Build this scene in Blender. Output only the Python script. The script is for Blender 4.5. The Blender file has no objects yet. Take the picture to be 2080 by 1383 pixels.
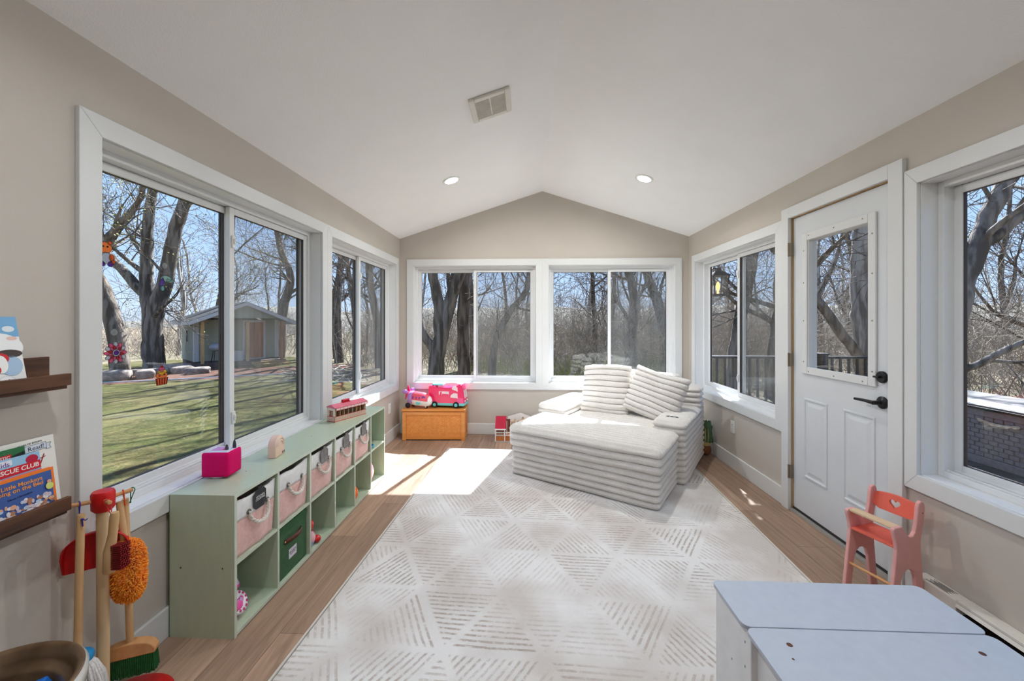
import bpy, bmesh, math, random
from mathutils import Vector, Matrix, noise as mnoise

S = bpy.context.scene
COL = S.collection
PI = math.pi
RND = random.Random(7)


# ------------------------------------------------------------------ helpers
def lin(c):
    out = []
    for v in c[:3]:
        v = v / 255.0
        out.append(v / 12.92 if v <= 0.04045 else ((v + 0.055) / 1.055) ** 2.4)
    return (out[0], out[1], out[2], 1.0)


def nodes_of(m):
    m.use_nodes = True
    return m.node_tree.nodes, m.node_tree.links


def mat(name, col, rough=0.55, metal=0.0, col2=None, nscale=14.0, detail=4.0, stretch=(1, 1, 1), lo=0.35, hi=0.65,
        bump=0.0, bscale=120.0, bstretch=(1, 1, 1), spec=0.4, sheen=0.0, coat=0.0, emit=None, estr=0.0, alpha=None, trans=0.0, bdist=0.002):
    m = bpy.data.materials.new(name)
    N, L = nodes_of(m)
    b = N['Principled BSDF']
    b.inputs['Roughness'].default_value = rough
    b.inputs['Metallic'].default_value = metal
    b.inputs['Specular IOR Level'].default_value = spec
    if sheen:
        b.inputs['Sheen Weight'].default_value = sheen
        b.inputs['Sheen Roughness'].default_value = 0.5
    if coat:
        b.inputs['Coat Weight'].default_value = coat
        b.inputs['Coat Roughness'].default_value = 0.08
    if trans:
        b.inputs['Transmission Weight'].default_value = trans
    if emit:
        b.inputs['Emission Color'].default_value = lin(emit)
        b.inputs['Emission Strength'].default_value = estr
    tc = N.new('ShaderNodeTexCoord')
    if col2 is None:
        col2 = tuple(v * 0.965 for v in col)
    mp = N.new('ShaderNodeMapping')
    mp.inputs['Scale'].default_value = stretch
    L.new(tc.outputs['Object'], mp.inputs['Vector'])
    nz = N.new('ShaderNodeTexNoise')
    nz.inputs['Scale'].default_value = nscale
    nz.inputs['Detail'].default_value = detail
    L.new(mp.outputs['Vector'], nz.inputs['Vector'])
    rp = N.new('ShaderNodeValToRGB')
    rp.color_ramp.elements[0].position = lo
    rp.color_ramp.elements[1].position = hi
    rp.color_ramp.elements[0].color = lin(col)
    rp.color_ramp.elements[1].color = lin(col2)
    L.new(nz.outputs['Fac'], rp.inputs['Fac'])
    L.new(rp.outputs['Color'], b.inputs['Base Color'])
    if bump:
        mp2 = N.new('ShaderNodeMapping')
        mp2.inputs['Scale'].default_value = bstretch
        L.new(tc.outputs['Object'], mp2.inputs['Vector'])
        n2 = N.new('ShaderNodeTexNoise')
        n2.inputs['Scale'].default_value = bscale
        n2.inputs['Detail'].default_value = 3
        L.new(mp2.outputs['Vector'], n2.inputs['Vector'])
        bp = N.new('ShaderNodeBump')
        bp.inputs['Strength'].default_value = bump
        bp.inputs['Distance'].default_value = bdist
        L.new(n2.outputs['Fac'], bp.inputs['Height'])
        L.new(bp.outputs['Normal'], b.inputs['Normal'])
    return m


class MB:
    def __init__(self):
        self.v, self.f, self.m = [], [], []

    def add(self, vs, fs, m=0, M=None):
        o = len(self.v)
        for p in vs:
            p = Vector(p)
            self.v.append(M @ p if M is not None else p)
        for f in fs:
            self.f.append([o + i for i in f])
            self.m.append(m)
        return self

    def box(self, x0, y0, z0, x1, y1, z1, m=0, M=None):
        vs = [(x0, y0, z0), (x1, y0, z0), (x1, y1, z0), (x0, y1, z0), (x0, y0, z1), (x1, y0, z1), (x1, y1, z1), (x0, y1, z1)]
        fs = [(0, 3, 2, 1), (4, 5, 6, 7), (0, 1, 5, 4), (1, 2, 6, 5), (2, 3, 7, 6), (3, 0, 4, 7)]
        return self.add(vs, fs, m, M)

    def tube(self, pts, rad, n=8, m=0, M=None, closed=False, cap=True):
        pts = [Vector(p) for p in pts]
        k = len(pts)
        if not hasattr(rad, '__len__'):
            rad = [rad] * k
        t0 = (pts[1] - pts[0]).normalized()
        ref = Vector((0, 0, 1)) if abs(t0.z) < 0.9 else Vector((1, 0, 0))
        u = t0.cross(ref).normalized()
        vs, fs = [], []
        for i, p in enumerate(pts):
            if closed:
                t = (pts[(i + 1) % k] - pts[i - 1])
            elif i == 0:
                t = pts[1] - pts[0]
            elif i == k - 1:
                t = pts[-1] - pts[-2]
            else:
                t = pts[i + 1] - pts[i - 1]
            t.normalize()
            u = (u - t * u.dot(t))
            if u.length < 1e-6:
                u = t.orthogonal()
            u.normalize()
            w = t.cross(u)
            for j in range(n):
                a = 2 * PI * j / n
                vs.append(p + (u * math.cos(a) + w * math.sin(a)) * rad[i])
        rr = k if closed else k - 1
        for i in range(rr):
            i2 = (i + 1) % k
            for j in range(n):
                j2 = (j + 1) % n
                fs.append((i * n + j, i * n + j2, i2 * n + j2, i2 * n + j))
        if cap and not closed:
            fs.append(tuple(range(n - 1, -1, -1)))
            fs.append(tuple((k - 1) * n + j for j in range(n)))
        return self.add(vs, fs, m, M)

    def lathe(self, prof, n=24, m=0, M=None, capb=True, capt=True):
        vs, fs = [], []
        for r, z in prof:
            for j in range(n):
                a = 2 * PI * j / n
                vs.append((r * math.cos(a), r * math.sin(a), z))
        for i in range(len(prof) - 1):
            for j in range(n):
                j2 = (j + 1) % n
                fs.append((i * n + j, i * n + j2, (i + 1) * n + j2, (i + 1) * n + j))
        if capb and prof[0][0] > 1e-5:
            fs.append(tuple(range(n - 1, -1, -1)))
        if capt and prof[-1][0] > 1e-5:
            fs.append(tuple((len(prof) - 1) * n + j for j in range(n)))
        return self.add(vs, fs, m, M)

    def ball(self, c, r, n=16, m=0, M=None, sc=(1, 1, 1)):
        k = max(6, n // 2)
        prof = [(max(1e-6, math.sin(PI * i / k)) * 1.0, -math.cos(PI * i / k)) for i in range(k + 1)]
        T = Matrix.Translation(Vector(c)) @ Matrix.Diagonal((r * sc[0], r * sc[1], r * sc[2], 1))
        return self.lathe(prof, n, m, (M @ T) if M is not None else T, False, False)

    def prism(self, poly, h0, h1, m=0, M=None):
        """polygon in local xz, extruded along y from h0 to h1"""
        k = len(poly)
        vs = [(x, h0, z) for x, z in poly] + [(x, h1, z) for x, z in poly]
        fs = [tuple(range(k)), tuple(range(2 * k - 1, k - 1, -1))]
        for i in range(k):
            j = (i + 1) % k
            fs.append((i, i + k, j + k, j))
        return self.add(vs, fs, m, M)

    def grid(self, fn, nu, nv, m=0, M=None, cu=False, cv=False):
        vs = [fn(i, j) for i in range(nu) for j in range(nv)]
        fs = []
        for i in range(nu if cu else nu - 1):
            for j in range(nv if cv else nv - 1):
                i2, j2 = (i + 1) % nu, (j + 1) % nv
                fs.append((i * nv + j, i2 * nv + j, i2 * nv + j2, i * nv + j2))
        return self.add(vs, fs, m, M)

    def build(self, name, mats, parent=None, bevel=0.0, seg=2, smooth=False, ang=40, fix=True, M=None):
        me = bpy.data.meshes.new(name)
        me.from_pydata([tuple(p) for p in self.v], [], self.f)
        if not isinstance(mats, (list, tuple)):
            mats = [mats]
        for x in mats:
            me.materials.append(x)
        if len(mats) > 1:
            me.polygons.foreach_set('material_index', self.m)
        if fix:
            bm = bmesh.new()
            bm.from_mesh(me)
            bmesh.ops.recalc_face_normals(bm, faces=bm.faces)
            bm.to_mesh(me)
            bm.free()
        if smooth:
            me.polygons.foreach_set('use_smooth', [True] * len(me.polygons))
            if ang < 170:
                me.set_sharp_from_angle(angle=math.radians(ang))
        me.update()
        o = bpy.data.objects.new(name, me)
        COL.objects.link(o)
        if parent is not None:
            o.parent = parent
        elif M is not None:
            o.matrix_world = M
        if bevel:
            md = o.modifiers.new('bevel', 'BEVEL')
            md.width = bevel
            md.segments = seg
            md.limit_method = 'ANGLE'
            md.angle_limit = math.radians(50)
        return o


def build_each(mb, name, mats, parent=None, **k):
    """one object per connected piece of the mesh builder"""
    par = list(range(len(mb.v)))

    def find(i):
        while par[i] != i:
            par[i] = par[par[i]]
            i = par[i]
        return i
    for f in mb.f:
        for i in f[1:]:
            par[find(i)] = find(f[0])
    groups = {}
    for f, m in zip(mb.f, mb.m):
        groups.setdefault(find(f[0]), []).append((f, m))
    out = []
    for fs in groups.values():
        ids = sorted({i for f, _ in fs for i in f})
        mp = {i: j for j, i in enumerate(ids)}
        b = MB()
        b.v = [mb.v[i] for i in ids]
        b.f = [[mp[i] for i in f] for f, _ in fs]
        b.m = [m for _, m in fs]
        out.append(b.build(name, mats, parent, **k))
    return out


def tag(o, label, cat, group=None, kind=None):
    o['label'] = label
    o['category'] = cat
    if group:
        o['group'] = group
    if kind:
        o['kind'] = kind
    return o


def thing(name, label, cat, loc=(0, 0, 0), rz=0.0, group=None, M=None):
    o = bpy.data.objects.new(name, None)
    o.empty_display_size = 0.1
    COL.objects.link(o)
    if M is not None:
        o.matrix_world = M
    else:
        o.location = loc
        o.rotation_euler = (0, 0, rz)
    return tag(o, label, cat, group)


def struct(o):
    o['kind'] = 'structure'
    return o


def dup(root, label=None, group=None):
    r = root.copy()
    COL.objects.link(r)
    if label:
        r['label'] = label
    if group:
        r['group'] = group
    for ch in list(root.children):
        c = ch.copy()
        COL.objects.link(c)
        c.parent = r
        for g in ch.children:
            d = g.copy()
            COL.objects.link(d)
            d.parent = c
    return r


def text(name, body, size, m, parent, loc, rot, ext=0.0004, align='CENTER', sx=1.0, shear=0.0, bold=0.0):
    cu = bpy.data.curves.new(name, 'FONT')
    cu.body = body
    cu.size = size
    cu.align_x = align
    cu.align_y = 'CENTER'
    cu.extrude = ext
    cu.shear = shear
    cu.offset = bold
    cu.space_line = 0.85
    cu.materials.append(m)
    tmp = bpy.data.objects.new(name, cu)
    COL.objects.link(tmp)
    me = bpy.data.meshes.new_from_object(tmp)
    bpy.data.objects.remove(tmp)
    bpy.data.curves.remove(cu)
    if not me.materials:
        me.materials.append(m)
    me.name = name
    o = bpy.data.objects.new(name, me)
    COL.objects.link(o)
    if parent is not None:
        o.parent = parent
    o.location = loc
    o.rotation_euler = rot
    o.scale = (sx, 1, 1)
    return o


def Rz(a):
    return Matrix.Rotation(a, 4, 'Z')


def Rx(a):
    return Matrix.Rotation(a, 4, 'X')


def Ry(a):
    return Matrix.Rotation(a, 4, 'Y')


def T(x, y, z):
    return Matrix.Translation((x, y, z))


# ------------------------------------------------------------------ camera (36 mm wide frame, 2080 px, focal 800 px)
HCAM = 1.358
cam = bpy.data.cameras.new('camera')
camo = bpy.data.objects.new('camera', cam)
COL.objects.link(camo)
cam.sensor_width = 36.0
cam.lens = 36.0 * 800.0 / 2080.0
cam.shift_y = -(691.5 - 652.0) / 2080.0
cam.clip_start = 0.05
cam.clip_end = 600
camo.location = (0, 0, HCAM)
camo.rotation_euler = (PI / 2, 0, math.atan(33.0 / 800.0))
S.camera = camo
SKY, SUN, LAMP, LAMP2, EXPO = 0.68, 11.0, 7.5, 5.5, 1.05
# ------------------------------------------------------------------ room materials
M_wall = mat('wall_paint', (197, 189, 179), rough=0.6, col2=(194, 186, 176), nscale=3, bump=0.12, bscale=260, spec=0.3)
M_ceil = mat('ceiling_paint', (246, 246, 245), rough=0.75, nscale=4, col2=(244, 244, 243), bump=0.5, bscale=150, spec=0.2)
M_trim = mat('white_trim', (219, 220, 219), rough=0.35, nscale=6, col2=(217, 218, 217), spec=0.4)
M_vinyl = mat('window_vinyl', (228, 229, 229), rough=0.3, nscale=5, col2=(226, 227, 227), spec=0.45)
M_black = mat('black_gasket', (44, 37, 35), rough=0.5, spec=0.4)
M_gasket = mat('brown_gasket', (66, 52, 46), rough=0.5)
M_bronze = mat('outer_screen_frame', (74, 58, 48), rough=0.5, spec=0.4)
M_doorp = mat('door_paint', (214, 217, 219), rough=0.4, nscale=5, col2=(211, 214, 217), bump=0.05, bscale=60, bstretch=(1, 1, 0.1), spec=0.4)
M_blackmetal = mat('black_hardware', (22, 22, 23), rough=0.35, metal=0.3, spec=0.5)
M_hinge = mat('hinge_metal', (150, 136, 118), rough=0.4, metal=0.8, spec=0.5)
M_rawwood = mat('raw_jamb_wood', (196, 164, 120), rough=0.7, col2=(170, 136, 94), nscale=30, stretch=(1, 1, 0.05))
M_plate = mat('white_plastic', (236, 236, 233), rough=0.3, spec=0.5)


def glass_mat(name, tint=(0.97, 0.98, 0.98), haze=0.0):
    m = bpy.data.materials.new(name)
    N, L = nodes_of(m)
    N.remove(N['Principled BSDF'])
    out = N['Material Output']
    tr = N.new('ShaderNodeBsdfTransparent')
    tr.inputs['Color'].default_value = (tint[0], tint[1], tint[2], 1)
    gl = N.new('ShaderNodeBsdfGlossy')
    gl.inputs['Roughness'].default_value = 0.0
    lw_ = N.new('ShaderNodeLayerWeight')
    lw_.inputs['Blend'].default_value = 0.5
    pw = N.new('ShaderNodeMath')
    pw.operation = 'POWER'
    L.new(lw_.outputs['Facing'], pw.inputs[0])
    pw.inputs[1].default_value = 5.0
    fr = N.new('ShaderNodeMath')
    fr.operation = 'MULTIPLY_ADD'
    L.new(pw.outputs[0], fr.inputs[0])
    fr.inputs[1].default_value = 0.6
    fr.inputs[2].default_value = 0.028
    mx = N.new('ShaderNodeMixShader')
    L.new(fr.outputs[0], mx.inputs['Fac'])
    L.new(tr.outputs['BSDF'], mx.inputs[1])
    L.new(gl.outputs['BSDF'], mx.inputs[2])
    last = mx
    if haze:
        df = N.new('ShaderNodeBsdfDiffuse')
        tc = N.new('ShaderNodeTexCoord')
        nz = N.new('ShaderNodeTexNoise')
        nz.inputs['Scale'].default_value = 5
        nz.inputs['Detail'].default_value = 5
        L.new(tc.outputs['Object'], nz.inputs['Vector'])
        mr = N.new('ShaderNodeMapRange')
        mr.inputs['To Min'].default_value = haze * 0.6
        mr.inputs['To Max'].default_value = haze * 1.5
        L.new(nz.outputs['Fac'], mr.inputs['Value'])
        df.inputs['Color'].default_value = (0.5, 0.5, 0.5, 1)
        m2 = N.new('ShaderNodeMixShader')
        L.new(mr.outputs['Result'], m2.inputs['Fac'])
        L.new(mx.outputs['Shader'], m2.inputs[1])
        L.new(df.outputs['BSDF'], m2.inputs[2])
        last = m2
    L.new(last.outputs['Shader'], out.inputs['Surface'])
    return m


M_glass = glass_mat('window_glass')
M_screen = glass_mat('insect_screen_mesh', (0.93, 0.93, 0.93), haze=0.10)


# floor: oak planks running away from the door wall
def plank_mat():
    m = bpy.data.materials.new('oak_planks')
    N, L = nodes_of(m)
    b = N['Principled BSDF']
    b.inputs['Roughness'].default_value = 0.42
    b.inputs['Specular IOR Level'].default_value = 0.35
    tc = N.new('ShaderNodeTexCoord')
    mp = N.new('ShaderNodeMapping')
    mp.inputs['Rotation'].default_value = (0, 0, PI / 2)
    L.new(tc.outputs['Object'], mp.inputs['Vector'])
    br = N.new('ShaderNodeTexBrick')
    br.offset = 0.37
    br.inputs['Scale'].default_value = 1.0
    br.inputs['Brick Width'].default_value = 1.22
    br.inputs['Row Height'].default_value = 0.18
    br.inputs['Mortar Size'].default_value = 0.0012
    br.inputs['Mortar Smooth'].default_value = 0.3
    br.inputs['Bias'].default_value = 0.0
    br.inputs['Color1'].default_value = lin((190, 160, 138))
    br.inputs['Color2'].default_value = lin((154, 128, 110))
    br.inputs['Mortar'].default_value = lin((92, 70, 54))
    L.new(mp.outputs['Vector'], br.inputs['Vector'])
    mp2 = N.new('ShaderNodeMapping')
    mp2.inputs['Scale'].default_value = (1.0, 0.06, 1.0)
    L.new(tc.outputs['Object'], mp2.inputs['Vector'])
    nz = N.new('ShaderNodeTexNoise')
    nz.inputs['Scale'].default_value = 38
    nz.inputs['Detail'].default_value = 8
    nz.inputs['Roughness'].default_value = 0.65
    nz.inputs['Distortion'].default_value = 0.8
    L.new(mp2.outputs['Vector'], nz.inputs['Vector'])
    rp = N.new('ShaderNodeValToRGB')
    rp.color_ramp.elements[0].position = 0.3
    rp.color_ramp.elements[1].position = 0.7
    rp.color_ramp.elements[0].color = (0.62, 0.6, 0.58, 1)
    rp.color_ramp.elements[1].color = (1.12, 1.1, 1.08, 1)
    L.new(nz.outputs['Fac'], rp.inputs['Fac'])
    mx = N.new('ShaderNodeMix')
    mx.data_type = 'RGBA'
    mx.blend_type = 'MULTIPLY'
    mx.inputs['Factor'].default_value = 1.0
    L.new(br.outputs['Color'], mx.inputs['A'])
    L.new(rp.outputs['Color'], mx.inputs['B'])
    L.new(mx.outputs['Result'], b.inputs['Base Color'])
    bp = N.new('ShaderNodeBump')
    bp.inputs['Strength'].default_value = 0.15
    bp.inputs['Distance'].default_value = 0.002
    L.new(nz.outputs['Fac'], bp.inputs['Height'])
    L.new(bp.outputs['Normal'], b.inputs['Normal'])
    return m


M_floor = plank_mat()

# ------------------------------------------------------------------ shell: x -1.56 .. 1.89, y -1.3 .. 4.72
XL, XR, YB, YN = -1.56, 1.89, 4.72, -1.3
TH = 0.16
RIDGE_X, RIDGE_Z, EAVE_Z = 0.17, 2.909, 2.354
Z0, Z1 = 0.62, 2.02           # window openings
J = 0.012                     # jamb liner thickness

# openings: left wall (y ranges), back wall (x ranges), right wall
OPL = [(1.37, 2.895), (3.045, 4.555)]
OPB = [(-1.385, 0.088), (0.247, 1.722)]
OPR = [(3.075, 4.515)]
DOOR = (2.13, 2.909, 2.092)
OPR3 = (0.44, 1.974)

mb = MB()
mb.box(XL - TH, YN - TH, -0.15, XR + TH, YB + TH, 0.0)
struct(mb.build('floor', M_floor))


def wall_x(name, x0, x1, ops, ya, yb, top):
    """wall parallel to Y with rectangular openings [(y0,y1,z0,z1)]"""
    mb = MB()
    ops = sorted(ops)
    y = ya
    for (a, b, z0, z1) in ops:
        mb.box(x0, y, 0, x1, a, top)
        if z0 > 0:
            mb.box(x0, a, 0, x1, b, z0)
        mb.box(x0, a, z1, x1, b, top)
        y = b
    mb.box(x0, y, 0, x1, yb, top)
    return struct(mb.build(name, M_wall))


wall_x('wall_left', XL - TH, XL, [(a - J, b + J, Z0 - J, Z1 + J) for a, b in OPL], YN, YB + TH, EAVE_Z)
wall_x('wall_right', XR, XR + TH, [(OPR[0][0] - J, OPR[0][1] + J, Z0 - J, Z1 + J), (DOOR[0] - 0.02, DOOR[1] + 0.02, 0.0, DOOR[2] + 0.02),
                                   (OPR3[0] - J, OPR3[1] + J, Z0 - J, Z1 + J)], YN, YB + TH, EAVE_Z)
mb = MB()
x = XL
for a, b in OPB:
    mb.box(x, YB, 0, a - J, YB + TH, EAVE_Z)
    mb.box(a - J, YB, 0, b + J, YB + TH, Z0 - J)
    mb.box(a - J, YB, Z1 + J, b + J, YB + TH, EAVE_Z)
    x = b + J
mb.box(x, YB, 0, XR, YB + TH, EAVE_Z)
mb.prism([(XL, EAVE_Z), (XR, EAVE_Z), (RIDGE_X, RIDGE_Z)], YB, YB + TH)
struct(mb.build('wall_back', M_wall))
mb = MB()
mb.box(XL, YN - TH, 0, XR, YN, EAVE_Z)
mb.prism([(XL, EAVE_Z), (XR, EAVE_Z), (RIDGE_X, RIDGE_Z)], YN - TH, YN)
struct(mb.build('wall_near', M_wall))
sl = (RIDGE_Z - EAVE_Z) / (RIDGE_X - XL)
mb = MB()
e = TH
ct = 0.12
mb.prism([(XL - e, EAVE_Z - sl * e), (RIDGE_X, RIDGE_Z), (XR + e, EAVE_Z - sl * e), (XR + e, EAVE_Z - sl * e + ct), (RIDGE_X, RIDGE_Z + ct), (XL - e, EAVE_Z - sl * e + ct)], YN - TH, YB + TH)
struct(mb.build('ceiling', M_ceil))
mb = MB()
e2 = TH + 0.36  # out-of-view eaves, overhang added to block sun at the side windows
z_ = EAVE_Z + ct + 0.01
mb.prism([(XL - e2, z_ - sl * e2 - 0.13), (XL - e, z_ - sl * e - 0.11), (XL - e, z_ - sl * e), (RIDGE_X, RIDGE_Z + ct + 0.01), (XR + e, z_ - sl * e), (XR + e, z_ - sl * e - 0.11), (XR + e2, z_ - sl * e2 - 0.13), (XR + e2, z_ - sl * e2 + 0.05), (RIDGE_X, RIDGE_Z + ct + 0.06), (XL - e2, z_ - sl * e2 + 0.05)], YN - TH - 0.05, YB + TH + 0.02)
struct(mb.build('roof', mat('roof_shingles', (92, 88, 86), rough=0.95)))


# ------------------------------------------------------------------ windows
def MW_left(y0):
    return Matrix(((0, -1, 0, XL), (1, 0, 0, y0), (0, 0, 1, Z0), (0, 0, 0, 1)))


def MW_right(y1):
    return Matrix(((0, 1, 0, XR), (-1, 0, 0, y1), (0, 0, 1, Z0), (0, 0, 0, 1)))


def MW_back(x0):
    return Matrix(((1, 0, 0, x0), (0, 1, 0, YB), (0, 0, 1, Z0), (0, 0, 0, 1)))


def frame_box(mb, x0, x1, z0, z1, w, d0, d1, m=0):
    mb.box(x0, d0, z0, x0 + w, d1, z1, m)
    mb.box(x1 - w, d0, z0, x1, d1, z1, m)
    mb.box(x0 + w, d0, z0, x1 - w, d1, z0 + w, m)
    mb.box(x0 + w, d0, z1 - w, x1 - w, d1, z1, m)


def window(n, M, W, inner, locks=True, screen=True):
    """slider; local x along wall, y outward, z up. inner = 'lo'/'hi': which half the room-side sash covers"""
    H = Z1 - Z0
    mb = MB()
    for (a, b) in ((-J, 0), (W, W + J)):
        mb.box(a, 0.0, -J, b, TH - 0.001, H + J)
    mb.box(0, 0.0, -J, W, TH - 0.001, 0)
    mb.box(0, 0.0, H, W, TH - 0.001, H + J)
    frame_box(mb, 0, W, 0, H, 0.028, 0.075, 0.155)
    # stepped track on the sill and head
    mb.box(0.028, 0.085, 0.028, W - 0.028, 0.092, 0.036)
    mb.box(0.028, 0.118, 0.028, W - 0.028, 0.124, 0.036)
    w = struct(mb.build('window_%d' % n, M_vinyl, M=M, bevel=0.002))
    mid = W / 2
    f = 0.03
    halves = {'lo': (f - 0.004, mid + 0.022), 'hi': (mid - 0.022, W - f + 0.004)}
    for half in ('lo', 'hi'):
        x0, x1 = halves[half]
        d0, d1 = (0.089, 0.115) if half == inner else (0.121, 0.147)
        s = MB()
        frame_box(s, x0, x1, f, H - f, 0.036, d0, d1)
        so = s.build('sash', M_vinyl, w, bevel=0.003)
        g = MB()
        gw = 0.034
        frame_box(g, x0 + 0.034, x1 - 0.034, f + 0.034, H - f - 0.034, 0.004, d0 + 0.007, d1 - 0.004)
        g.build('glazing_gasket', M_gasket, so)
        g = MB()
        g.box(x0 + 0.03, d0 + 0.012, f + 0.03, x1 - 0.03, d0 + 0.016, H - f - 0.03)
        g.build('glass_pane', M_glass, so)
        if half == inner and screen:
            g = MB()
            g.box(x0 + 0.02, 0.1525, f + 0.01, x1 - 0.02, 0.1535, H - f - 0.01)
            sc = g.build('insect_screen', M_screen, w)
            g = MB()
            frame_box(g, x0 + 0.006, x1 - 0.004, f + 0.002, H - f - 0.002, 0.018, 0.149, 0.158)
            g.build('screen_frame', M_bronze, sc)
    if locks:
        xs = mid + (0.0 if inner == 'hi' else 0.0)
        for z in (0.20, H - 0.22):
            k = MB()
            k.box(xs - 0.012, 0.079, z - 0.035, xs + 0.012, 0.089, z + 0.035)
            k.box(xs - 0.006, 0.071, z - 0.014, xs + 0.006, 0.079, z + 0.018)
            k.build('sash_lock', M_plate, w, bevel=0.004)
    return w


window(1, MW_left(OPL[0][0]), OPL[0][1] - OPL[0][0], 'hi')
window(2, MW_left(OPL[1][0]), OPL[1][1] - OPL[1][0], 'hi')
window(3, MW_back(OPB[0][0]), OPB[0][1] - OPB[0][0], 'hi', locks=True)
window(4, MW_back(OPB[1][0]), OPB[1][1] - OPB[1][0], 'hi', locks=True)
window(5, MW_right(OPR[0][1]), OPR[0][1] - OPR[0][0], 'hi')
window(6, MW_right(OPR3[1]), OPR3[1] - OPR3[0], 'hi', locks=False)


def casing(n, M, W, wl, wr, wb=0.082, wt=0.082, th=0.018):
    H = Z1 - Z0
    mb = MB()
    r = 0.004   # reveal
    o = [(-wl, -wb), (W + wr, -wb), (W + wr, H + wt), (-wl, H + wt)]
    i = [(-r, -r), (W + r, -r), (W + r, H + r), (-r, H + r)]
    for k in range(4):
        j = (k + 1) % 4
        quad = [o[k], o[j], i[j], i[k]]
        mb.prism(quad, -th, 0.0)
    return struct(mb.build('trim_%d' % n, M_trim, M=M, bevel=0.0025))


mL = (OPL[0][1] + OPL[1][0]) / 2
casing(1, MW_left(OPL[0][0]), OPL[0][1] - OPL[0][0], 0.078, mL - OPL[0][1])
casing(2, MW_left(OPL[1][0]), OPL[1][1] - OPL[1][0], OPL[1][0] - mL, 0.085)
mB = (OPB[0][1] + OPB[1][0]) / 2
casing(3, MW_back(OPB[0][0]), OPB[0][1] - OPB[0][0], 0.083, mB - OPB[0][1])
casing(4, MW_back(OPB[1][0]), OPB[1][1] - OPB[1][0], OPB[1][0] - mB, 0.083)
casing(5, MW_right(OPR[0][1]), OPR[0][1] - OPR[0][0], 0.085, 0.087)
casing(6, MW_right(OPR3[1]), OPR3[1] - OPR3[0], 0.07, 0.08)

# door casing (2.046 .. 2.986, top 2.172), prouder than the window casings
mb = MB()
th = 0.024
for (a, b) in ((DOOR[1] + 0.004, 2.988), (2.046, DOOR[0] - 0.004)):
    mb.box(XR - th, a, 0.0, XR, b, 2.172)
mb.box(XR - th, DOOR[0] - 0.004, DOOR[2] + 0.004, XR, DOOR[1] + 0.004, 2.172)
struct(mb.build('trim_7', M_trim, bevel=0.0025))
# jamb lining
mb = MB()
mb.box(XR, DOOR[1], 0, XR + TH, DOOR[1] + 0.02, DOOR[2])
mb.box(XR, DOOR[0] - 0.02, 0, XR + TH, DOOR[0], DOOR[2])
mb.box(XR, DOOR[0] - 0.02, DOOR[2], XR + TH, DOOR[1] + 0.02, DOOR[2] + 0.02)
struct(mb.build('trim_8', M_rawwood))
mb = MB()
mb.box(XR - 0.012, DOOR[0], 0, XR + TH + 0.03, DOOR[1], 0.018)
struct(mb.build('trim_9', mat('door_threshold', (196, 196, 192), rough=0.35, metal=0.5)))

# baseboards
BBH = 0.128
mb = MB()
mb.box(XL, YN, 0, XL + 0.015, YB, BBH)
struct(mb.build('baseboard_left', M_trim, bevel=0.003))
mb = MB()
mb.box(XL + 0.015, YB - 0.015, 0, XR - 0.015, YB, BBH)
struct(mb.build('baseboard_back', M_trim, bevel=0.003))
mb = MB()
mb.box(XR - 0.015, 2.99, 0, XR, YB, BBH)
mb.box(XR - 0.015, 1.96, 0, XR, 2.044, BBH)
struct(mb.build('baseboard_right', M_trim, bevel=0.003))

# ------------------------------------------------------------------ door 1 (hinged at the far side, half-lite)
MD = Matrix(((0, 1, 0, XR), (-1, 0, 0, DOOR[1]), (0, 0, 1, 0), (0, 0, 0, 1)))   # local x from hinge toward camera, y outward
DW = DOOR[1] - DOOR[0]
f0, f1 = 0.012, 0.055
gx0, gx1, gz0, gz1 = 0.150, 0.655, 1.02, 1.93
mb = MB()
mb.box(0.004, f0, 0.03, gx0, f1, DOOR[2] - 0.004)
mb.box(gx1, f0, 0.03, DW - 0.003, f1, DOOR[2] - 0.004)
mb.box(gx0, f0, gz1, gx1, f1, DOOR[2] - 0.004)
mb.box(gx0, f0, 0.03, gx1, f1, gz0)
door = struct(mb.build('door_1', M_doorp, M=MD))


def ring(mb, x0, x1, z0, z1, steps, m=0):
    """nested rectangular profile: steps = [(inset, depth_y)]"""
    for (i0, y0), (i1, y1) in zip(steps[:-1], steps[1:]):
        o = [(x0 + i0, y0, z0 + i0), (x1 - i0, y0, z0 + i0), (x1 - i0, y0, z1 - i0), (x0 + i0, y0, z1 - i0)]
        n = [(x0 + i1, y1, z0 + i1), (x1 - i1, y1, z0 + i1), (x1 - i1, y1, z1 - i1), (x0 + i1, y1, z1 - i1)]
        for k in range(4):
            j = (k + 1) % 4
            mb.add([o[k], o[j], n[j], n[k]], [(0, 1, 2, 3)], m)
    i, y = steps[-1]
    return [(x0 + i, y, z0 + i), (x1 - i, y, z0 + i), (x1 - i, y, z1 - i), (x0 + i, y, z1 - i)]


for (a, b) in ((0.112, 0.326), (0.450, 0.672)):
    mb = MB()
    q = ring(mb, a, b, 0.285, 0.83, [(0, f0 + 0.0005), (0.004, f0 - 0.006), (0.012, f0 - 0.006), (0.018, f0 - 0.0005), (0.028, f0 - 0.0005), (0.05, f0 - 0.006)])
    mb.add(q, [(0, 1, 2, 3)])
    mb.build('raised_panel', M_doorp, door)
mb = MB()
lx0, lx1, lz0, lz1 = 0.103, 0.683, 0.997, 1.957
frame_box(mb, lx0, lx1, lz0, lz1, 0.05, f0 - 0.012, f0)
frame_box(mb, lx0 + 0.045, lx1 - 0.045, lz0 + 0.02, lz1 - 0.04, 0.012, f0 - 0.004, f1 + 0.01)
lite = mb.build('lite_frame', M_trim, door, bevel=0.004)
mb = MB()
mb.box(gx0 - 0.005, 0.03, gz0 - 0.005, gx1 + 0.005, 0.035, gz1 + 0.005)
mb.build('glass_pane', M_glass, lite)
mb = MB()
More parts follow.
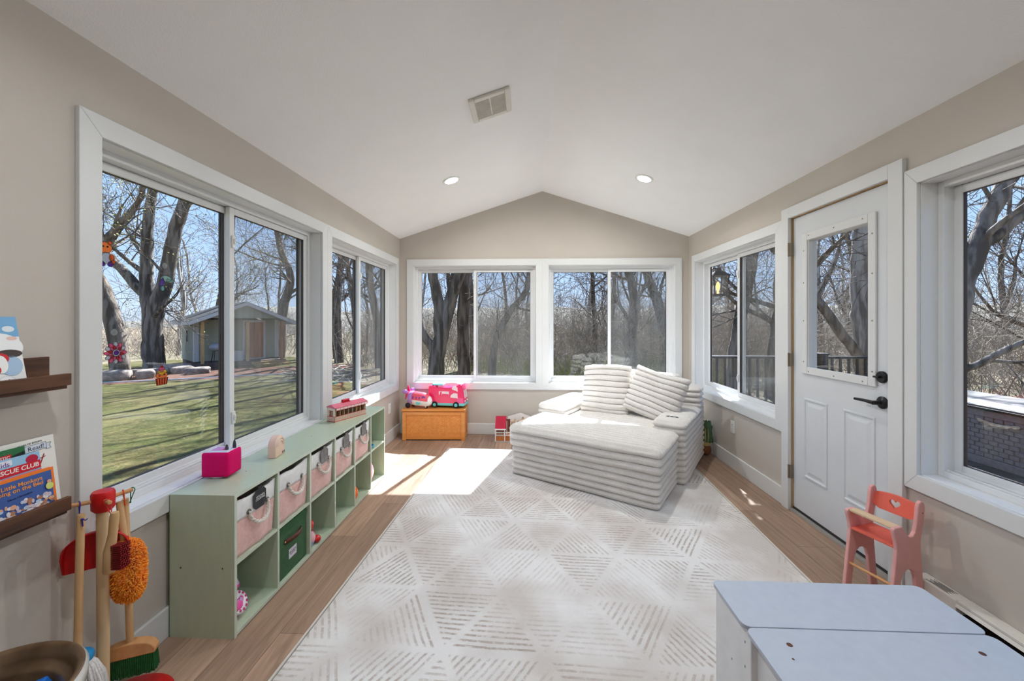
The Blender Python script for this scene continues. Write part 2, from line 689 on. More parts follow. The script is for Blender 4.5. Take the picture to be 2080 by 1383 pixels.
plug = [(lx0 + 0.02, z) for z in (1.08, 1.36, 1.62, 1.84)] + [(lx1 - 0.02, z) for z in (1.08, 1.36, 1.62, 1.84)] + \
       [(xx, lz0 + 0.02) for xx in (0.17, 0.39, 0.6)] + [(xx, lz1 - 0.02) for xx in (0.17, 0.39, 0.6)]
for (px, pz) in plug:
    mb.lathe([(0.0045, 0), (0.0045, 0.0015)], 8, 0, T(px, f0 - 0.012, pz) @ Rx(PI / 2))
mb.build('screw_plugs', M_hinge, lite)
for z in (0.279, 1.081, 1.872):
    mb = MB()
    mb.lathe([(0.006, -0.048), (0.006, 0.048)], 10, 0, T(-0.004, -0.019, z))
    mb.box(-0.012, -0.0175, z - 0.045, 0.004, f0, z + 0.045)
    mb.build('hinge', M_hinge, door, bevel=0.001)
mb = MB()
mb.lathe([(0.0, 0), (0.032, 0), (0.032, 0.010), (0.028, 0.016), (0.0, 0.016)], 28, 0, T(0.716, f0, 1.057) @ Rx(PI / 2))
mb.box(0.690, f0 - 0.034, 1.052, 0.722, f0 - 0.014, 1.062)
mb.build('deadbolt', M_blackmetal, door, bevel=0.002, smooth=True)
mb = MB()
mb.lathe([(0.0, 0), (0.033, 0), (0.033, 0.008), (0.026, 0.014), (0.0115, 0.018), (0.0115, 0.055), (0.0, 0.055)], 28, 0, T(0.716, f0, 0.92) @ Rx(PI / 2))
mb.tube([(0.716, f0 - 0.048, 0.92), (0.70, f0 - 0.05, 0.92), (0.655, f0 - 0.05, 0.921), (0.592, f0 - 0.048, 0.918)], [0.0105, 0.0105, 0.0085, 0.0075], 12)
mb.build('lever_handle', M_blackmetal, door, smooth=True)
mb = MB()
mb.box(0.003, f0 - 0.004, 0.0185, DW - 0.003, f1, 0.034)
mb.build('door_sweep', M_black, door)

# ------------------------------------------------------------------ outlets, vent, recessed lights, heater
def wall_plate(label, M, two=True):
    t = thing('wall_outlet', label, 'outlet', M=M)
    mb = MB()
    mb.box(-0.035, -0.006, -0.057, 0.035, 0.0, 0.057)
    mb.build('cover_plate', M_plate, t, bevel=0.003)
    for z in (-0.021, 0.021):
        mb = MB()
        mb.box(-0.016, -0.008, z - 0.015, 0.016, -0.005, z + 0.015)
        mb.box(-0.007, -0.0085, z - 0.004, -0.005, -0.0075, z + 0.006, 1)
        mb.box(0.005, -0.0085, z - 0.004, 0.007, -0.0075, z + 0.006, 1)
        mb.build('receptacle', [M_plate, M_black], t, bevel=0.001)
    return t


wall_plate('white electrical outlet on grey wall under the window beside the door', Matrix(((0, 1, 0, XR), (-1, 0, 0, 3.72), (0, 0, 1, 0.38), (0, 0, 0, 1))))
wall_plate('white electrical outlet on the wall beyond the end of green shelf', Matrix(((0, -1, 0, XL), (1, 0, 0, 4.37), (0, 0, 1, 0.375), (0, 0, 0, 1))))

slope_l = math.atan(sl)
MC = T(-0.248, 2.57, RIDGE_Z + sl * (-0.248 - RIDGE_X)) @ Ry(-slope_l)
vent = thing('ceiling_vent', 'square white exhaust fan grille on the left ceiling slope', 'vent', M=MC)
M_vent = mat('vent_plastic', (226, 223, 215), rough=0.4)
M_ventdark = mat('vent_shadow_gap', (150, 138, 126), rough=0.8)
mb = MB()
frame_box(mb, -0.136, 0.136, -0.136, 0.136, 0.036, -0.018, 0.0)
vf = mb
o = MB()
for (vv, ff, mm) in [(mb.v, mb.f, mb.m)]:
    o.add([(p.x, p.z, p.y) for p in vv], ff)
o.build('vent_frame', M_vent, vent, bevel=0.006)
mb = MB()
mb.box(-0.1, -0.1, -0.006, 0.1, 0.1, -0.002, 1)
for k in range(17):
    y = -0.096 + k * 0.012
    mb.box(-0.1, y - 0.0028, -0.013, 0.1, y + 0.0028, -0.007)
mb.box(-0.003, -0.1, -0.0135, 0.003, 0.1, -0.007)
mb.build('grille', [M_vent, M_ventdark], vent)

M_lamp = mat('lamp_lens', (255, 250, 240), emit=(255, 246, 236), estr=30)
LAMPS = []


def downlight(x, y, label):
    sgn = 1 if x < RIDGE_X else -1
    z = RIDGE_Z - sl * abs(x - RIDGE_X)
    t = thing('recessed_light', label, 'ceiling light', M=T(x, y, z) @ Ry(-slope_l * sgn))
    mb = MB()
    mb.lathe([(0.058, -0.004), (0.060, -0.008), (0.080, -0.006), (0.083, 0.0)], 40, capb=False, capt=False)
    mb.build('trim_ring', M_plate, t, smooth=True)
    mb = MB()
    mb.lathe([(0.0, -0.004), (0.0585, -0.004)], 40)
    mb.build('light_lens', M_lamp, t)
    LAMPS.append((x, y, z))
    return t


downlight(-0.695, 3.535, 'lit round recessed light in the left ceiling slope')
downlight(1.035, 3.56, 'lit round recessed light in the right ceiling slope')

# baseboard heater on the right wall
M_heat = mat('heater_enamel', (226, 222, 213), rough=0.35)
M_heatdark = mat('heater_cavity', (52, 48, 44), rough=0.7, metal=0.3)
ht = thing('baseboard_heater', 'long beige baseboard heater along the wall beside the grey table', 'heater', (XR, 1.95, 0))
mb = MB()
mb.box(-0.065, -0.19, 0.012, -0.001, 0.0, 0.165)
mb.build('end_cap', M_heat, ht, bevel=0.004)
mb = MB()
mb.box(-0.008, -2.2, 0.012, -0.001, -0.19, 0.165)
mb.box(-0.065, -2.2, 0.012, -0.060, -0.19, 0.075)
mb.box(-0.060, -2.2, 0.152, -0.008, -0.19, 0.165)
mb.add([(-0.060, -2.2, 0.152), (-0.060, -0.19, 0.152), (-0.068, -0.19, 0.138), (-0.068, -2.2, 0.138)], [(0, 1, 2, 3)])
mb.build('cover', M_heat, ht, bevel=0.002)
mb = MB()
mb.tube([(-0.034, -2.2, 0.085), (-0.034, -0.19, 0.085)], 0.010, 8)
for k in range(100):
    y = -0.21 - k * 0.0195
    mb.box(-0.057, y - 0.0006, 0.055, -0.011, y + 0.0006, 0.118)
mb.build('heating_fins', M_heatdark, ht)
mb = MB()
for k in range(7):
    mb.box(-0.052 + k * 0.006, -0.15 + (k % 2) * 0.012, 0.1652, -0.049 + k * 0.006, -0.05 - (k % 3) * 0.012, 0.1656)
mb.build('warning_print', M_black, ht)
# ------------------------------------------------------------------ rug
def rug_mat():
    m = bpy.data.materials.new('rug_pile')
    N, L = nodes_of(m)
    b = N['Principled BSDF']
    b.inputs['Roughness'].default_value = 0.95
    b.inputs['Specular IOR Level'].default_value = 0.1
    b.inputs['Sheen Weight'].default_value = 0.25
    tc = N.new('ShaderNodeTexCoord')
    sp = N.new('ShaderNodeSeparateXYZ')

    def math_(op, a, bb=None, c=None):
        n = N.new('ShaderNodeMath')
        n.operation = op
        for i, v in enumerate((a, bb, c)):
            if v is None:
                continue
            if isinstance(v, (int, float)):
                n.inputs[i].default_value = v
            else:
                L.new(v, n.inputs[i])
        return n.outputs[0]

    def noise_(scale, det, vec, dist=0.0):
        n = N.new('ShaderNodeTexNoise')
        n.inputs['Scale'].default_value = scale
        n.inputs['Detail'].default_value = det
        n.inputs['Distortion'].default_value = dist
        L.new(vec, n.inputs['Vector'])
        return n

    wob = noise_(3.0, 2, tc.outputs['Object'])
    vadd = N.new('ShaderNodeVectorMath')
    vadd.operation = 'MULTIPLY_ADD'
    L.new(wob.outputs['Color'], vadd.inputs[0])
    vadd.inputs[1].default_value = (0.02, 0.02, 0)
    L.new(tc.outputs['Object'], vadd.inputs[2])
    L.new(vadd.outputs[0], sp.inputs[0])
    X, Y = sp.outputs[0], sp.outputs[1]
    s = 0.36
    a = math_('DIVIDE', Y, s)
    bx = math_('ADD', math_('MULTIPLY', X, 0.866 / s), math_('MULTIPLY', Y, -0.5 / s))
    cx = math_('ADD', math_('MULTIPLY', X, -0.866 / s), math_('MULTIPLY', Y, -0.5 / s))
    fa, fb, fc = math_('FLOOR', a), math_('FLOOR', bx), math_('FLOOR', cx)
    cmb = N.new('ShaderNodeCombineXYZ')
    L.new(fa, cmb.inputs[0]); L.new(fb, cmb.inputs[1]); L.new(fc, cmb.inputs[2])
    wn = N.new('ShaderNodeTexWhiteNoise')
    wn.noise_dimensions = '3D'
    L.new(cmb.outputs[0], wn.inputs['Vector'])
    r = wn.outputs['Value']
    g1 = math_('LESS_THAN', r, 0.36)
    g2 = math_('MULTIPLY', math_('GREATER_THAN', r, 0.36), math_('LESS_THAN', r, 0.7))
    g3 = math_('GREATER_THAN', r, 0.7)
    coord = math_('ADD', math_('ADD', math_('MULTIPLY', a, g1), math_('MULTIPLY', bx, g2)), math_('MULTIPLY', cx, g3))
    st = math_('SINE', math_('MULTIPLY', coord, 2 * PI * 13))
    stripe = N.new('ShaderNodeMapRange')
    stripe.inputs['From Min'].default_value = 0.0
    stripe.inputs['From Max'].default_value = 0.7
    L.new(st, stripe.inputs['Value'])
    # plain bands along the triangle edges
    def edge(v):
        f = math_('FRACT', v)
        d = math_('MINIMUM', f, math_('SUBTRACT', 1.0, f))
        return d
    dm = math_('MINIMUM', math_('MINIMUM', edge(a), edge(bx)), edge(cx))
    em = N.new('ShaderNodeMapRange')
    em.inputs['From Min'].default_value = 0.03
    em.inputs['From Max'].default_value = 0.06
    L.new(dm, em.inputs['Value'])
    # distressed fading
    n1 = noise_(2.1, 5, tc.outputs['Object'])
    fade = N.new('ShaderNodeMapRange')
    fade.inputs['From Min'].default_value = 0.32
    fade.inputs['From Max'].default_value = 0.58
    L.new(n1.outputs['Fac'], fade.inputs['Value'])
    n2 = noise_(55, 3, tc.outputs['Object'])
    brk = N.new('ShaderNodeMapRange')
    brk.inputs['From Min'].default_value = 0.30
    brk.inputs['From Max'].default_value = 0.55
    L.new(n2.outputs['Fac'], brk.inputs['Value'])
    cellk = N.new('ShaderNodeSeparateColor')
    L.new(wn.outputs['Color'], cellk.inputs[0])
    cm = N.new('ShaderNodeMapRange')
    cm.inputs['From Min'].default_value = 0.05
    cm.inputs['From Max'].default_value = 0.55
    cm.inputs['To Min'].default_value = 0.4
    L.new(cellk.outputs[1], cm.inputs['Value'])
    fac = math_('MULTIPLY', math_('MULTIPLY', stripe.outputs[0], em.outputs[0]), math_('MULTIPLY', fade.outputs[0], brk.outputs[0]))
    fac = math_('MULTIPLY', fac, cm.outputs[0])
    fac = math_('MULTIPLY', fac, 0.9)
    n3 = noise_(2.4, 7, tc.outputs['Object'])
    base = N.new('ShaderNodeValToRGB')
    base.color_ramp.elements[0].position = 0.38
    base.color_ramp.elements[1].position = 0.62
    base.color_ramp.elements[0].color = lin((234, 232, 230))
    base.color_ramp.elements[1].color = lin((208, 201, 195))
    L.new(n3.outputs['Fac'], base.inputs['Fac'])
    ink = N.new('ShaderNodeValToRGB')
    ink.color_ramp.elements[0].color = lin((158, 138, 124))
    ink.color_ramp.elements[1].color = lin((186, 174, 164))
    L.new(n1.outputs['Fac'], ink.inputs['Fac'])
    mx = N.new('ShaderNodeMix')
    mx.data_type = 'RGBA'
    L.new(fac, mx.inputs['Factor'])
    L.new(base.outputs['Color'], mx.inputs['A'])
    L.new(ink.outputs['Color'], mx.inputs['B'])
    # speckle of the pile
    n4 = noise_(420, 2, tc.outputs['Object'])
    sk = N.new('ShaderNodeMapRange')
    sk.inputs['To Min'].default_value = 0.86
    sk.inputs['To Max'].default_value = 1.1
    L.new(n4.outputs['Fac'], sk.inputs['Value'])
    m2 = N.new('ShaderNodeMix')
    m2.data_type = 'RGBA'
    m2.blend_type = 'MULTIPLY'
    m2.inputs['Factor'].default_value = 1.0
    L.new(mx.outputs['Result'], m2.inputs['A'])
    L.new(sk.outputs['Result'], m2.inputs['B'])
    L.new(m2.outputs['Result'], b.inputs['Base Color'])
    h = math_('ADD', math_('MULTIPLY', fac, -1.0), math_('MULTIPLY', n4.outputs['Fac'], 0.5))
    bp = N.new('ShaderNodeBump')
    bp.inputs['Strength'].default_value = 0.5
    bp.inputs['Distance'].default_value = 0.004
    L.new(h, bp.inputs['Height'])
    L.new(bp.outputs['Normal'], b.inputs['Normal'])
    return m


M_rug = rug_mat()
M_rugedge = mat('rug_binding', (216, 210, 200), rough=0.9, bump=0.3, bscale=300)
RUGROT = -math.atan(0.046)
RUGC = Vector((-0.846, 4.150, 0))


def rugM():
    return T(RUGC.x, RUGC.y, 0) @ Rz(RUGROT)


rug = thing('area_rug', 'large pale rug with distressed beige triangle stripes on the wood floor', 'rug', M=rugM())
mb = MB()
mb.grid(lambda i, j: (0.012 + 2.376 * i / 40, -3.05 + 0.012 + 3.026 * j / 50, 0.011 + 0.0006 * math.sin(i * 1.3) * math.sin(j * 0.9)), 41, 51)
mb.box(0.012, -3.038, 0.001, 2.388, -0.012, 0.0095)
mb.build('rug_pile', M_rug, rug)
mb = MB()
for (a, b_) in (((0, 0), (2.4, 0)), ((2.4, 0), (2.4, -3.05)), ((2.4, -3.05), (0, -3.05)), ((0, -3.05), (0, 0))):
    mb.tube([(a[0], a[1], 0.0065), ((a[0] + b_[0]) / 2, (a[1] + b_[1]) / 2, 0.0065), (b_[0], b_[1], 0.0065)], 0.0062, 8)
mb.build('bound_edge', M_rugedge, rug, smooth=True)

# ------------------------------------------------------------------ chaise sofa
def plush_mat():
    m = bpy.data.materials.new('ribbed_plush')
    N, L = nodes_of(m)
    b = N['Principled BSDF']
    b.inputs['Roughness'].default_value = 0.95
    b.inputs['Specular IOR Level'].default_value = 0.08
    b.inputs['Sheen Weight'].default_value = 0.35
    b.inputs['Sheen Roughness'].default_value = 0.6
    tc = N.new('ShaderNodeTexCoord')
    n1 = N.new('ShaderNodeTexNoise')
    n1.inputs['Scale'].default_value = 160
    n1.inputs['Detail'].default_value = 4
    n1.inputs['Roughness'].default_value = 0.7
    L.new(tc.outputs['Object'], n1.inputs['Vector'])
    n2 = N.new('ShaderNodeTexNoise')
    n2.inputs['Scale'].default_value = 9
    n2.inputs['Detail'].default_value = 3
    L.new(tc.outputs['Object'], n2.inputs['Vector'])
    ad = N.new('ShaderNodeMath')
    ad.operation = 'MULTIPLY_ADD'
    L.new(n2.outputs['Fac'], ad.inputs[0])
    ad.inputs[1].default_value = 0.35
    L.new(n1.outputs['Fac'], ad.inputs[2])
    rp = N.new('ShaderNodeValToRGB')
    rp.color_ramp.elements[0].position = 0.48
    rp.color_ramp.elements[1].position = 0.82
    rp.color_ramp.elements[0].color = lin((214, 207, 199))
    rp.color_ramp.elements[1].color = lin((238, 233, 226))
    L.new(ad.outputs[0], rp.inputs['Fac'])
    L.new(rp.outputs['Color'], b.inputs['Base Color'])
    bp = N.new('ShaderNodeBump')
    bp.inputs['Strength'].default_value = 0.7
    bp.inputs['Distance'].default_value = 0.006
    L.new(n1.outputs['Fac'], bp.inputs['Height'])
    L.new(bp.outputs['Normal'], b.inputs['Normal'])
    return m


M_plush = plush_mat()


def ribf(t):
    return abs(math.sin(PI * t)) ** 0.42


def ribbed_box(mb, x0, y0, z0, x1, y1, z1, pz=0.052, pt=0.052, top='y', r=0.035, amp=0.035, crown=0.0, seed=0, skew=0.0):
    """plush block whose sides carry level ribs (pitch pz) and whose top carries ribs across `top` (pitch pt)"""
    W, D, Hh = x1 - x0, y1 - y0, z1 - z0
    kz = max(1, round(Hh / pz))
    Lt = D if top == 'y' else W
    kt = max(1, round(Lt / pt))
    nx = max(2, int(W / (0.0045 if top == 'x' else 0.024)))
    ny = max(2, int(D / (0.0045 if top == 'y' else 0.024)))
    nz = max(2, int(Hh / 0.0042))

    def disp(p):
        # p on the box surface in 0..W etc.
        q = Vector((min(max(p.x, r), W - r), min(max(p.y, r), D - r), min(max(p.z, r), Hh - r)))
        n = p - q
        if n.length < 1e-9:
            n = Vector((0, 0, 1))
        n.normalize()
        s = q + n * r
        w = max(0.0, abs(n.z)) ** 1.5
        tt = (s.y / D if top == 'y' else s.x / W) * kt
        ns = mnoise.noise(Vector((s.x * 2.5 + seed, s.y * 2.5, s.z * 2.5)))
        ns2 = mnoise.noise(Vector((s.x * 40 + seed, s.y * 40, s.z * 40)))
        wav = 0.12 * mnoise.noise(Vector((s.x * 3 + seed, s.y * 3, 5)))
        fs = ribf(s.z / Hh * kz + wav)
        ft = ribf(tt + wav)
        d = amp * ((1 - w) * fs + w * ft) - amp * 0.6
        d += ns * 0.006 + ns2 * 0.0016
        s = s + n * d
        if crown and p.z > Hh * 0.5:
            s.z += crown * math.sin(PI * min(1, max(0, s.x / W))) * math.sin(PI * min(1, max(0, s.y / D))) * (p.z / Hh)
        return Vector((x0 + s.x + skew * s.y, y0 + s.y, z0 + s.z))

    def face(f, na, nb):
        mb.grid(lambda i, j: disp(f(i / na, j / nb)), na + 1, nb + 1)

    face(lambda a, b: Vector((a * W, b * D, Hh)), nx, ny)
    face(lambda a, b: Vector((a * W, b * D, 0)), max(2, nx // 8), max(2, ny // 8))
    face(lambda a, b: Vector((a * W, 0, b * Hh)), nx, nz)
    face(lambda a, b: Vector((a * W, D, b * Hh)), nx, nz)
    face(lambda a, b: Vector((0, a * D, b * Hh)), ny, nz)
    face(lambda a, b: Vector((W, a * D, b * Hh)), ny, nz)
    return mb


SOFA_A = Vector((-0.145, 3.478, 0))
SOFA_R = -math.radians(32.0)
sofa = thing('chaise_sofa', 'wide off-white ribbed plush chaise chair in the corner on the rug', 'sofa', M=T(SOFA_A.x, SOFA_A.y, 0.0125) @ Rz(SOFA_R))


def plush(name, parent, *a, **k):
    mb = MB()
    ribbed_box(mb, *a, **k)
    o = mb.build(name, M_plush, parent, smooth=True, ang=180, fix=True)
    return o


plush('base', sofa, 0.0, 0.0, 0.0, 1.25, 0.60, 0.25, seed=1)
plush('seat_cushion', sofa, -0.015, -0.01, 0.248, 1.262, 0.60, 0.425, seed=2, crown=0.018, pt=0.047)
plush('seat_cushion', sofa, 0.205, 0.595, 0.235, 1.065, 1.30, 0.405, seed=3, crown=0.012, pt=0.047)
plush('base', sofa, 0.19, 0.61, 0.0, 1.08, 1.47, 0.25, seed=4)
plush('armrest', sofa, -0.085, 0.61, 0.0, 0.205, 1.37, 0.505, seed=5, pt=0.05)
plush('armrest', sofa, 1.065, 0.575, 0.0, 1.315, 1.50, 0.505, seed=6, pt=0.05)
plush('backrest', sofa, 0.20, 1.30, 0.24, 1.315, 1.485, 0.70, seed=7)
M_emb = mat('emblem_thread', (38, 36, 38), rough=0.8)
arms = [c for c in sofa.children if c.name.startswith('armrest')]
for arm, (cx, cy) in zip(arms, ((0.06, 0.80), (1.185, 0.74))):
    mb = MB()
    zt = 0.5095
    for sgn in (-1, 1):
        pts = []
        for k in range(9):
            u = k / 8
            pts.append((cx + sgn * (0.006 + 0.045 * u), cy + 0.012 * math.sin(u * PI) - 0.01 * u, zt + 0.004))
        mb.tube(pts, [0.0025 + 0.0025 * math.sin(PI * k / 8) for k in range(9)], 6)
        pts = [(cx + sgn * (0.004 + 0.03 * k / 6), cy - 0.012 - 0.012 * math.sin(PI * k / 6), zt + 0.004) for k in range(7)]
        mb.tube(pts, 0.0035, 6)
    mb.ball((cx, cy - 0.004, zt + 0.003), 0.008, 10)
    mb.build('emblem', M_emb, arm, smooth=True)


def pillow(label, M, W, Hh, Tk, ribs, seed, group=None):
    t = thing('pillow', label, 'pillow', M=M)
    mb = MB()
    nu, nv = 36, ribs * 9
    for side in (-1, 1):
        def fn(i, j):
            u = 2 * i / nu - 1
            v = 2 * j / nv - 1
            rb = ribf((v + 1) / 2 * ribs)
            e = max(0.0, 1 - abs(u) ** 3.2) ** 0.5 * max(0.0, 1 - abs(v) ** 4) ** 0.5
            tk = Tk / 2 * (0.15 + 0.85 * e) * e ** 0.12 if e > 0 else 0.0
            n1 = mnoise.noise(Vector((u * 1.5 + seed, v * 1.5, side * 2)))
            n2 = mnoise.noise(Vector((u * 9 + seed, v * 9, side * 7)))
            y = side * (tk * (1 + 0.12 * n1) + (0.024 * (rb - 0.6) + 0.002 * n2) * min(1, e * 3))
            x = W / 2 * u * (0.95 + 0.05 * rb) * (1 - 0.03 * (1 - v * v) * 0)
            z = Hh / 2 * v + 0.006 * n1 + 0.018 * math.sin(u * 1.7 + seed) * (v if v > 0 else 0.3 * v)
            return (x, y, z + Hh / 2)
        mb.grid(fn, nu + 1, nv + 1)
    mb.build('pillow_cover', M_plush, t, smooth=True, ang=180)
    return t


SM = T(SOFA_A.x, SOFA_A.y, 0.0125) @ Rz(SOFA_R)
pillow('wide ribbed plush back cushion leaning behind the two front pillows', SM @ T(0.67, 1.24, 0.400) @ Rx(math.radians(-5)), 0.94, 0.445, 0.14, 8, 3.3)
pillow('square ribbed plush pillow standing upright on chaise, next to left arm', SM @ T(0.475, 0.965, 0.398) @ Rz(0.06) @ Rx(math.radians(-15)), 0.50, 0.495, 0.17, 9, 1.1)
pillow('square ribbed plush pillow slumped sideways against the right arm of chaise', SM @ T(0.905, 0.950, 0.425) @ Rz(-0.05) @ Rx(math.radians(-17)) @ Ry(math.radians(15)), 0.525, 0.465, 0.17, 9, 5.2)

# ------------------------------------------------------------------ cube shelf
M_sage = mat('sage_laminate', (190, 203, 178), rough=0.32, nscale=40, col2=(186, 199, 174), stretch=(1, 1, 0.2), spec=0.5, bump=0.03, bscale=300)
M_sageedge = mat('sage_edge_band', (200, 209, 190), rough=0.4)
SX0, SX1 = -1.538, -1.252
SY0, SY1 = 1.630, 3.392
SH = 0.613
shelf = thing('cube_shelf', 'long low sage green cube organizer under the left windows', 'shelf', (0, 0, 0))
bt = 0.0145


def board(name, x0, y0, z0, x1, y1, z1):
    mb = MB()
    mb.box(x0, y0, z0, x1 - 0.0012, y1, z1)
    o = mb.build(name, M_sage, shelf)
    # pale edge band on the front edge
    mb = MB()
    mb.box(x1 - 0.0012, y0, z0, x1, y1, z1)
    mb.build('edge_band', M_sageedge, o)
    return o


board('top_panel', SX0, SY0, SH - bt, SX1, SY1, SH)
board('bottom_panel', SX0, SY0 + bt, 0.006, SX1, SY1 - bt, 0.006 + bt)
sp = board('side_panel', SX0, SY0, 0.0, SX1, SY0 + bt, SH - bt)
mb = MB()
for (xx, zz) in ((-1.49, 0.30), (-1.305, 0.30)):
    mb.lathe([(0.0035, 0), (0.0035, 0.0008)], 10, 0, T(xx, SY0, zz) @ Rx(PI / 2))
build_each(mb, 'screw_hole', M_black, sp)
board('side_panel', SX0, SY1 - bt, 0.0, SX1, SY1, SH - bt)
pitch = (SY1 - SY0 - bt) / 6.0
ZM = 0.3135
for k in range(1, 6):
    y = SY0 + pitch * k
    board('divider', SX0, y, 0.006 + bt, SX1 - 0.001, y + bt, SH - bt)
for k in range(6):
    board('shelf_board', SX0, SY0 + pitch * k + bt, ZM - bt / 2, SX1 - 0.003, SY0 + pitch * (k + 1), ZM + bt / 2)
mb = MB()
mb.box(SX0 - 0.004, SY0, 0.006, SX0, SY1, SH - 0.002)
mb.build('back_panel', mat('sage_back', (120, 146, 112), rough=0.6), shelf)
mb = MB()
for yy in (1.90, 2.49, 3.08):
    mb.lathe([(0.003, SH), (0.003, SH + 0.0006)], 10, 0, T(-1.40, yy, 0))
build_each(mb, 'screw_hole', M_black, shelf)

# fabric bins
M_pinkf = mat('pink_felt', (222, 176, 168), rough=0.9, col2=(232, 190, 182), nscale=60, bump=0.35, bscale=220, sheen=0.3, spec=0.1)
M_whitef = mat('white_canvas', (232, 231, 228), rough=0.9, col2=(225, 224, 221), nscale=50, bump=0.3, bscale=500, spec=0.1)
M_rope = mat('cotton_rope', (228, 221, 211), rough=0.9, col2=(205, 197, 187), nscale=120, bump=0.4, bscale=300, spec=0.1)
M_chalk = mat('chalkboard', (40, 41, 43), rough=0.75, col2=(54, 55, 57), nscale=25)
M_chalkw = mat('chalk_marker', (225, 225, 222), rough=0.8)
M_inside = mat('bin_lining', (70, 66, 62), rough=0.95)
M_grommet = mat('grommet_metal', (120, 112, 104), rough=0.35, metal=0.9)


def fabric_bin(cell, label, tagtext=None, seed=0, greytag=False):
    y0 = SY0 + pitch * cell + bt + 0.006
    y1 = SY0 + pitch * (cell + 1) - 0.006
    zb = ZM + bt / 2
    W = y1 - y0
    Hh = 0.258
    t = thing('fabric_bin', label, 'storage bin', (SX1 - 0.012, (y0 + y1) / 2, zb), group='pink and white fabric bins in the green shelf')
    D = 0.255
    split = 0.165

    def wallpt(u, z, top):
        # perimeter parameter u in 0..4 (front, far side, back, near side); local x outward=+, y along the shelf
        k = int(u) % 4
        f = u - int(u)
        ins = 0.012 * (1 - z / Hh)
        w2 = W / 2 - ins
        xf, xb = 0 - ins * 0.5, -D + ins
        if k == 0:
            p = Vector((xf, -w2 + 2 * w2 * f, z))
            b = math.sin(PI * f)
            p.x += 0.010 * b * math.sin(PI * min(1, z / Hh * 0.9 + 0.1)) + 0.006 * mnoise.noise(Vector((f * 3 + seed, z * 14, 0.5)))
            if z > Hh * 0.93:
                p.z -= 0.008 * b + 0.006 * mnoise.noise(Vector((f * 4 + seed, 1, 1)))
        elif k == 1:
            p = Vector((xf + (xb - xf) * f, w2 - 0.010 * math.sin(PI * f) * z / Hh, z))
        elif k == 2:
            p = Vector((xb, w2 - 2 * w2 * f, z))
        else:
            p = Vector((xb + (xf - xb) * f, -w2 + 0.008 * math.sin(PI * f) * z / Hh, z))
        return p

    NU = 48
    mb = MB()
    mb.grid(lambda i, j: wallpt(4 * i / NU, split * j / 8, 0), NU, 9, cu=True)
    mb.box(-D + 0.013, -W / 2 + 0.013, 0.0, -0.008, W / 2 - 0.013, 0.004)
    body = mb.build('body', M_pinkf, t, smooth=True, ang=60)
    md = body.modifiers.new('cloth', 'SOLIDIFY')
    md.thickness = 0.004
    mb = MB()
    mb.grid(lambda i, j: wallpt(4 * i / NU, split - 0.002 + (Hh - split) * j / 8, 1) + Vector((0.0018 if int(4 * i / NU) == 0 else 0, 0, 0)), NU, 9, cu=True)
    cuff = mb.build('cuff', M_whitef, t, smooth=True, ang=60)
    md = cuff.modifiers.new('cloth', 'SOLIDIFY')
    md.thickness = 0.004
    # rope handle
    zh = Hh - 0.078
    pts = []
    for k in range(25):
        a = PI * k / 24
        pts.append(Vector((0.010 + 0.022 * math.sin(a), -0.062 * math.cos(a), zh - 0.066 * math.sin(a) ** 0.8)))
    mb = MB()
    for s in range(3):
        tw = []
        for k, p in enumerate(pts):
            a = 2 * PI * (s / 3 + k * 0.16)
            tw.append(p + Vector((0.0048 * math.cos(a), 0, 0.0048 * math.sin(a))))
        mb.tube(tw, 0.0055, 7)
    mb.build('rope_handle', M_rope, t, smooth=True)
    mb = MB()
    for sy in (-1, 1):
        mb.lathe([(0.007, 0.0), (0.012, 0.0), (0.012, 0.003), (0.007, 0.003)], 16, 0, T(0.009, sy * 0.062, zh) @ Ry(PI / 2))
    build_each(mb, 'grommet', M_grommet, t, smooth=True)
    if tagtext is not None:
        w, h, c = 0.042, 0.043, 0.016
        pl = [(-w, -h + c), (-w + c, -h), (w - c, -h), (w, -h + c), (w, h - c), (w - c, h), (-w + c, h), (-w, h - c)]
        mb = MB()
        tm = T(0.0125, 0.004, Hh - 0.045) @ Rz(PI / 2)
        mb.prism(pl, -0.0022, 0.0, 0, tm)
        mb.box(-0.012, -0.0018, h - 0.004, 0.012, 0.0, h + 0.012, 0, tm)
        tg = mb.build('chalkboard_tag', M_chalk if not greytag else M_chalkgrey, t)
        if tagtext:
            tx = text('handwriting', tagtext, 0.0135, M_chalkw, tg, (0.0158, 0.004, Hh - 0.040), (PI / 2, 0.0, PI / 2), shear=0.15)
    return t


M_chalkgrey = mat('chalkboard_worn', (104, 102, 100), rough=0.6, col2=(132, 129, 126), nscale=30)
fabric_bin(0, 'pink fabric bin with dark lettered chalkboard tag, nearest the camera', 'KITCHEN\nCOOKING', 0.3)
fabric_bin(1, 'pink fabric bin without any tag, above the green bin', None, 1.7)
fabric_bin(2, 'pink fabric bin with grey tag, above the red toys', '', 2.9, True)
fabric_bin(3, 'pink fabric bin with grey tag, above the empty lower cube', '', 4.2, True)
fabric_bin(4, 'pink fabric bin with grey tag, above the orange ball', '', 5.5, True)

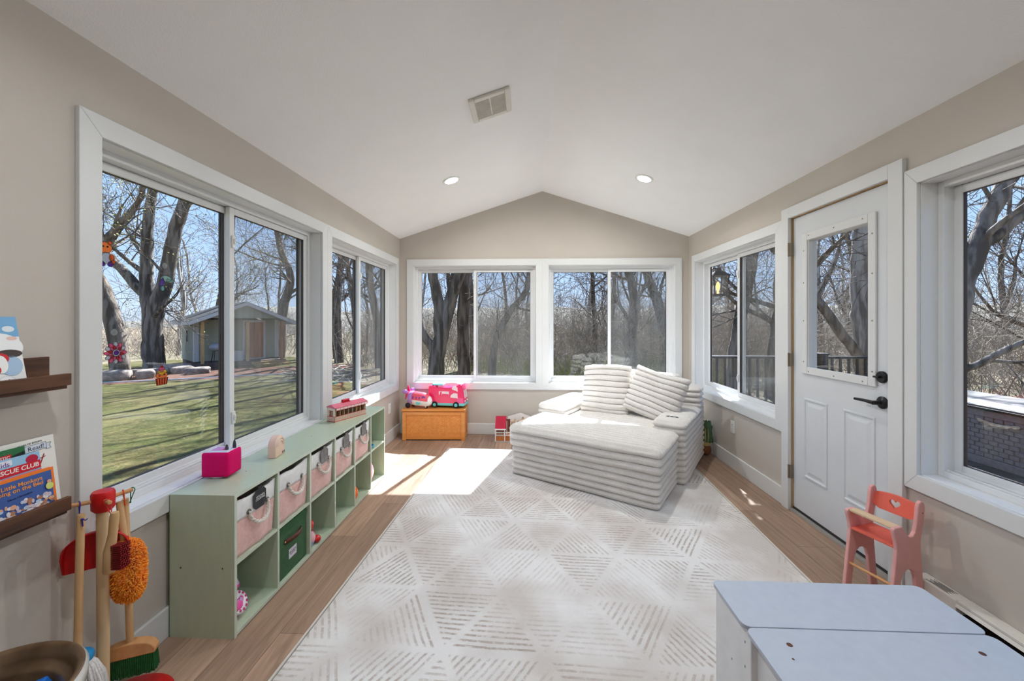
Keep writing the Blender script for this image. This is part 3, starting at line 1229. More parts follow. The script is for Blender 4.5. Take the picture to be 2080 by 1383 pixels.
# dark green bin
M_green = mat('green_felt', (40, 84, 46), rough=0.9, col2=(46, 94, 52), nscale=50, bump=0.25, bscale=260, sheen=0.2, spec=0.1)
M_leather = mat('brown_leather', (96, 46, 28), rough=0.45, col2=(78, 36, 22), nscale=20, bump=0.2, bscale=200)
M_label = mat('label_card', (218, 214, 224), rough=0.6)
M_ink = mat('label_ink', (62, 58, 74), rough=0.7)
y0 = SY0 + pitch * 1 + bt + 0.005
y1 = SY0 + pitch * 2 - 0.005
gb = thing('green_bin', 'dark green fabric bin with a brown leather handle and white label', 'storage bin', (SX1 - 0.018, (y0 + y1) / 2, 0.006 + bt))
W = y1 - y0
mb = MB()
mb.box(-0.255, -W / 2, 0.0, 0, W / 2, 0.012)
mb.box(-0.008, -W / 2, 0.012, 0, W / 2, 0.268)
mb.box(-0.255, -W / 2, 0.012, -0.247, W / 2, 0.268)
mb.box(-0.247, -W / 2, 0.012, -0.008, -W / 2 + 0.008, 0.268)
mb.box(-0.247, W / 2 - 0.008, 0.012, -0.008, W / 2, 0.268)
mb.build('body', M_green, gb, bevel=0.004)
mb = MB()
n = 14
mb.grid(lambda i, j: (0.003 + 0.026 * math.sin(PI * i / n) ** 0.7, -0.075 + 0.15 * i / n, 0.172 + 0.024 * j + 0.006 * math.sin(PI * i / n)), n + 1, 2)
h = mb.build('handle', M_leather, gb, smooth=True)
md = h.modifiers.new('strap', 'SOLIDIFY')
md.thickness = 0.003
mb = MB()
for sy in (-1, 1):
    mb.lathe([(0.0, 0.0), (0.006, 0.0), (0.0045, 0.0022), (0.0, 0.003)], 12, 0, T(0.0055, sy * 0.072, 0.184) @ Ry(PI / 2))
build_each(mb, 'rivet', mat('brass_rivet', (196, 170, 120), rough=0.3, metal=0.9), h, smooth=True)
mb = MB()
mb.box(0.0002, -0.034, 0.072, 0.0016, 0.034, 0.122)
lb = mb.build('label_card', M_label, gb)
text('label_print', 'MAGNETIC\nBLOCKS', 0.0125, M_ink, lb, (0.0018, 0.0, 0.098), (PI / 2, 0, PI / 2), ext=0.0002)

# ------------------------------------------------------------------ picture ledges + books
M_walnut = mat('stained_pine', (112, 70, 44), rough=0.5, col2=(50, 31, 21), nscale=22, stretch=(1.0, 0.12, 1.0), detail=8, lo=0.3, hi=0.7, bump=0.15, bscale=90, bstretch=(1, 0.1, 1))


def ledge(zb, zl, zback, label):
    t = thing('picture_ledge', label, 'shelf', (XL, 1.209, 0))
    Lg = 1.1
    mb = MB()
    mb.box(0.016, -Lg, zb, 0.076, 0, zb + 0.017)
    mb.build('shelf_board', M_walnut, t, bevel=0.001)
    mb = MB()
    mb.box(0.0005, -Lg, zb, 0.016, 0, zback)
    mb.build('back_board', M_walnut, t, bevel=0.001)
    mb = MB()
    mb.box(0.076, -Lg, zb + 0.012, 0.091, 0, zl)
    mb.build('front_lip', M_walnut, t, bevel=0.0015)
    return t


ledge(1.141, 1.190, 1.243, 'dark stained wood picture ledge, upper one left of the big window')
ledge(0.740, 0.795, 0.842, 'dark stained wood picture ledge, lower one holding four leaning books')

M_page = mat('book_pages', (232, 228, 216), rough=0.85)
WH = (240, 238, 232)


def flat(c, r=0.4):
    return mat('print_%d_%d_%d' % c, c, rough=r, col2=c, spec=0.35)


PAL = {}


def P(c):
    if c not in PAL:
        PAL[c] = flat(c)
    return PAL[c]


def book(label, yr, W, Hh, zb, xb, lean, th, covercol, name='picture_book'):
    """leaning against the wall; local x = toward the viewer's right (world +y), local y into the wall, z up the cover"""
    M = Matrix(((0, -1, 0, xb), (1, 0, 0, yr), (0, 0, 1, zb), (0, 0, 0, 1))) @ Rx(-lean)
    t = thing(name, label, 'book', M=M)
    mb = MB()
    mb.box(-W, 0.0, 0, 0, 0.0016, Hh)
    mb.box(-W, th - 0.0016, 0, 0, th, Hh)
    mb.build('cover', P(covercol), t, bevel=0.0004)
    mb = MB()
    mb.box(-W + 0.001, 0.0016, 0.002, -0.002, th - 0.0016, Hh - 0.002)
    mb.build('pages', M_page, t)
    return t


def patch(t, name, poly, col, y=-0.0004):
    """flat print on the cover: poly in cover coordinates (x negative from the right edge, z up)"""
    mb = MB()
    mb.add([(x, y, z) for x, z in poly], [tuple(range(len(poly)))])
    return mb.build(name, P(col), t, fix=False)


def disc(cx, cz, rx, rz=None, n=18, a0=0, a1=2 * PI):
    rz = rz or rx
    return [(cx + rx * math.cos(a0 + (a1 - a0) * k / n), cz + rz * math.sin(a0 + (a1 - a0) * k / n)) for k in range(n)]


RX = (PI / 2, 0, 0)
# upper book with farm animals
bk = book('picture book with sheep and a red-combed hen under blue sky, on the upper ledge', 1.113, 0.20, 0.215, 1.160, -1.487, 0.20, 0.009, (238, 238, 236))
patch(bk, 'cover_art', [(-0.2, 0.155), (0, 0.155), (0, 0.2148), (-0.2, 0.2148)], (116, 172, 214))
mb = MB()
art = [
    (disc(-0.022, 0.178, 0.014, 0.009), (222, 230, 236), -0.0008),
    (disc(-0.055, 0.125, 0.06, 0.042, 28), (240, 240, 240), -0.0008),
    (disc(-0.018, 0.150, 0.012, 0.006), (232, 196, 182), -0.0012),
    (disc(-0.030, 0.105, 0.030, 0.012), (60, 48, 44), -0.0012),
    (disc(-0.030, 0.070, 0.026, 0.030), (168, 196, 222), -0.0012),
    (disc(-0.052, 0.092, 0.020, 0.016), (204, 34, 40), -0.0016),
    (disc(-0.052, 0.075, 0.015, 0.026), (244, 243, 240), -0.0020),
    (disc(-0.060, 0.060, 0.006, 0.010), (204, 34, 40), -0.0024),
    (disc(-0.056, 0.083, 0.0022), (30, 30, 30), -0.0024),
    (disc(-0.066, 0.133, 0.003), (30, 30, 30), -0.0012),
    ([(-0.2, 0.0005), (-0.062, 0.0005), (-0.066, 0.06), (-0.2, 0.07)], (226, 160, 190), -0.0012),
    (disc(-0.045, 0.026, 0.020, 0.016), (226, 228, 230), -0.0014),
    (disc(-0.045, 0.026, 0.016, 0.012), (246, 246, 246), -0.0018),
    (disc(-0.050, 0.028, 0.0018), (40, 40, 40), -0.0022), (disc(-0.041, 0.029, 0.0018), (40, 40, 40), -0.0022),
    ([(-0.03, 0.0005), (-0.0005, 0.0005), (-0.0005, 0.006)], (196, 190, 70), -0.0014),
]
for poly, c, y in art:
    mb.add([(x, y, z) for x, z in poly], [tuple(range(len(poly)))], list({a[1]: 0 for a in art}).index(c))
mb.build('animal_drawing', [P(c) for c in list({a[1]: 0 for a in art})], bk, fix=False)

# lower ledge, back to front
bk = book('tall white reading book with a banner title, rearmost on the lower ledge', 1.224, 0.20, 0.232, 0.759, -1.521, 0.13, 0.006, (236, 234, 226))
mb = MB()
mb.add([(-0.12, -0.0006, 0.189), (-0.022, -0.0006, 0.195), (-0.022, -0.0006, 0.215), (-0.12, -0.0006, 0.209)], [(0, 1, 2, 3)])
mb.add([(-0.022, -0.0005, 0.190), (-0.010, -0.0005, 0.192), (-0.014, -0.0005, 0.201), (-0.009, -0.0005, 0.210), (-0.022, -0.0005, 0.209)], [(0, 1, 2, 3, 4)])
bn = mb.build('title_banner', P((214, 220, 230)), bk, fix=False)
mb = MB()
for a, b_ in (((-0.12, 0.189), (-0.022, 0.195)), ((-0.12, 0.209), (-0.022, 0.215)), ((-0.022, 0.190), (-0.010, 0.192)), ((-0.010, 0.192), (-0.014, 0.201)), ((-0.014, 0.201), (-0.009, 0.210)), ((-0.009, 0.210), (-0.022, 0.209)), ((-0.022, 0.19), (-0.022, 0.216))):
    mb.tube([(a[0], -0.0008, a[1]), (b_[0], -0.0008, b_[1])], 0.0005, 4)
mb.build('banner_outline', P((40, 48, 60)), bn)
text('title_text', 'I Can Read!', 0.0185, P((52, 60, 78)), bk, (-0.027, -0.0008, 0.2035), (PI / 2, -0.06, 0), ext=0.0002, align='RIGHT')
text('series_text', 'YEARS OF BOOKS', 0.0075, P((60, 66, 80)), bk, (-0.032, -0.0008, 0.2205), (PI / 2, -0.06, 0), ext=0.0002, align='RIGHT')
mb = MB()
mb.tube([(-0.042, -0.001, 0.150), (-0.030, -0.001, 0.178)], 0.0012, 5)
mb.tube([(-0.046, -0.001, 0.166), (-0.028, -0.001, 0.170)], 0.0012, 5)
mb.build('red_figure', P((160, 34, 44)), bk)

bk = book('book with green top and red publisher strip, second from rear on the lower ledge', 1.142, 0.20, 0.220, 0.759, -1.509, 0.14, 0.006, (44, 112, 66))
patch(bk, 'yellow_corner', [(-0.2, 0.150), (-0.050, 0.178), (-0.09, 0.195), (-0.2, 0.17)], (226, 170, 50))
patch(bk, 'dark_pencil', [(-0.11, 0.178), (-0.002, 0.206), (-0.002, 0.196), (-0.03, 0.176), (-0.11, 0.16)], (30, 34, 36), -0.0008)
patch(bk, 'red_strip', [(-0.2, 0.186), (-0.035, 0.191), (-0.033, 0.205), (-0.2, 0.202)], (206, 36, 44), -0.0012)
text('publisher_text', 'SCHOLASTIC', 0.0115, P((240, 236, 230)), bk, (-0.037, -0.0015, 0.1965), (PI / 2, 0, 0), ext=0.0002, align='RIGHT', bold=0.0002)

bk = book('paperback with red title band and puppies, third from rear on the lower ledge', 1.168, 0.165, 0.196, 0.759, -1.497, 0.15, 0.006, (150, 196, 226))
patch(bk, 'white_corner', [(-0.165, 0.166), (-0.066, 0.176), (-0.066, 0.192), (-0.165, 0.19)], (226, 228, 240))
text('imprint_text', 'kids', 0.018, P((130, 70, 150)), bk, (-0.072, -0.0008, 0.180), (PI / 2, 0, 0), ext=0.0002, align='RIGHT')
text('imprint_text', 'ASPCA', 0.018, P((222, 70, 40)), bk, (-0.108, -0.0008, 0.176), (PI / 2, 0, 0), ext=0.0002, align='RIGHT', bold=0.0002)
patch(bk, 'balloon', disc(-0.020, 0.178, 0.015, 0.013), (186, 24, 62), -0.0008)
patch(bk, 'title_band', [(-0.165, 0.142), (-0.001, 0.146), (-0.001, 0.170), (-0.165, 0.168)], (206, 30, 46), -0.001)
text('title_text', 'PET RESCUE CLUB', 0.0176, P((246, 244, 240)), bk, (-0.006, -0.0014, 0.1575), (PI / 2, 0, 0), ext=0.0002, align='RIGHT', bold=0.0003, shear=0.1)
patch(bk, 'meadow', [(-0.165, 0.06), (-0.0005, 0.06), (-0.0005, 0.142), (-0.165, 0.140)], (222, 120, 150), -0.0007)
patch(bk, 'green_bush', disc(-0.07, 0.112, 0.062, 0.024), (110, 150, 54), -0.0011)
patch(bk, 'dark_puppy', disc(-0.125, 0.098, 0.035, 0.022), (44, 50, 66), -0.0015)
text('subtitle_text', 'No Time\nfor Hallie', 0.017, P((214, 216, 96)), bk, (-0.022, -0.0018, 0.123), (PI / 2, 0, 0), ext=0.0002, align='RIGHT')

bk = book('board book with orange border and five little monkeys, front on the lower ledge', 1.183, 0.165, 0.142, 0.759, -1.481, 0.13, 0.012, (240, 124, 34))
patch(bk, 'blue_night', [(-0.165, 0.004), (-0.007, 0.004), (-0.007, 0.134), (-0.165, 0.134)], (62, 92, 158))
text('title_text', 'Five Little Monkeys\nJumping on the Bed', 0.0162, P((246, 158, 70)), bk, (-0.094, -0.0010, 0.111), (PI / 2, 0, 0), ext=0.0002, bold=0.0002)
text('author_text', 'Eileen Christelow', 0.008, P((26, 34, 66)), bk, (-0.086, -0.0010, 0.084), (PI / 2, -0.06, 0), ext=0.0002)
rr = random.Random(4)
mb = MB()
cols = [(226, 222, 226), (206, 190, 200), (224, 168, 136), (176, 120, 90), (180, 200, 220), (206, 214, 120)]
for k in range(110):
    mb.add([(x, -0.0008 - 0.00002 * k, z) for x, z in disc(-0.158 + 0.146 * rr.random(), 0.012 + 0.056 * rr.random() ** 1.3, 0.003 + 0.006 * rr.random(), 0.003 + 0.005 * rr.random(), 12)], [tuple(range(12))], rr.randrange(5))
mb.add([(x, -0.0040, z) for x, z in disc(-0.017, 0.088, 0.010, 0.011, 12)], [tuple(range(12))], 5)
mb.add([(x, -0.0042, z) for x, z in disc(-0.017, 0.102, 0.006, 0.005, 12)], [tuple(range(12))], 2)
mb.build('monkey_drawing', [P(c) for c in cols], bk, fix=False)
# ------------------------------------------------------------------ things on the shelf top
ZT = SH
M_hot = mat('magenta_fabric', (226, 0, 104), rough=0.75, col2=(218, 0, 98), nscale=90, bump=0.2, bscale=600, spec=0.2)
M_lilacw = mat('speaker_top', (226, 220, 236), rough=0.5)
M_lilac = mat('speaker_pad', (206, 150, 206), rough=0.7)
M_ear = mat('grey_rubber', (74, 68, 78), rough=0.6)
t = thing('toy_speaker', 'bright magenta cube music player with two small grey ears on shelf', 'music player', (-1.4775, 1.842, ZT), 0.10)
mb = MB()
# soft cube with slightly bulging sides
def soft_cube(mb, hx, hy, hz, r, zc, n=14, m=0, bulge=0.0):
    for ax in range(3):
        for sg in (-1, 1):
            def fn(i, j):
                a, b_ = 2 * i / n - 1, 2 * j / n - 1
                p = [0, 0, 0]
                p[ax] = sg
                p[(ax + 1) % 3] = a
                p[(ax + 2) % 3] = b_
                h = (hx, hy, hz)
                P0 = Vector((p[0] * hx, p[1] * hy, p[2] * hz))
                q = Vector([max(-h[k] + r, min(h[k] - r, P0[k])) for k in range(3)])
                d = P0 - q
                d = d.normalized() * r if d.length > 1e-9 else d
                o = q + d
                o[ax] += sg * bulge * (1 - a * a) * (1 - b_ * b_)
                o.z += zc
                return o
            mb.grid(fn, n + 1, n + 1, m)
soft_cube(mb, 0.062, 0.053, 0.058, 0.011, 0.067, bulge=0.003)
mb.build('body', M_hot, t, smooth=True, ang=180)
mb = MB()
mb.box(-0.055, -0.046, 0.118, 0.055, 0.046, 0.1275)
tp = mb.build('top_cap', M_lilacw, t, bevel=0.006, seg=3)
mb = MB()
mb.box(-0.036, -0.022, 0.1276, 0.010, 0.030, 0.1286)
mb.build('play_pad', M_lilac, tp)
for (ex, ey, h) in ((0.030, -0.012, 0.026), (0.047, 0.018, 0.040)):
    mb = MB()
    mb.lathe([(0.0085, 0.0), (0.0085, h * 0.35), (0.0055, h * 0.8), (0.0015, h)], 14, 0, T(ex, ey, 0.127) @ Matrix.Diagonal((1, 0.6, 1, 1)))
    mb.build('ear', M_ear, tp, smooth=True)
mb = MB()
mb.lathe([(0.040, 0.0005), (0.046, 0.004), (0.046, 0.012)], 28)
mb.build('foot_ring', M_lilacw, t, smooth=True)

M_peach = mat('peach_plastic', (240, 206, 186), rough=0.5, col2=(238, 203, 183))
M_peachd = mat('peach_glow_panel', (246, 222, 206), rough=0.6)
t = thing('night_light', 'small peach arch shaped night light standing on the green shelf', 'night light', (-1.393, 2.125, ZT), 0.12)
mb = MB()
arch = [(-0.052, 0.0), (0.052, 0.0)] + [(0.052 * math.cos(a), 0.058 + 0.055 * math.sin(a)) for a in [PI * k / 24 for k in range(25)]]
mb.prism(arch, -0.021, 0.021, 0, Rz(PI / 2))
mb.build('body', M_peach, t, bevel=0.006, seg=3, smooth=True)
mb = MB()
for rr_ in (0.042, 0.028):
    mb.tube([(0.022, rr_ * math.cos(PI * k / 16), 0.058 + rr_ * math.sin(PI * k / 16)) for k in range(17)], 0.004, 8)
mb.build('arch_ridges', M_peachd, t, smooth=True)
mb = MB()
for k in (-1, 1):
    mb.box(0.02, 0.030 + k * 0.008, 0.008, 0.0235, 0.034 + k * 0.008, 0.02)
mb.build('buttons', M_grommet, t)

# wooden toy stable car with pink roof
M_cream = mat('cream_toy_wood', (238, 222, 200), rough=0.6, col2=(232, 214, 190), nscale=40, stretch=(1, 0.1, 1))
M_toyred = mat('toy_red_paint', (196, 24, 46), rough=0.45)
M_toypink = mat('faded_red_roof', (226, 124, 142), rough=0.6, col2=(218, 110, 130), nscale=20)
M_tan = mat('toy_tan_wood', (196, 166, 132), rough=0.7, col2=(182, 150, 116), nscale=30)
ang = math.atan2(-1.276 + 1.413, 3.103 - 2.837)
t = thing('toy_stable', 'long toy horse stable with pink roof and striped rail on green shelf', 'toy building', (-1.390, 2.975, ZT), -ang * 0.85)
# local y along the length (0.29), x toward the room
Lh, Dh = 0.150, 0.040
mb = MB()
mb.box(-Dh, -Lh, 0.0, Dh, Lh, 0.006)
mb.box(-Dh, -Lh, 0.006, -Dh + 0.005, Lh, 0.108)
mb.box(-Dh + 0.005, Lh - 0.005, 0.006, Dh - 0.003, Lh, 0.108)
mb.build('floor_and_back', M_cream, t)
mb = MB()
mb.box(Dh - 0.005, -Lh, 0.006, Dh, Lh, 0.043)
rail = mb.build('front_rail', M_cream, t)
mb = MB()
for k in range(46):
    y = -Lh + 0.003 + k * (2 * Lh - 0.006) / 45
    mb.box(Dh, y - 0.0006, 0.007, Dh + 0.0006, y + 0.0006, 0.042)
for z in (0.005, 0.0415):
    mb.box(Dh, -Lh, z, Dh + 0.001, Lh, z + 0.003)
mb.build('rail_stripes', M_toyred, rail)
mb = MB()
frame_box(mb, -Dh, Dh, 0.0, 0.108, 0.022, -Lh, -Lh + 0.005)
mb.box(-Dh + 0.02, -Lh, 0.02, Dh - 0.02, -Lh + 0.005, 0.045)
ew = mb.build('end_wall', M_cream, t)
mb = MB()
for k in range(13):
    x = -Dh + 0.003 + k * (2 * Dh - 0.006) / 12
    mb.box(x - 0.0006, -Lh - 0.0006, 0.007, x + 0.0006, -Lh, 0.041)
for z in (0.005, 0.0415):
    mb.box(-Dh, -Lh - 0.001, z, Dh, -Lh, z + 0.003)
frame_box(mb, -0.021, 0.021, 0.044, 0.087, 0.003, -Lh - 0.001, -Lh)
mb.build('end_stripes', M_toyred, ew)
mb = MB()
for k in range(8):
    y = -Lh + 0.012 + k * (2 * Lh - 0.016) / 7.4
    mb.box(Dh - 0.005, y - 0.0022, 0.043, Dh - 0.001, y + 0.0022, 0.1)
    mb.box(-Dh + 0.005, y - 0.0015, 0.006, Dh - 0.005, y + 0.0015, 0.08)
mb.build('stall_dividers', M_tan, t)
mb = MB()
mb.prism([(-Dh - 0.004, 0.108), (Dh + 0.010, 0.104), (Dh + 0.010, 0.108), (0.0, 0.130), (-Dh - 0.004, 0.114)], -Lh - 0.004, Lh + 0.006)
roof = mb.build('roof', M_toypink, t)
mb = MB()
mb.box(Dh + 0.0105, -Lh + 0.004, 0.088, Dh + 0.0130, Lh + 0.006, 0.106)
aw = mb.build('awning_board', mat('awning_paint', (240, 216, 210), rough=0.6), roof)
mb = MB()
for k in range(10):
    y = -Lh + 0.004 + k * (2 * Lh + 0.001) / 9
    mb.box(Dh + 0.013, y - 0.001, 0.088, Dh + 0.0136, y + 0.001, 0.106)
mb.box(Dh + 0.013, -Lh + 0.004, 0.0875, Dh + 0.0138, Lh + 0.006, 0.0895)
mb.box(Dh + 0.013, -Lh + 0.004, 0.1045, Dh + 0.0138, Lh + 0.006, 0.1065)
mb.build('awning_stripes', M_toyred, aw)
mb = MB()
mb.box(-0.012, -0.052, 0.122, 0.012, 0.018, 0.132)
mb.tube([(0, -0.050, 0.140), (0, 0.012, 0.140)], 0.010, 12)
mb.build('carry_handle', M_toyred, roof, smooth=True)
stM = t.matrix_basis.copy()


def peg_horse(label, y, col, loc=None, s=1.0, group='toy horses in the stable stalls'):
    M = (T(-1.390, 2.975, ZT) @ Rz(-ang * 0.85) @ T(0.004, y, 0.0062)) if loc is None else loc
    h = thing('toy_horse', label, 'toy animal', M=M, group=group)
    mm = P(col)
    mb = MB()
    mb.tube([(-0.020 * s, 0, 0.042 * s), (-0.006 * s, 0, 0.041 * s), (0.012 * s, 0, 0.044 * s)], [0.010 * s, 0.011 * s, 0.010 * s], 10)
    mb.tube([(0.008 * s, 0, 0.046 * s), (0.017 * s, 0, 0.060 * s), (0.020 * s, 0, 0.068 * s)], [0.009 * s, 0.006 * s, 0.005 * s], 8)
    mb.tube([(0.016 * s, 0, 0.069 * s), (0.026 * s, 0, 0.062 * s)], [0.006 * s, 0.004 * s], 8)
    for lx in (-0.017, 0.010):
        for ly in (-0.005, 0.005):
            mb.tube([(lx * s, ly * s, 0.040 * s), (lx * s, ly * s, 0.0)], [0.0042 * s, 0.003 * s], 6)
    mb.build('body', mm, h, smooth=True)
    mb = MB()
    mb.tube([(0.010 * s, 0, 0.056 * s), (0.014 * s, 0, 0.066 * s), (0.019 * s, 0, 0.073 * s)], 0.0025 * s, 6)
    mb.tube([(-0.028 * s, 0, 0.044 * s), (-0.034 * s, 0, 0.030 * s)], [0.003 * s, 0.002 * s], 6)
    mb.build('mane_and_tail', P((60, 44, 36)), h, smooth=True)
    return h


step = (2 * Lh - 0.016) / 7.4
for k, (lb, c) in {3: ('grey toy horse in stable, nearer of the two grey ones', (120, 126, 120)), 4: ('grey toy horse in stable, farther of the two grey ones', (132, 134, 140)),
                   5: ('golden yellow toy horse inside the pink roofed stable', (206, 152, 30)), 6: ('dark brown toy horse near the far end of the pink roofed stable', (96, 40, 34))}.items():
    peg_horse(lb, -Lh + 0.012 + step * (k + 0.5) + 0.001, c)

# ------------------------------------------------------------------ toys inside the lower cubes
ZB = 0.006 + bt


def cell_y(k):
    return SY0 + pitch * k + bt, SY0 + pitch * (k + 1)


M_pinkp = mat('pink_plastic', (232, 84, 160), rough=0.35)
M_lav = mat('lavender_plastic', (204, 176, 220), rough=0.35)
M_whitep = mat('white_gloss_plastic', (240, 238, 240), rough=0.3)
M_redp = mat('red_gloss_plastic', (204, 20, 28), rough=0.25, coat=0.4)
t = thing('toy_telephone', 'pink and lavender toy telephone with polka dot dial in the nearest lower cube', 'toy phone', (-1.335, 1.728, ZB), 0.55)
mb = MB()
mb.ball((0, 0, 0.045), 0.055, 24, 0, None, (0.75, 1.0, 0.82))
mb.build('body', M_pinkp, t, smooth=True)
DM = T(0.012, -0.006, 0.060) @ Rz(-0.5) @ Ry(math.radians(62))
mb = MB()
mb.lathe([(0.0, 0.018), (0.030, 0.021), (0.046, 0.018), (0.050, 0.010), (0.046, 0.0)], 32, 0, DM)
dl = mb.build('dial', M_whitep, t, smooth=True)
mb = MB()
for k in range(12):
    a = 2 * PI * k / 12
    mb.lathe([(0.0, 0.0202), (0.0062, 0.0202)], 12, 0, DM @ T(0.0385 * math.cos(a), 0.0385 * math.sin(a), 0.0015) @ Matrix.Identity(4))
hp = []
for k in range(28):
    a = 2 * PI * k / 28
    hp.append((0.0013 * (16 * math.sin(a) ** 3), 0.0013 * (13 * math.cos(a) - 5 * math.cos(2 * a) - 2 * math.cos(3 * a) - math.cos(4 * a))))
mb.add([DM @ Vector((-y * 1.15, x * 1.15, 0.0225)) for x, y in hp], [tuple(range(28))])
mb.build('dial_dots', M_pinkp, dl, fix=False)
mb = MB()
mb.add([DM @ Vector((-y * 0.8, x * 0.8, 0.0232)) for x, y in hp], [tuple(range(28))])
mb.build('dial_heart', M_lav, dl, fix=False)
mb = MB()
mb.tube([(0.0, -0.052, 0.116), (0.0, -0.045, 0.136), (0.0, 0.0, 0.146), (0.0, 0.045, 0.136), (0.0, 0.052, 0.116)], [0.019, 0.014, 0.0105, 0.014, 0.019], 14)
hs = mb.build('handset', M_lav, t, smooth=True)
mb = MB()
mb.lathe([(0.015, 0.085), (0.011, 0.098), (0.014, 0.118), (0.010, 0.136)], 14)
mb.build('cradle', M_pinkp, t, smooth=True)
for sy in (-1, 1):
    mb = MB()
    mb.lathe([(0.0, -0.004), (0.0205, -0.004), (0.0205, 0.006), (0.017, 0.010)], 16, 0, T(0, sy * 0.052, 0.108))
    mb.build('ear_cup', M_pinkp, hs, smooth=True)

ya, yb_ = cell_y(2)
t = thing('wobble_toy', 'red, pink and blue rounded baby toy in the cube beyond green bin', 'toy', (-1.318, ya + 0.065, ZB), 0.3)
mb = MB()
mb.lathe([(0.02, 0.0), (0.038, 0.006), (0.046, 0.03), (0.040, 0.06), (0.028, 0.078), (0.016, 0.086)], 24)
mb.build('body', mat('powder_blue', (150, 176, 216), rough=0.4), t, smooth=True)
mb = MB()
mb.lathe([(0.047, 0.03), (0.0485, 0.042), (0.0435, 0.062), (0.030, 0.081)], 24, capb=False, capt=False)
mb.build('bib', mat('baby_pink', (232, 176, 186), rough=0.4), t, smooth=True)
mb = MB()
mb.ball((0, 0, 0.120), 0.040, 20)
mb.build('head', M_redp, t, smooth=True)
for sy in (-1, 1):
    mb = MB()
    mb.ball((0.012, sy * 0.052, 0.046), 0.020, 14)
    mb.build('hand_bead', M_redp, t, smooth=True)
mb = MB()
mb.ball((0.052, 0.025, 0.022), 0.022, 14)
mb.build('foot_bead', M_redp, t, smooth=True)

ya, yb_ = cell_y(4)
M_orangeb = mat('orange_rubber', (248, 112, 20), rough=0.4)
t = thing('toy_ball', 'orange ball in the lower cube under the fifth pink bin', 'ball', (-1.322, ya + 0.056, ZB))
mb = MB()
mb.ball((0, 0, 0.0605), 0.0595, 32)
bd = mb.build('ball_shell', M_orangeb, t, smooth=True)
mb = MB()
mb.tube([(0.0597 * math.cos(a), 0, 0.0605 + 0.0597 * math.sin(a)) for a in [2 * PI * k / 32 for k in range(32)]], 0.0012, 6, closed=True)
mb.build('seam', mat('ball_seam', (196, 80, 10), rough=0.6), bd)

ya, yb_ = cell_y(5)
M_plushp = mat('pink_plush', (228, 158, 184), rough=0.95, col2=(236, 172, 196), nscale=80, bump=0.4, bscale=200, sheen=0.4, spec=0.05)
t = thing('plush_toy', 'round pink plush toy with a yellow patch in the farthest lower cube', 'plush toy', (-1.335, ya + 0.080, ZB), 0.2)
mb = MB()
mb.ball((0, 0, 0.100), 0.1, 28, 0, None, (0.62, 0.70, 0.98))
bd = mb.build('body', M_plushp, t, smooth=True)
mb = MB()
mb.ball((0.048, 0.028, 0.085), 0.026, 16, 0, None, (0.55, 0.8, 1.25))
mb.build('yellow_patch', mat('yellow_plush', (236, 178, 80), rough=0.9, bump=0.3, bscale=200), bd, smooth=True)
mb = MB()
for sy in (-1, 1):
    mb.ball((0.01, sy * 0.035, 0.19), 0.02, 12, 0, None, (0.6, 1, 1))
build_each(mb, 'ear', M_plushp, bd, smooth=True)

M_bluep = mat('sky_blue_plastic', (72, 160, 200), rough=0.3)
t = thing('toy_ring', 'blue plastic handled toy lying in the farthest upper cube', 'toy', (-1.315, ya + 0.085, ZM + bt / 2), 0.3)
mb = MB()
mb.tube([(0.042 * math.cos(a), 0.052 * math.sin(a), 0.0075 + 0.004 * math.cos(a)) for a in [2 * PI * k / 28 for k in range(28)]], 0.007, 10, closed=True)
mb.build('ring', M_bluep, t, smooth=True)
mb = MB()
mb.ball((-0.03, -0.045, 0.03), 0.03, 18)
mb.build('knob', mat('tan_plastic', (206, 170, 150), rough=0.4), t, smooth=True)

# ------------------------------------------------------------------ wooden toy chest with a woven front
M_honey = mat('honey_wood', (228, 148, 72), rough=0.4, col2=(212, 132, 58), nscale=16, stretch=(0.12, 1, 1), detail=7, coat=0.15, spec=0.4)
M_weave = mat('woven_splint', (236, 160, 82), rough=0.6, col2=(220, 140, 66), nscale=50)
t = thing('toy_chest', 'honey wood blanket chest with woven panels below the back window', 'chest', (-1.432, 4.425, 0), 0.035)
CW, CDp, CH = 0.712, 0.252, 0.356
mb = MB()
mb.box(0.014, 0.014, 0.012, CW - 0.014, CDp - 0.004, CH - 0.034)
mb.build('carcass', M_honey, t)
mb = MB()
mb.box(-0.008, -0.010, CH - 0.026, CW + 0.008, CDp, CH)
mb.build('lid', M_honey, t, bevel=0.006, seg=3)
mb = MB()
zt = CH - 0.032
for (a, b_) in ((0.0, 0.042), (CW - 0.042, CW)):
    mb.box(a, 0.0, 0.0, b_, 0.016, zt)
mb.box(0.042, 0.0, zt - 0.034, CW - 0.042, 0.016, zt)
mb.box(0.042, 0.0, 0.012, CW - 0.042, 0.016, 0.048)
for xx in (0.0, CW - 0.016):
    mb.box(xx, 0.016, 0.0, xx + 0.016, 0.050, zt)
    mb.box(xx, CDp - 0.046, 0.0, xx + 0.016, CDp - 0.004, zt)
    mb.box(xx, 0.05, zt - 0.034, xx + 0.016, CDp - 0.046, zt)
    mb.box(xx, 0.05, 0.012, xx + 0.016, CDp - 0.046, 0.048)
mb.build('frame_rails', M_honey, t, bevel=0.002)


def weave(name, M, w, h):
    mb = MB()
    nx, nz = 144, 100
    def fn(i, j):
        x, z = w * i / nx, h * j / nz
        row = int(j / nz * 25)
        ph = (row % 2) * PI
        y = 0.0032 * math.sin(2 * PI * x / 0.046 + ph) + 0.0012 * math.cos(2 * PI * (j / nz * 25 % 1.0))
        return M @ Vector((x, -y, z))
    mb.grid(fn, nx + 1, nz + 1)
    return mb.build(name, M_weave, t, smooth=True, ang=60, fix=False)


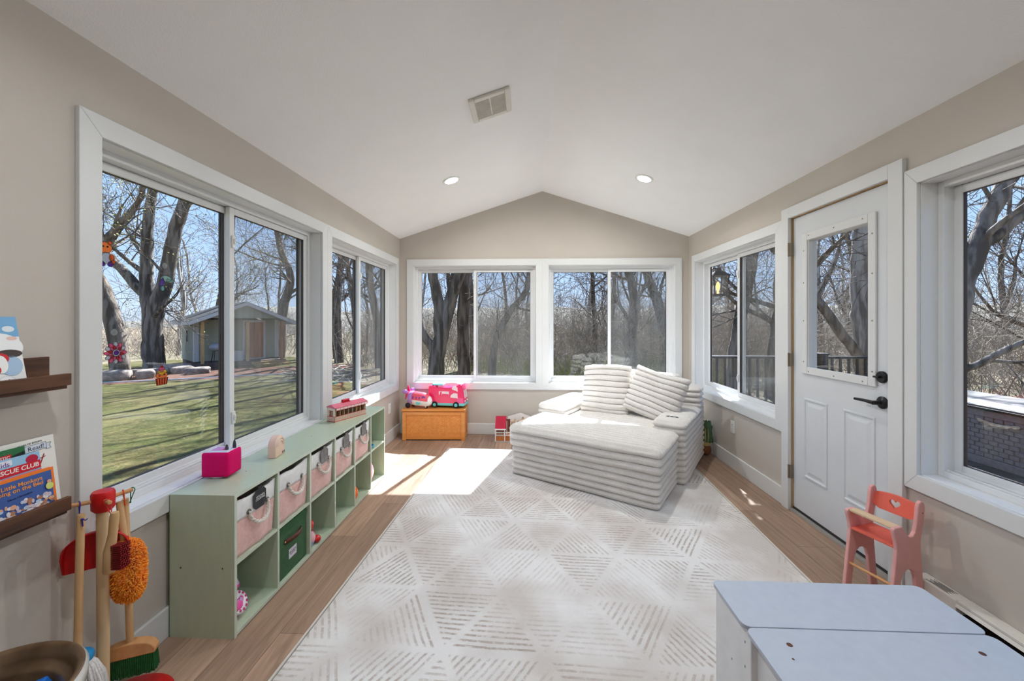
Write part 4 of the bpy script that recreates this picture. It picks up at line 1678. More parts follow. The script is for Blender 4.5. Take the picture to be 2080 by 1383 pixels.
weave('woven_panel', T(0.04, 0.0125, 0.046), CW - 0.08, zt - 0.078)
weave('woven_panel', T(CW - 0.0135, 0.048, 0.046) @ Rz(PI / 2), CDp - 0.092, zt - 0.078)

# toy camper bus
M_bus = mat('bus_pink', (242, 40, 104), rough=0.3, col2=(238, 36, 100), coat=0.2)
M_busl = mat('bus_light_pink', (246, 92, 148), rough=0.35)
M_teal = mat('toy_teal', (112, 206, 204), rough=0.35)
M_tyre = mat('toy_tyre', (26, 25, 28), rough=0.6)
M_wwin = mat('toy_window_white', (244, 222, 226), rough=0.4)
t = thing('toy_bus', 'pink toy camper bus with teal bumper standing on the toy chest', 'toy vehicle', (-1.150, 4.604, CH), -0.10)
L_, D_ = 0.425, 0.075
# rear raised box, main body, cab
mb = MB()
mb.prism([(0.0, 0.045), (L_ - 0.004, 0.045), (L_ + 0.002, 0.10), (L_ - 0.012, 0.19), (L_ - 0.030, 0.268), (L_ - 0.055, 0.272), (L_ - 0.145, 0.235), (0.085, 0.232), (0.080, 0.252), (0.012, 0.250), (0.0, 0.235)], -D_, D_)
bd = mb.build('body', M_bus, t, bevel=0.010, seg=3, smooth=True)
mb = MB()
mb.prism([(-0.004, 0.024), (L_ - 0.01, 0.024), (L_ + 0.010, 0.034), (L_ + 0.008, 0.056), (-0.004, 0.056)], -D_ - 0.004, D_ + 0.004)
mb.build('bumper_strip', M_teal, t, bevel=0.006, seg=2, smooth=True)
mb = MB()
mb.prism([(0.125, 0.150), (0.245, 0.150), (0.245, 0.190), (0.125, 0.190)], -D_ - 0.002, -D_ + 0.002)
mb.prism([(0.262, 0.122), (0.350, 0.112), (0.346, 0.170), (0.300, 0.172), (0.270, 0.150)], -D_ - 0.002, -D_ + 0.002)
mb.prism([(0.278, 0.218), (0.350, 0.190), (0.346, 0.240), (0.320, 0.256), (0.295, 0.252)], -D_ - 0.002, -D_ + 0.002)
build_each(mb, 'side_window', M_wwin, bd)
mb = MB()
mb.prism([(0.135, 0.150), (0.160, 0.150), (0.160, 0.186), (0.142, 0.186)], -D_ - 0.0035, -D_)
mb.prism([(0.165, 0.150), (0.240, 0.150), (0.240, 0.160), (0.165, 0.164)], -D_ - 0.0035, -D_)
build_each(mb, 'seat', M_bus, bd)
mb = MB()
for (a, b_) in ((-D_ + 0.012, -0.006), (0.006, D_ - 0.012)):
    mb.add([(L_ + 0.0035, a, 0.112), (L_ + 0.0035, b_, 0.112), (L_ - 0.0145 + 0.004, b_, 0.205), (L_ - 0.0145 + 0.004, a, 0.205)], [(0, 1, 2, 3)])
build_each(mb, 'windscreen', M_wwin, bd, fix=False)
mb = MB()
mb.box(0.030, -0.05, 0.250, 0.170, 0.05, 0.268)
mb.build('roof_rack', M_teal, t, bevel=0.008)
mb = MB()
mb.box(0.330, -0.045, 0.266, 0.395, 0.045, 0.281)
mb.build('roof_sign', M_whitep, t, bevel=0.007)
mb = MB()
mb.prism([(0.335, 0.06), (0.420, 0.06), (0.415, 0.115), (0.360, 0.12), (0.335, 0.10)], -D_ - 0.001, -D_ + 0.001)
mb.build('front_fender', M_busl, bd)
for wx in (0.075, 0.330):
    for sy in (-1, 1):
        mb = MB()
        mb.lathe([(0.026, -0.016), (0.036, -0.013), (0.036, 0.013), (0.026, 0.016), (0.0, 0.016)], 24, 0, T(wx, sy * (D_ - 0.004), 0.036) @ Rx(PI / 2))
        w = mb.build('wheel', M_tyre, t, smooth=True)
        mb = MB()
        mb.lathe([(0.0, 0.0185), (0.017, 0.0185), (0.020, 0.014)], 18, 0, T(wx, sy * (D_ - 0.004), 0.036) @ Rx(-sy * PI / 2))
        mb.build('hubcap', M_teal, w, smooth=True)
mb = MB()
mb.ball((L_ + 0.004, -0.048, 0.080), 0.010, 12)
mb.ball((L_ + 0.004, 0.048, 0.080), 0.010, 12)
build_each(mb, 'headlight', M_whitep, bd, smooth=True)

# toy plane
M_plw = mat('plane_white', (242, 240, 236), rough=0.35)
M_coral = mat('plane_coral', (244, 92, 110), rough=0.35)
M_purp = mat('plane_purple', (186, 138, 206), rough=0.35)
M_purpd = mat('plane_deep_purple', (120, 66, 160), rough=0.4)
t = thing('toy_airplane', 'white and coral toy airplane with purple tail engines on the toy chest', 'toy vehicle', (-1.262, 4.512, CH), -0.30)
# lofted fuselage along x from tail (-) to nose (+)
sec = [(-0.165, 0.130, 0.020, 0.030), (-0.140, 0.120, 0.048, 0.055), (-0.095, 0.104, 0.062, 0.074), (-0.030, 0.100, 0.066, 0.078), (0.050, 0.097, 0.066, 0.076), (0.100, 0.092, 0.062, 0.070), (0.140, 0.086, 0.048, 0.054), (0.160, 0.082, 0.028, 0.032), (0.168, 0.080, 0.004, 0.005)]
NS = 28
mb = MB()
mb.grid(lambda i, j: (sec[i][0], sec[i][2] * math.cos(2 * PI * j / NS), sec[i][1] + sec[i][3] * math.sin(2 * PI * j / NS)), len(sec), NS, cv=True)
mb.add([(sec[0][0], sec[0][2] * math.cos(2 * PI * j / NS), sec[0][1] + sec[0][3] * math.sin(2 * PI * j / NS)) for j in range(NS)], [tuple(range(NS))])
fu = mb.build('fuselage', M_plw, t, smooth=True, ang=60)
mb = MB()
sel = sec[1:7]
def upper(i, j):
    a = math.radians(-4 + 188 * j / 14)
    s_ = sel[i]
    return (s_[0], (s_[2] + 0.0025) * math.cos(a), s_[1] + 0.004 + (s_[3] + 0.0025) * math.sin(a))
mb.grid(upper, len(sel), 15)
mb.build('upper_shell', M_coral, fu, smooth=True, ang=60)
mb = MB()
def band(i, j):
    a = math.radians(-40 + 260 * j / 20)
    x = -0.118 + 0.062 * i / 4
    k = (x + 0.140) / 0.045
    hh = 0.052 + 0.012 * min(1, k)
    vv = 0.060 + 0.018 * min(1, k)
    return (x, (hh + 0.008) * math.cos(a), 0.108 + (vv + 0.004) * math.sin(a))
mb.grid(band, 5, 21)
mb.build('door_panel', M_purp, fu, smooth=True, ang=60)
mb = MB()
for x in (-0.040, 0.002, 0.044):
    for sy in (-1, 1):
        mb.lathe([(0.0, 0.004), (0.011, 0.003), (0.0125, 0.0)], 16, 0, T(x, sy * 0.066, 0.125) @ Rx(-sy * PI / 2) @ Matrix.Diagonal((0.8, 1.25, 1, 1)))
build_each(mb, 'cabin_window', M_purpd, fu, smooth=True)
mb = MB()
for sy in (-1, 1):
    mb.lathe([(0.0, 0.004), (0.019, 0.003), (0.021, 0.0)], 18, 0, T(0.092, sy * 0.056, 0.130) @ Rz(-sy * 0.25) @ Rx(-sy * PI / 2))
build_each(mb, 'cockpit_window', M_purpd, fu, smooth=True)
mb = MB()
mb.lathe([(0.0, 0.003), (0.026, 0.003), (0.028, 0.0)], 20, 0, T(0.025, -0.062, 0.066) @ Rx(PI / 2 - 0.35) @ Matrix.Diagonal((1.1, 0.8, 1, 1)))
mb.build('teal_badge', M_teal, fu, smooth=True)
mb = MB()
mb.prism([(-0.155, 0.150), (-0.118, 0.158), (-0.128, 0.210), (-0.145, 0.250), (-0.156, 0.252), (-0.160, 0.215)], -0.008, 0.008)
mb.build('tail_fin', M_bus, t, bevel=0.006, seg=3, smooth=True)
mb = MB()
mb.prism([(-0.166, 0.096), (-0.130, 0.10), (-0.125, 0.19), (-0.150, 0.185)], -0.045, 0.045)
mb.build('tail_block', M_bus, fu, bevel=0.01, seg=3, smooth=True)
for sy in (-1, 1):
    mb = MB()
    mb.lathe([(0.0, -0.020), (0.018, -0.022), (0.022, -0.015), (0.024, 0.02), (0.020, 0.032), (0.012, 0.032)], 18, 0, T(-0.150, sy * 0.070, 0.188) @ Ry(PI / 2))
    mb.build('tail_engine', M_purp, t, smooth=True)
for (wx, wy, r) in ((-0.115, -0.058, 0.030), (-0.115, 0.058, 0.030), (0.095, 0.0, 0.019)):
    mb = MB()
    mb.lathe([(0.0, -0.012), (r * 0.8, -0.012), (r, -0.007), (r, 0.007), (r * 0.8, 0.012), (0.0, 0.012)], 22, 0, T(wx, wy, r) @ Rx(PI / 2))
    mb.build('wheel', M_tyre, t, smooth=True)
mb = MB()
mb.box(0.088, -0.018, 0.012, 0.102, -0.012, 0.05)
mb.box(0.088, 0.012, 0.012, 0.102, 0.018, 0.05)
build_each(mb, 'nose_strut', M_plw, t)

# ------------------------------------------------------------------ little red-roofed lean-to and white barn behind the chaise
M_cherry = mat('barn_roof_red', (190, 22, 56), rough=0.6, col2=(176, 18, 50), nscale=30)
M_bwhite = mat('toy_white_paint', (240, 234, 230), rough=0.5)
M_borange = mat('toy_orange_wood', (204, 120, 60), rough=0.6)
t = thing('toy_stall', 'small toy stall with a sloped red roof and white posts on the floor', 'toy building', (-0.372, 4.408, 0), 0.02)
mb = MB()
mb.box(-0.004, -0.004, 0.0, 0.175, 0.150, 0.012)
mb.build('base_board', mat('grey_base', (180, 174, 170), rough=0.6), t)
for (px, py, h) in ((0.004, 0.004, 0.150), (0.108, 0.004, 0.150), (0.170, 0.004, 0.150), (0.004, 0.14, 0.23), (0.108, 0.14, 0.23), (0.170, 0.14, 0.23)):
    mb = MB()
    mb.box(px - 0.005, py - 0.005, 0.0, px + 0.005, py + 0.005, h)
    mb.build('post', M_bwhite, t)
mb = MB()
for z in (0.068, 0.105):
    mb.box(0.006, 0.001, z, 0.168, 0.007, z + 0.007)
for k in range(13):
    x = 0.014 + k * 0.0125
    mb.box(x - 0.0015, 0.002, 0.068, x + 0.0015, 0.006, 0.11)
mb.box(0.080, 0.001, 0.140, 0.108, 0.006, 0.146, 0, T(0.094, 0, 0.143) @ Ry(math.radians(35)) @ T(-0.094, 0, -0.143))
mb.build('rail', M_bwhite, t)
mb = MB()
mb.box(0.006, 0.010, 0.012, 0.168, 0.136, 0.060)
mb.build('straw_box', M_borange, t)
mb = MB()
mb.box(0.006, 0.132, 0.06, 0.168, 0.138, 0.225)
mb.build('back_wall', mat('brown_stall_wall', (110, 66, 46), rough=0.7), t)
mb = MB()
mb.prism([(-0.030, 0.146), (0.165, 0.246), (0.165, 0.254), (-0.030, 0.154)], -0.036, 0.085, 0, Rz(PI / 2) @ T(0, -0.085, 0))
o = mb.build('roof', M_cherry, t)
mb = MB()
mb.prism([(-0.032, 0.142), (-0.026, 0.142), (-0.026, 0.156), (-0.032, 0.156)], -0.038, 0.087, 0, Rz(PI / 2) @ T(0, -0.085, 0))
mb.build('eave_board', M_bwhite, o)

t = thing('toy_barn', 'white gabled open toy barn on the floor behind the chaise corner', 'toy building', (-0.095, 4.640, 0), -0.04)
mb = MB()
mb.box(-0.15, -0.14, 0.0, 0.15, 0.05, 0.008)
mb.build('floor_board', M_bwhite, t)
mb = MB()
mb.prism([(-0.15, 0.008), (0.15, 0.008), (0.15, 0.212), (0.0, 0.268), (-0.15, 0.220)], 0.040, 0.050)
mb.build('gable_wall', M_bwhite, t)
for xx in (-0.15, 0.144):
    mb = MB()
    mb.box(xx, -0.13, 0.008, xx + 0.006, 0.04, 0.205)
    mb.build('side_wall', M_bwhite, t)
mb = MB()
mb.box(-0.14, -0.05, 0.112, 0.14, 0.04, 0.118)
loft = mb.build('loft_floor', M_bwhite, t)
peg_horse('tan toy horse standing on loft of the white toy barn', 0, (206, 164, 120), T(-0.085, 4.620, 0.1185) @ Rz(0.5), 1.55, group='toy horses in the white barn')
peg_horse('brown and cream toy horse at the left in the white toy barn', 0, (222, 190, 160), T(-0.175, 4.625, 0.1185) @ Rz(-0.4), 1.35, group='toy horses in the white barn')

# plush vegetable doll wedged behind the chaise
M_leafg = mat('green_plush', (104, 136, 104), rough=0.9, col2=(76, 110, 80), nscale=24, bump=0.4, bscale=150)
M_yelp = mat('yellow_plush_dress', (206, 190, 126), rough=0.9, bump=0.3, bscale=200)
M_brp = mat('brown_plush', (146, 92, 58), rough=0.9, col2=(126, 78, 48), nscale=30, bump=0.4, bscale=150)
t = thing('plush_doll', 'plush doll with a brown head, yellow body and green frills behind the chaise', 'doll', (1.800, 4.080, 0), 0.3)
mb = MB()
mb.ball((0, 0, 0.056), 0.056, 22)
mb.build('head', M_brp, t, smooth=True)
mb = MB()
mb.lathe([(0.040, 0.10), (0.052, 0.13), (0.050, 0.20), (0.042, 0.27), (0.028, 0.31), (0.0, 0.325)], 20, 0, T(-0.005, 0, 0))
mb.build('body', M_yelp, t, smooth=True)
mb = MB()
mb.grid(lambda i, j: ((0.046 + 0.006 * math.sin(i * 2.1)) * math.cos(i * 2 * PI / 36) * (1.0 + 0.12 * j), (0.040 + 0.012 * math.sin(i * 2.1)) * math.sin(i * 2 * PI / 36) * (1 + 0.12 * j), 0.34 - 0.05 * j + 0.008 * math.sin(i * 1.7 + j)), 36, 5, cu=True)
mb.grid(lambda i, j: (0.044 * (1 + 0.10 * j) * math.cos(-0.9 + i * 0.1), 0.046 * (1 + 0.10 * j) * math.sin(-0.9 + i * 0.1) + 0.004 * math.sin(i * 2), 0.115 + 0.045 * j + 0.006 * math.sin(i * 1.3)), 22, 5)
o = mb.build('leaf_frill', M_leafg, t, smooth=True)
o.modifiers.new('cloth', 'SOLIDIFY').thickness = 0.004
# ------------------------------------------------------------------ grey activity table (two lids on a white body)
M_greytop = mat('grey_lacquer', (182, 190, 203), rough=0.32, nscale=30, col2=(178, 186, 200), spec=0.5, bump=0.02, bscale=200)
M_greyedge = mat('grey_edge', (120, 122, 128), rough=0.5)
M_wlac = mat('white_lacquer', (232, 233, 234), rough=0.4)
M_copper = mat('bolt_recess', (96, 60, 46), rough=0.5, metal=0.4)
t = thing('activity_table', 'low white play table with two pale grey lid panels on the rug', 'table', (0.606, 0.520, 0.0))
TW, TD, TZ = 0.660, 0.812, 0.500


def round_rect(x0, y0, x1, y1, r, n=6):
    pts = []
    for cx, cy, a0 in ((x1 - r, y1 - r, 0), (x0 + r, y1 - r, 90), (x0 + r, y0 + r, 180), (x1 - r, y0 + r, 270)):
        for k in range(n + 1):
            a = math.radians(a0 + 90 * k / n)
            pts.append((cx + r * math.cos(a), cy + r * math.sin(a)))
    return pts


def slab(mb, poly, z0, z1, m=0):
    k = len(poly)
    vs = [(x, y, z0) for x, y in poly] + [(x, y, z1) for x, y in poly]
    fs = [tuple(range(k - 1, -1, -1)), tuple(range(k, 2 * k))] + [(i, (i + 1) % k, (i + 1) % k + k, i + k) for i in range(k)]
    mb.add(vs, fs, m)


for (a, b_, nm) in ((0.613, TD, 1), (0.0, 0.610, 2)):
    mb = MB()
    slab(mb, round_rect(0, a, TW, b_, 0.022), TZ - 0.012, TZ)
    lid = mb.build('lid', M_greytop, t, bevel=0.0015)
    if nm == 2:
        mb = MB()
        for (hx, hy, r) in ((0.086, 0.553, 0.0065), (0.565, 0.545, 0.0065), (0.066, 0.508, 0.0028)):
            mb.lathe([(0.0, TZ + 0.0004), (r, TZ + 0.0006), (r * 1.15, TZ + 0.0002)], 16, 0, T(hx, hy, 0))
        build_each(mb, 'bolt_head', M_copper, lid)
body = [(0.012, 0.600, 0.048, TD - 0.006), (TW - 0.048, 0.600, TW - 0.012, TD - 0.006), (0.012, 0.010, 0.048, 0.20), (TW - 0.048, 0.010, TW - 0.012, 0.20)]
for k, (x0, y0, x1, y1) in enumerate(body):
    mb = MB()
    mb.box(x0, y0, 0.0125, x1, y1, TZ - 0.0125)
    lg = mb.build('leg', M_wlac, t, bevel=0.003)
    if k == 0:
        mb = MB()
        for (yy, zz) in ((0.628, 0.44), (0.628, 0.37), (0.70, 0.33)):
            mb.box(x0 - 0.0006, yy, zz, x0, yy + 0.004, zz + 0.006)
        mb.build('scuff_marks', M_greyedge, lg)
mb = MB()
mb.box(0.030, 0.20, 0.30, 0.042, 0.600, TZ - 0.0125)
mb.box(TW - 0.042, 0.20, 0.30, TW - 0.030, 0.600, TZ - 0.0125)
mb.box(0.048, TD - 0.03, 0.30, TW - 0.048, TD - 0.018, TZ - 0.0125)
mb.box(0.048, 0.022, 0.30, TW - 0.048, 0.034, TZ - 0.0125)
mb.build('apron', M_wlac, t)

# ------------------------------------------------------------------ doll high chair
M_dpink = mat('dusty_pink_paint', (230, 170, 165), rough=0.5, col2=(226, 165, 160), nscale=20)
M_coralp = mat('coral_paint', (236, 110, 90), rough=0.5, col2=(231, 104, 84), nscale=20)
M_birch = mat('birch_wood', (226, 198, 162), rough=0.55, col2=(212, 180, 142), nscale=24, stretch=(1, 0.1, 1))
M_dowel = mat('beech_dowel', (214, 160, 108), rough=0.5, col2=(200, 144, 94), nscale=30, stretch=(1, 0.1, 1))
hc = thing('doll_high_chair', 'pink wooden doll high chair with a heart cut-out back beside the door', 'toy chair', (1.690, 1.955, 0), math.radians(18))
prof = [(-0.118, 0.0), (-0.074, 0.0), (-0.046, 0.185), (-0.032, 0.215), (-0.010, 0.230), (0.012, 0.230), (0.034, 0.215), (0.047, 0.185), (0.072, 0.0), (0.118, 0.0), (0.096, 0.20), (0.082, 0.325), (0.086, 0.36),
        (0.108, 0.46), (0.112, 0.500), (0.104, 0.522), (0.088, 0.530), (0.072, 0.522), (0.066, 0.505), (0.056, 0.43), (0.046, 0.395), (0.030, 0.378), (0.012, 0.376), (-0.004, 0.388), (-0.030, 0.424), (-0.040, 0.430), (-0.084, 0.430), (-0.094, 0.424), (-0.094, 0.412), (-0.078, 0.360), (-0.074, 0.330), (-0.084, 0.25)]
for y in (-0.095, 0.095):
    mb = MB()
    mb.prism(prof, y - 0.008, y + 0.008)
    mb.build('side_panel', M_dpink, hc, bevel=0.004, seg=2)
# backrest with heart hole
mb = MB()
hn = 48
heart = []
for k in range(hn):
    a = 2 * PI * k / hn
    heart.append((0.00150 * (16 * math.sin(a) ** 3), 0.00150 * (13 * math.cos(a) - 5 * math.cos(2 * a) - 2 * math.cos(3 * a) - math.cos(4 * a))))
hw, zlo, zhi, cz = 0.087, 0.428, 0.500, 0.469
heart = [(x * 0.92, z * 0.92 + 0.003) for x, z in heart]
outer = []
for (x, z) in heart:
    a = math.atan2(z, x)
    dx, dz = math.cos(a), math.sin(a)
    tmax = 1e9
    if abs(dx) > 1e-6:
        tmax = min(tmax, hw / abs(dx))
    zz = (zhi - cz) if dz > 0 else (cz - zlo)
    if abs(dz) > 1e-6:
        tmax = min(tmax, zz / abs(dz))
    ox, oz = dx * tmax, dz * tmax
    if dz > 0 and abs(oz - zz) < 1e-6:
        oz = zz + 0.012 * (1 - (ox / hw) ** 2)
    outer.append((ox, oz))


def tip(x, z):
    return 0.083 + (z + cz - 0.43) * 0.22


vs = []
for off in (-0.006, 0.006):
    vs += [(tip(x, z) + off, x, z + cz) for x, z in outer]
    vs += [(tip(x, z) + off, x, z + cz) for x, z in heart]
fs = []
for k in range(hn):
    j = (k + 1) % hn
    fs.append((k, j, hn + j, hn + k))
    fs.append((2 * hn + k, 3 * hn + k, 3 * hn + j, 2 * hn + j))
    fs.append((k, 2 * hn + k, 2 * hn + j, j))
    fs.append((hn + k, hn + j, 3 * hn + j, 3 * hn + k))
mb.add(vs, fs)
mb.build('backrest', M_coralp, hc)
mb = MB()
mb.box(-0.072, -0.087, 0.330, 0.080, 0.087, 0.342)
mb.build('seat', M_coralp, hc, bevel=0.003)
mb = MB()
mb.box(-0.082, -0.090, 0.418, -0.034, 0.090, 0.430)
mb.build('tray', M_birch, hc, bevel=0.004, seg=3)
for (x, z, r) in ((-0.080, 0.165, 0.0065), (-0.094, 0.05, 0.0065), (0.092, 0.07, 0.0065)):
    mb = MB()
    mb.tube([(x, -0.088, z), (x, 0.088, z)], r, 12)
    mb.build('stretcher', M_dowel, hc, smooth=True)
mb = MB()
for y in (-0.1032, 0.1032):
    mb.lathe([(0.0, -0.0003), (0.003, -0.0003), (0.003, 0.0003)], 10, 0, T(0.094, y, 0.475) @ Rx(PI / 2))
build_each(mb, 'screw_hole', M_black, hc)

# ------------------------------------------------------------------ toy cleaning set on a peg stand
M_pole = mat('maple_handle', (214, 174, 126), rough=0.5, col2=(198, 154, 104), nscale=20, stretch=(1, 1, 0.12), detail=6)
M_pole2 = mat('ash_pole', (222, 194, 152), rough=0.5, col2=(204, 172, 128), nscale=14, stretch=(1, 1, 0.08), detail=8)
M_redpl = mat('red_plastic', (206, 22, 26), rough=0.4, col2=(200, 18, 22))
HX, HY = -1.448, 1.284
st = thing('broom_stand', 'red and wooden peg stand holding toy cleaning tools by the ledges', 'stand', (HX, HY, 0))
mb = MB()
mb.lathe([(0.0, 0.0), (0.132, 0.0), (0.132, 0.012), (0.118, 0.024), (0.03, 0.030), (0.0, 0.030)], 48, 0, T(0.042, 0.034, 0))
mb.build('base', M_redpl, st, smooth=True)
mb = MB()
mb.tube([(0, 0, 0.028), (0, 0, 0.3), (-0.003, 0, 0.73)], [0.017, 0.0165, 0.0155], 18)
mb.build('pole', M_pole2, st, smooth=True)
mb = MB()
mb.lathe([(0.0, 0.712), (0.022, 0.712), (0.030, 0.722), (0.031, 0.772), (0.027, 0.780), (0.0, 0.781)], 28)
mb.build('hub', M_redpl, st, smooth=True)
PEG = {'a': (-0.5, -0.87), 'b': (0.5, 0.87), 'c': (0.87, -0.5), 'd': (-0.87, 0.5)}
for k in 'abcd':
    dx, dy = PEG[k]
    mb = MB()
    mb.tube([(dx * 0.025, dy * 0.025, 0.752), (dx * 0.072, dy * 0.072, 0.757), (dx * 0.075, dy * 0.075, 0.757)], [0.0068, 0.0068, 0.005], 12)
    mb.build('peg', M_dowel, st, smooth=True)


def cord(name, col, parent, pts, r=0.0016, knot=None):
    mb = MB()
    mb.tube(pts, r, 6)
    if knot:
        kx, ky, kz = knot
        mb.ball(knot, 0.004, 8)
        mb.tube([(kx, ky, kz), (kx + 0.012, ky, kz - 0.002), (kx + 0.018, ky, kz + 0.003)], r, 6)
        mb.tube([(kx, ky, kz), (kx + 0.002, ky, kz - 0.022)], r * 1.2, 6)
    return mb.build(name, P(col), parent, smooth=True)


def loop_over(px, py, pz, hz, spread=0.009, dirx=0.87, diry=-0.5):
    """string loop from a handle top at (0,0,hz) up over a peg point"""
    pts = [(0, 0, hz - 0.015)]
    for k in range(9):
        a = PI * k / 8
        pts.append((px + dirx * spread * math.cos(a), py + diry * spread * math.cos(a), pz + 0.0075 * math.sin(a)))
    pts.append((0.003, 0, hz - 0.015))
    return pts


# mop
mp = thing('toy_mop', 'toy mop with a wooden handle, blue cap and white cotton strands', 'toy mop', (-1.460, 1.222, 0))
mb = MB()
mb.tube([(-0.004, 0.0, 0.285), (0.0, 0, 0.5), (0.006, 0.0, 0.725), (0.006, 0, 0.730)], [0.0105, 0.0105, 0.0105, 0.008], 14)
mb.build('handle', M_pole, mp, smooth=True)
mb = MB()
mb.ball((0.010, 0.0, 0.265), 0.030, 20, 0, None, (1, 1, 0.8))
mb.build('cap', mat('bright_blue_plastic', (24, 140, 200), rough=0.4), mp, smooth=True)
mb = MB()
rr = random.Random(3)
for k in range(34):
    a = 2 * PI * k / 34 * 2.0 + rr.uniform(-0.1, 0.1)
    ro = rr.uniform(0.030, 0.050)
    zb = rr.uniform(0.135, 0.165)
    pts = [(0.012 + 0.014 * math.cos(a), 0.014 * math.sin(a), 0.256), (0.016 + 0.030 * math.cos(a), 0.028 * math.sin(a), 0.236), (0.018 + ro * math.cos(a), ro * math.sin(a) * 0.9, 0.19), (0.020 + ro * 1.08 * math.cos(a), ro * math.sin(a), zb)]
    mb.tube(pts, 0.0052, 6)
mb.build('strands', mat('mop_cotton', (226, 222, 218), rough=0.95, bump=0.6, bscale=400, col2=(204, 200, 198), nscale=160), mp, smooth=True)
cord('hanging_string', (48, 38, 140), mp, loop_over(HX - 0.5 * 0.055 - mp.location.x, HY - 0.87 * 0.055 - mp.location.y, 0.757, 0.730), knot=(0.018, -0.006, 0.716))

# dustpan
MDp = Matrix.Translation((-1.478, 1.292, 0.0)) @ Rz(math.atan2(0.085, 0.122)) @ T(0, 0, 0.010)
dp = thing('toy_dustpan', 'red toy dustpan hanging on the peg stand behind the wooden handles', 'dustpan', M=MDp)
mb = MB()
outl = []
for k in range(17):
    a = PI * k / 16
    outl.append((0.082 * math.cos(a), 0.556 + 0.072 * math.sin(a) ** 0.8))
outl = [(0.082, 0.500)] + outl + [(-0.082, 0.500)]
mb.prism(outl, 0.004, 0.007)
mb.build('pan', M_redpl, dp)
mb = MB()
no = len(outl)
mb.grid(lambda i, j: (outl[i][0] * (1.0 + 0.02 * j), 0.006 - 0.026 * j * (0.15 + 0.85 * min(1, max(0, (outl[i][1] - 0.495) / 0.06))), outl[i][1] + 0.003 * j), no, 2)
rim = mb.build('rim', M_redpl, dp, smooth=True)
rim.modifiers.new('wall', 'SOLIDIFY').thickness = 0.003
mb = MB()
mb.tube([(0.012, 0.004, 0.615), (0.014, 0.000, 0.66), (0.014, -0.004, 0.715)], [0.014, 0.012, 0.0125], 12)
mb.build('handle', M_redpl, dp, smooth=True)
mb = MB()
mb.tube([(0.014 + 0.008 * math.cos(2 * PI * k / 14), -0.004, 0.735 + 0.022 * math.sin(2 * PI * k / 14)) for k in range(14)], 0.0014, 6, closed=True)
mb.build('hanging_string', P((190, 30, 34)), dp, smooth=True)

# hand brush
hb = thing('toy_hand_brush', 'wooden toy hand brush with dark red bristles hanging in front of the pole', 'brush', (-1.372, 1.243, 0), math.radians(2))
mb = MB()
pth = [(0.010, 0, 0.728), (0.009, 0, 0.715), (0.004, 0, 0.66), (-0.002, 0, 0.625), (-0.004, 0, 0.60), (-0.006, 0, 0.535), (-0.006, 0, 0.530)]
mb.tube(pth, [0.0105, 0.0125, 0.0118, 0.0135, 0.018, 0.0185, 0.015], 14)
mb.build('handle', M_pole, hb, smooth=True)
mb = MB()
for k in range(13):
    z = 0.545 + k * 0.0063
    for s in range(5):
        y = -0.010 + s * 0.005
        mb.tube([(0.008, y, z), (0.030, y * 1.3, z + 0.002), (0.047 + 0.002 * math.sin(k * 2 + s), y * 1.5, z + 0.005)], 0.0024, 5)
mb.build('bristles', mat('dark_red_bristle', (136, 18, 22), rough=0.6), hb, smooth=True)
cord('hanging_string', (200, 40, 36), hb, loop_over(HX + 0.87 * 0.055 + 1.372, HY - 0.5 * 0.055 - 1.243, 0.757, 0.728, dirx=0.5, diry=0.87))

# duster
M_dust = mat('orange_microfiber', (255, 176, 60), rough=0.95, col2=(255, 146, 26), nscale=60, sheen=0.4, spec=0.05)
du = thing('toy_duster', 'fluffy orange toy duster hanging from the peg stand', 'duster', (-1.420, 1.330, 0))
mb = MB()
mb.tube([(-0.020, 0, 0.722), (-0.010, 0, 0.65), (0.0, 0, 0.575)], [0.0098, 0.0105, 0.0105], 12)
mb.build('handle', M_pole, du, smooth=True)
mb = MB()
rr = random.Random(11)
cz, hz, hx, hy = 0.480, 0.105, 0.050, 0.030
mb.ball((0.012, 0, cz), 1.0, 28, 0, None, (hx, hy, hz))
for k in range(2600):
    u, v = rr.uniform(-1, 1), rr.uniform(0, 2 * PI)
    s_ = math.sqrt(1 - u * u)
    nrm = Vector((s_ * math.cos(v), s_ * math.sin(v), u))
    e = 0.72
    p = Vector((0.012 + hx * math.copysign(abs(nrm.x) ** e, nrm.x), hy * math.copysign(abs(nrm.y) ** e, nrm.y), cz + hz * math.copysign(abs(nrm.z) ** e, nrm.z)))
    d = (nrm + Vector((rr.uniform(-.6, .6), rr.uniform(-.6, .6), rr.uniform(-.8, .3)))).normalized()
    q = p + d * rr.uniform(0.006, 0.011)
    w = d.cross(Vector((rr.uniform(-1, 1), rr.uniform(-1, 1), rr.uniform(-1, 1)))).normalized() * 0.0022
    w2 = d.cross(w).normalized() * 0.0022
    mb.add([p - d * 0.003 + w, p - d * 0.003 - w * 0.5 + w2, p - d * 0.003 - w * 0.5 - w2, q + w * 0.6, q - w * 0.3 + w2 * 0.6, q - w * 0.3 - w2 * 0.6],
           [(0, 1, 4, 3), (1, 2, 5, 4), (2, 0, 3, 5), (3, 4, 5)])
mb.build('fluff', M_dust, du, fix=False)
cord('hanging_string', (230, 92, 20), du, loop_over(HX + 0.5 * 0.050 + 1.420, HY + 0.87 * 0.050 - 1.330, 0.757, 0.724))

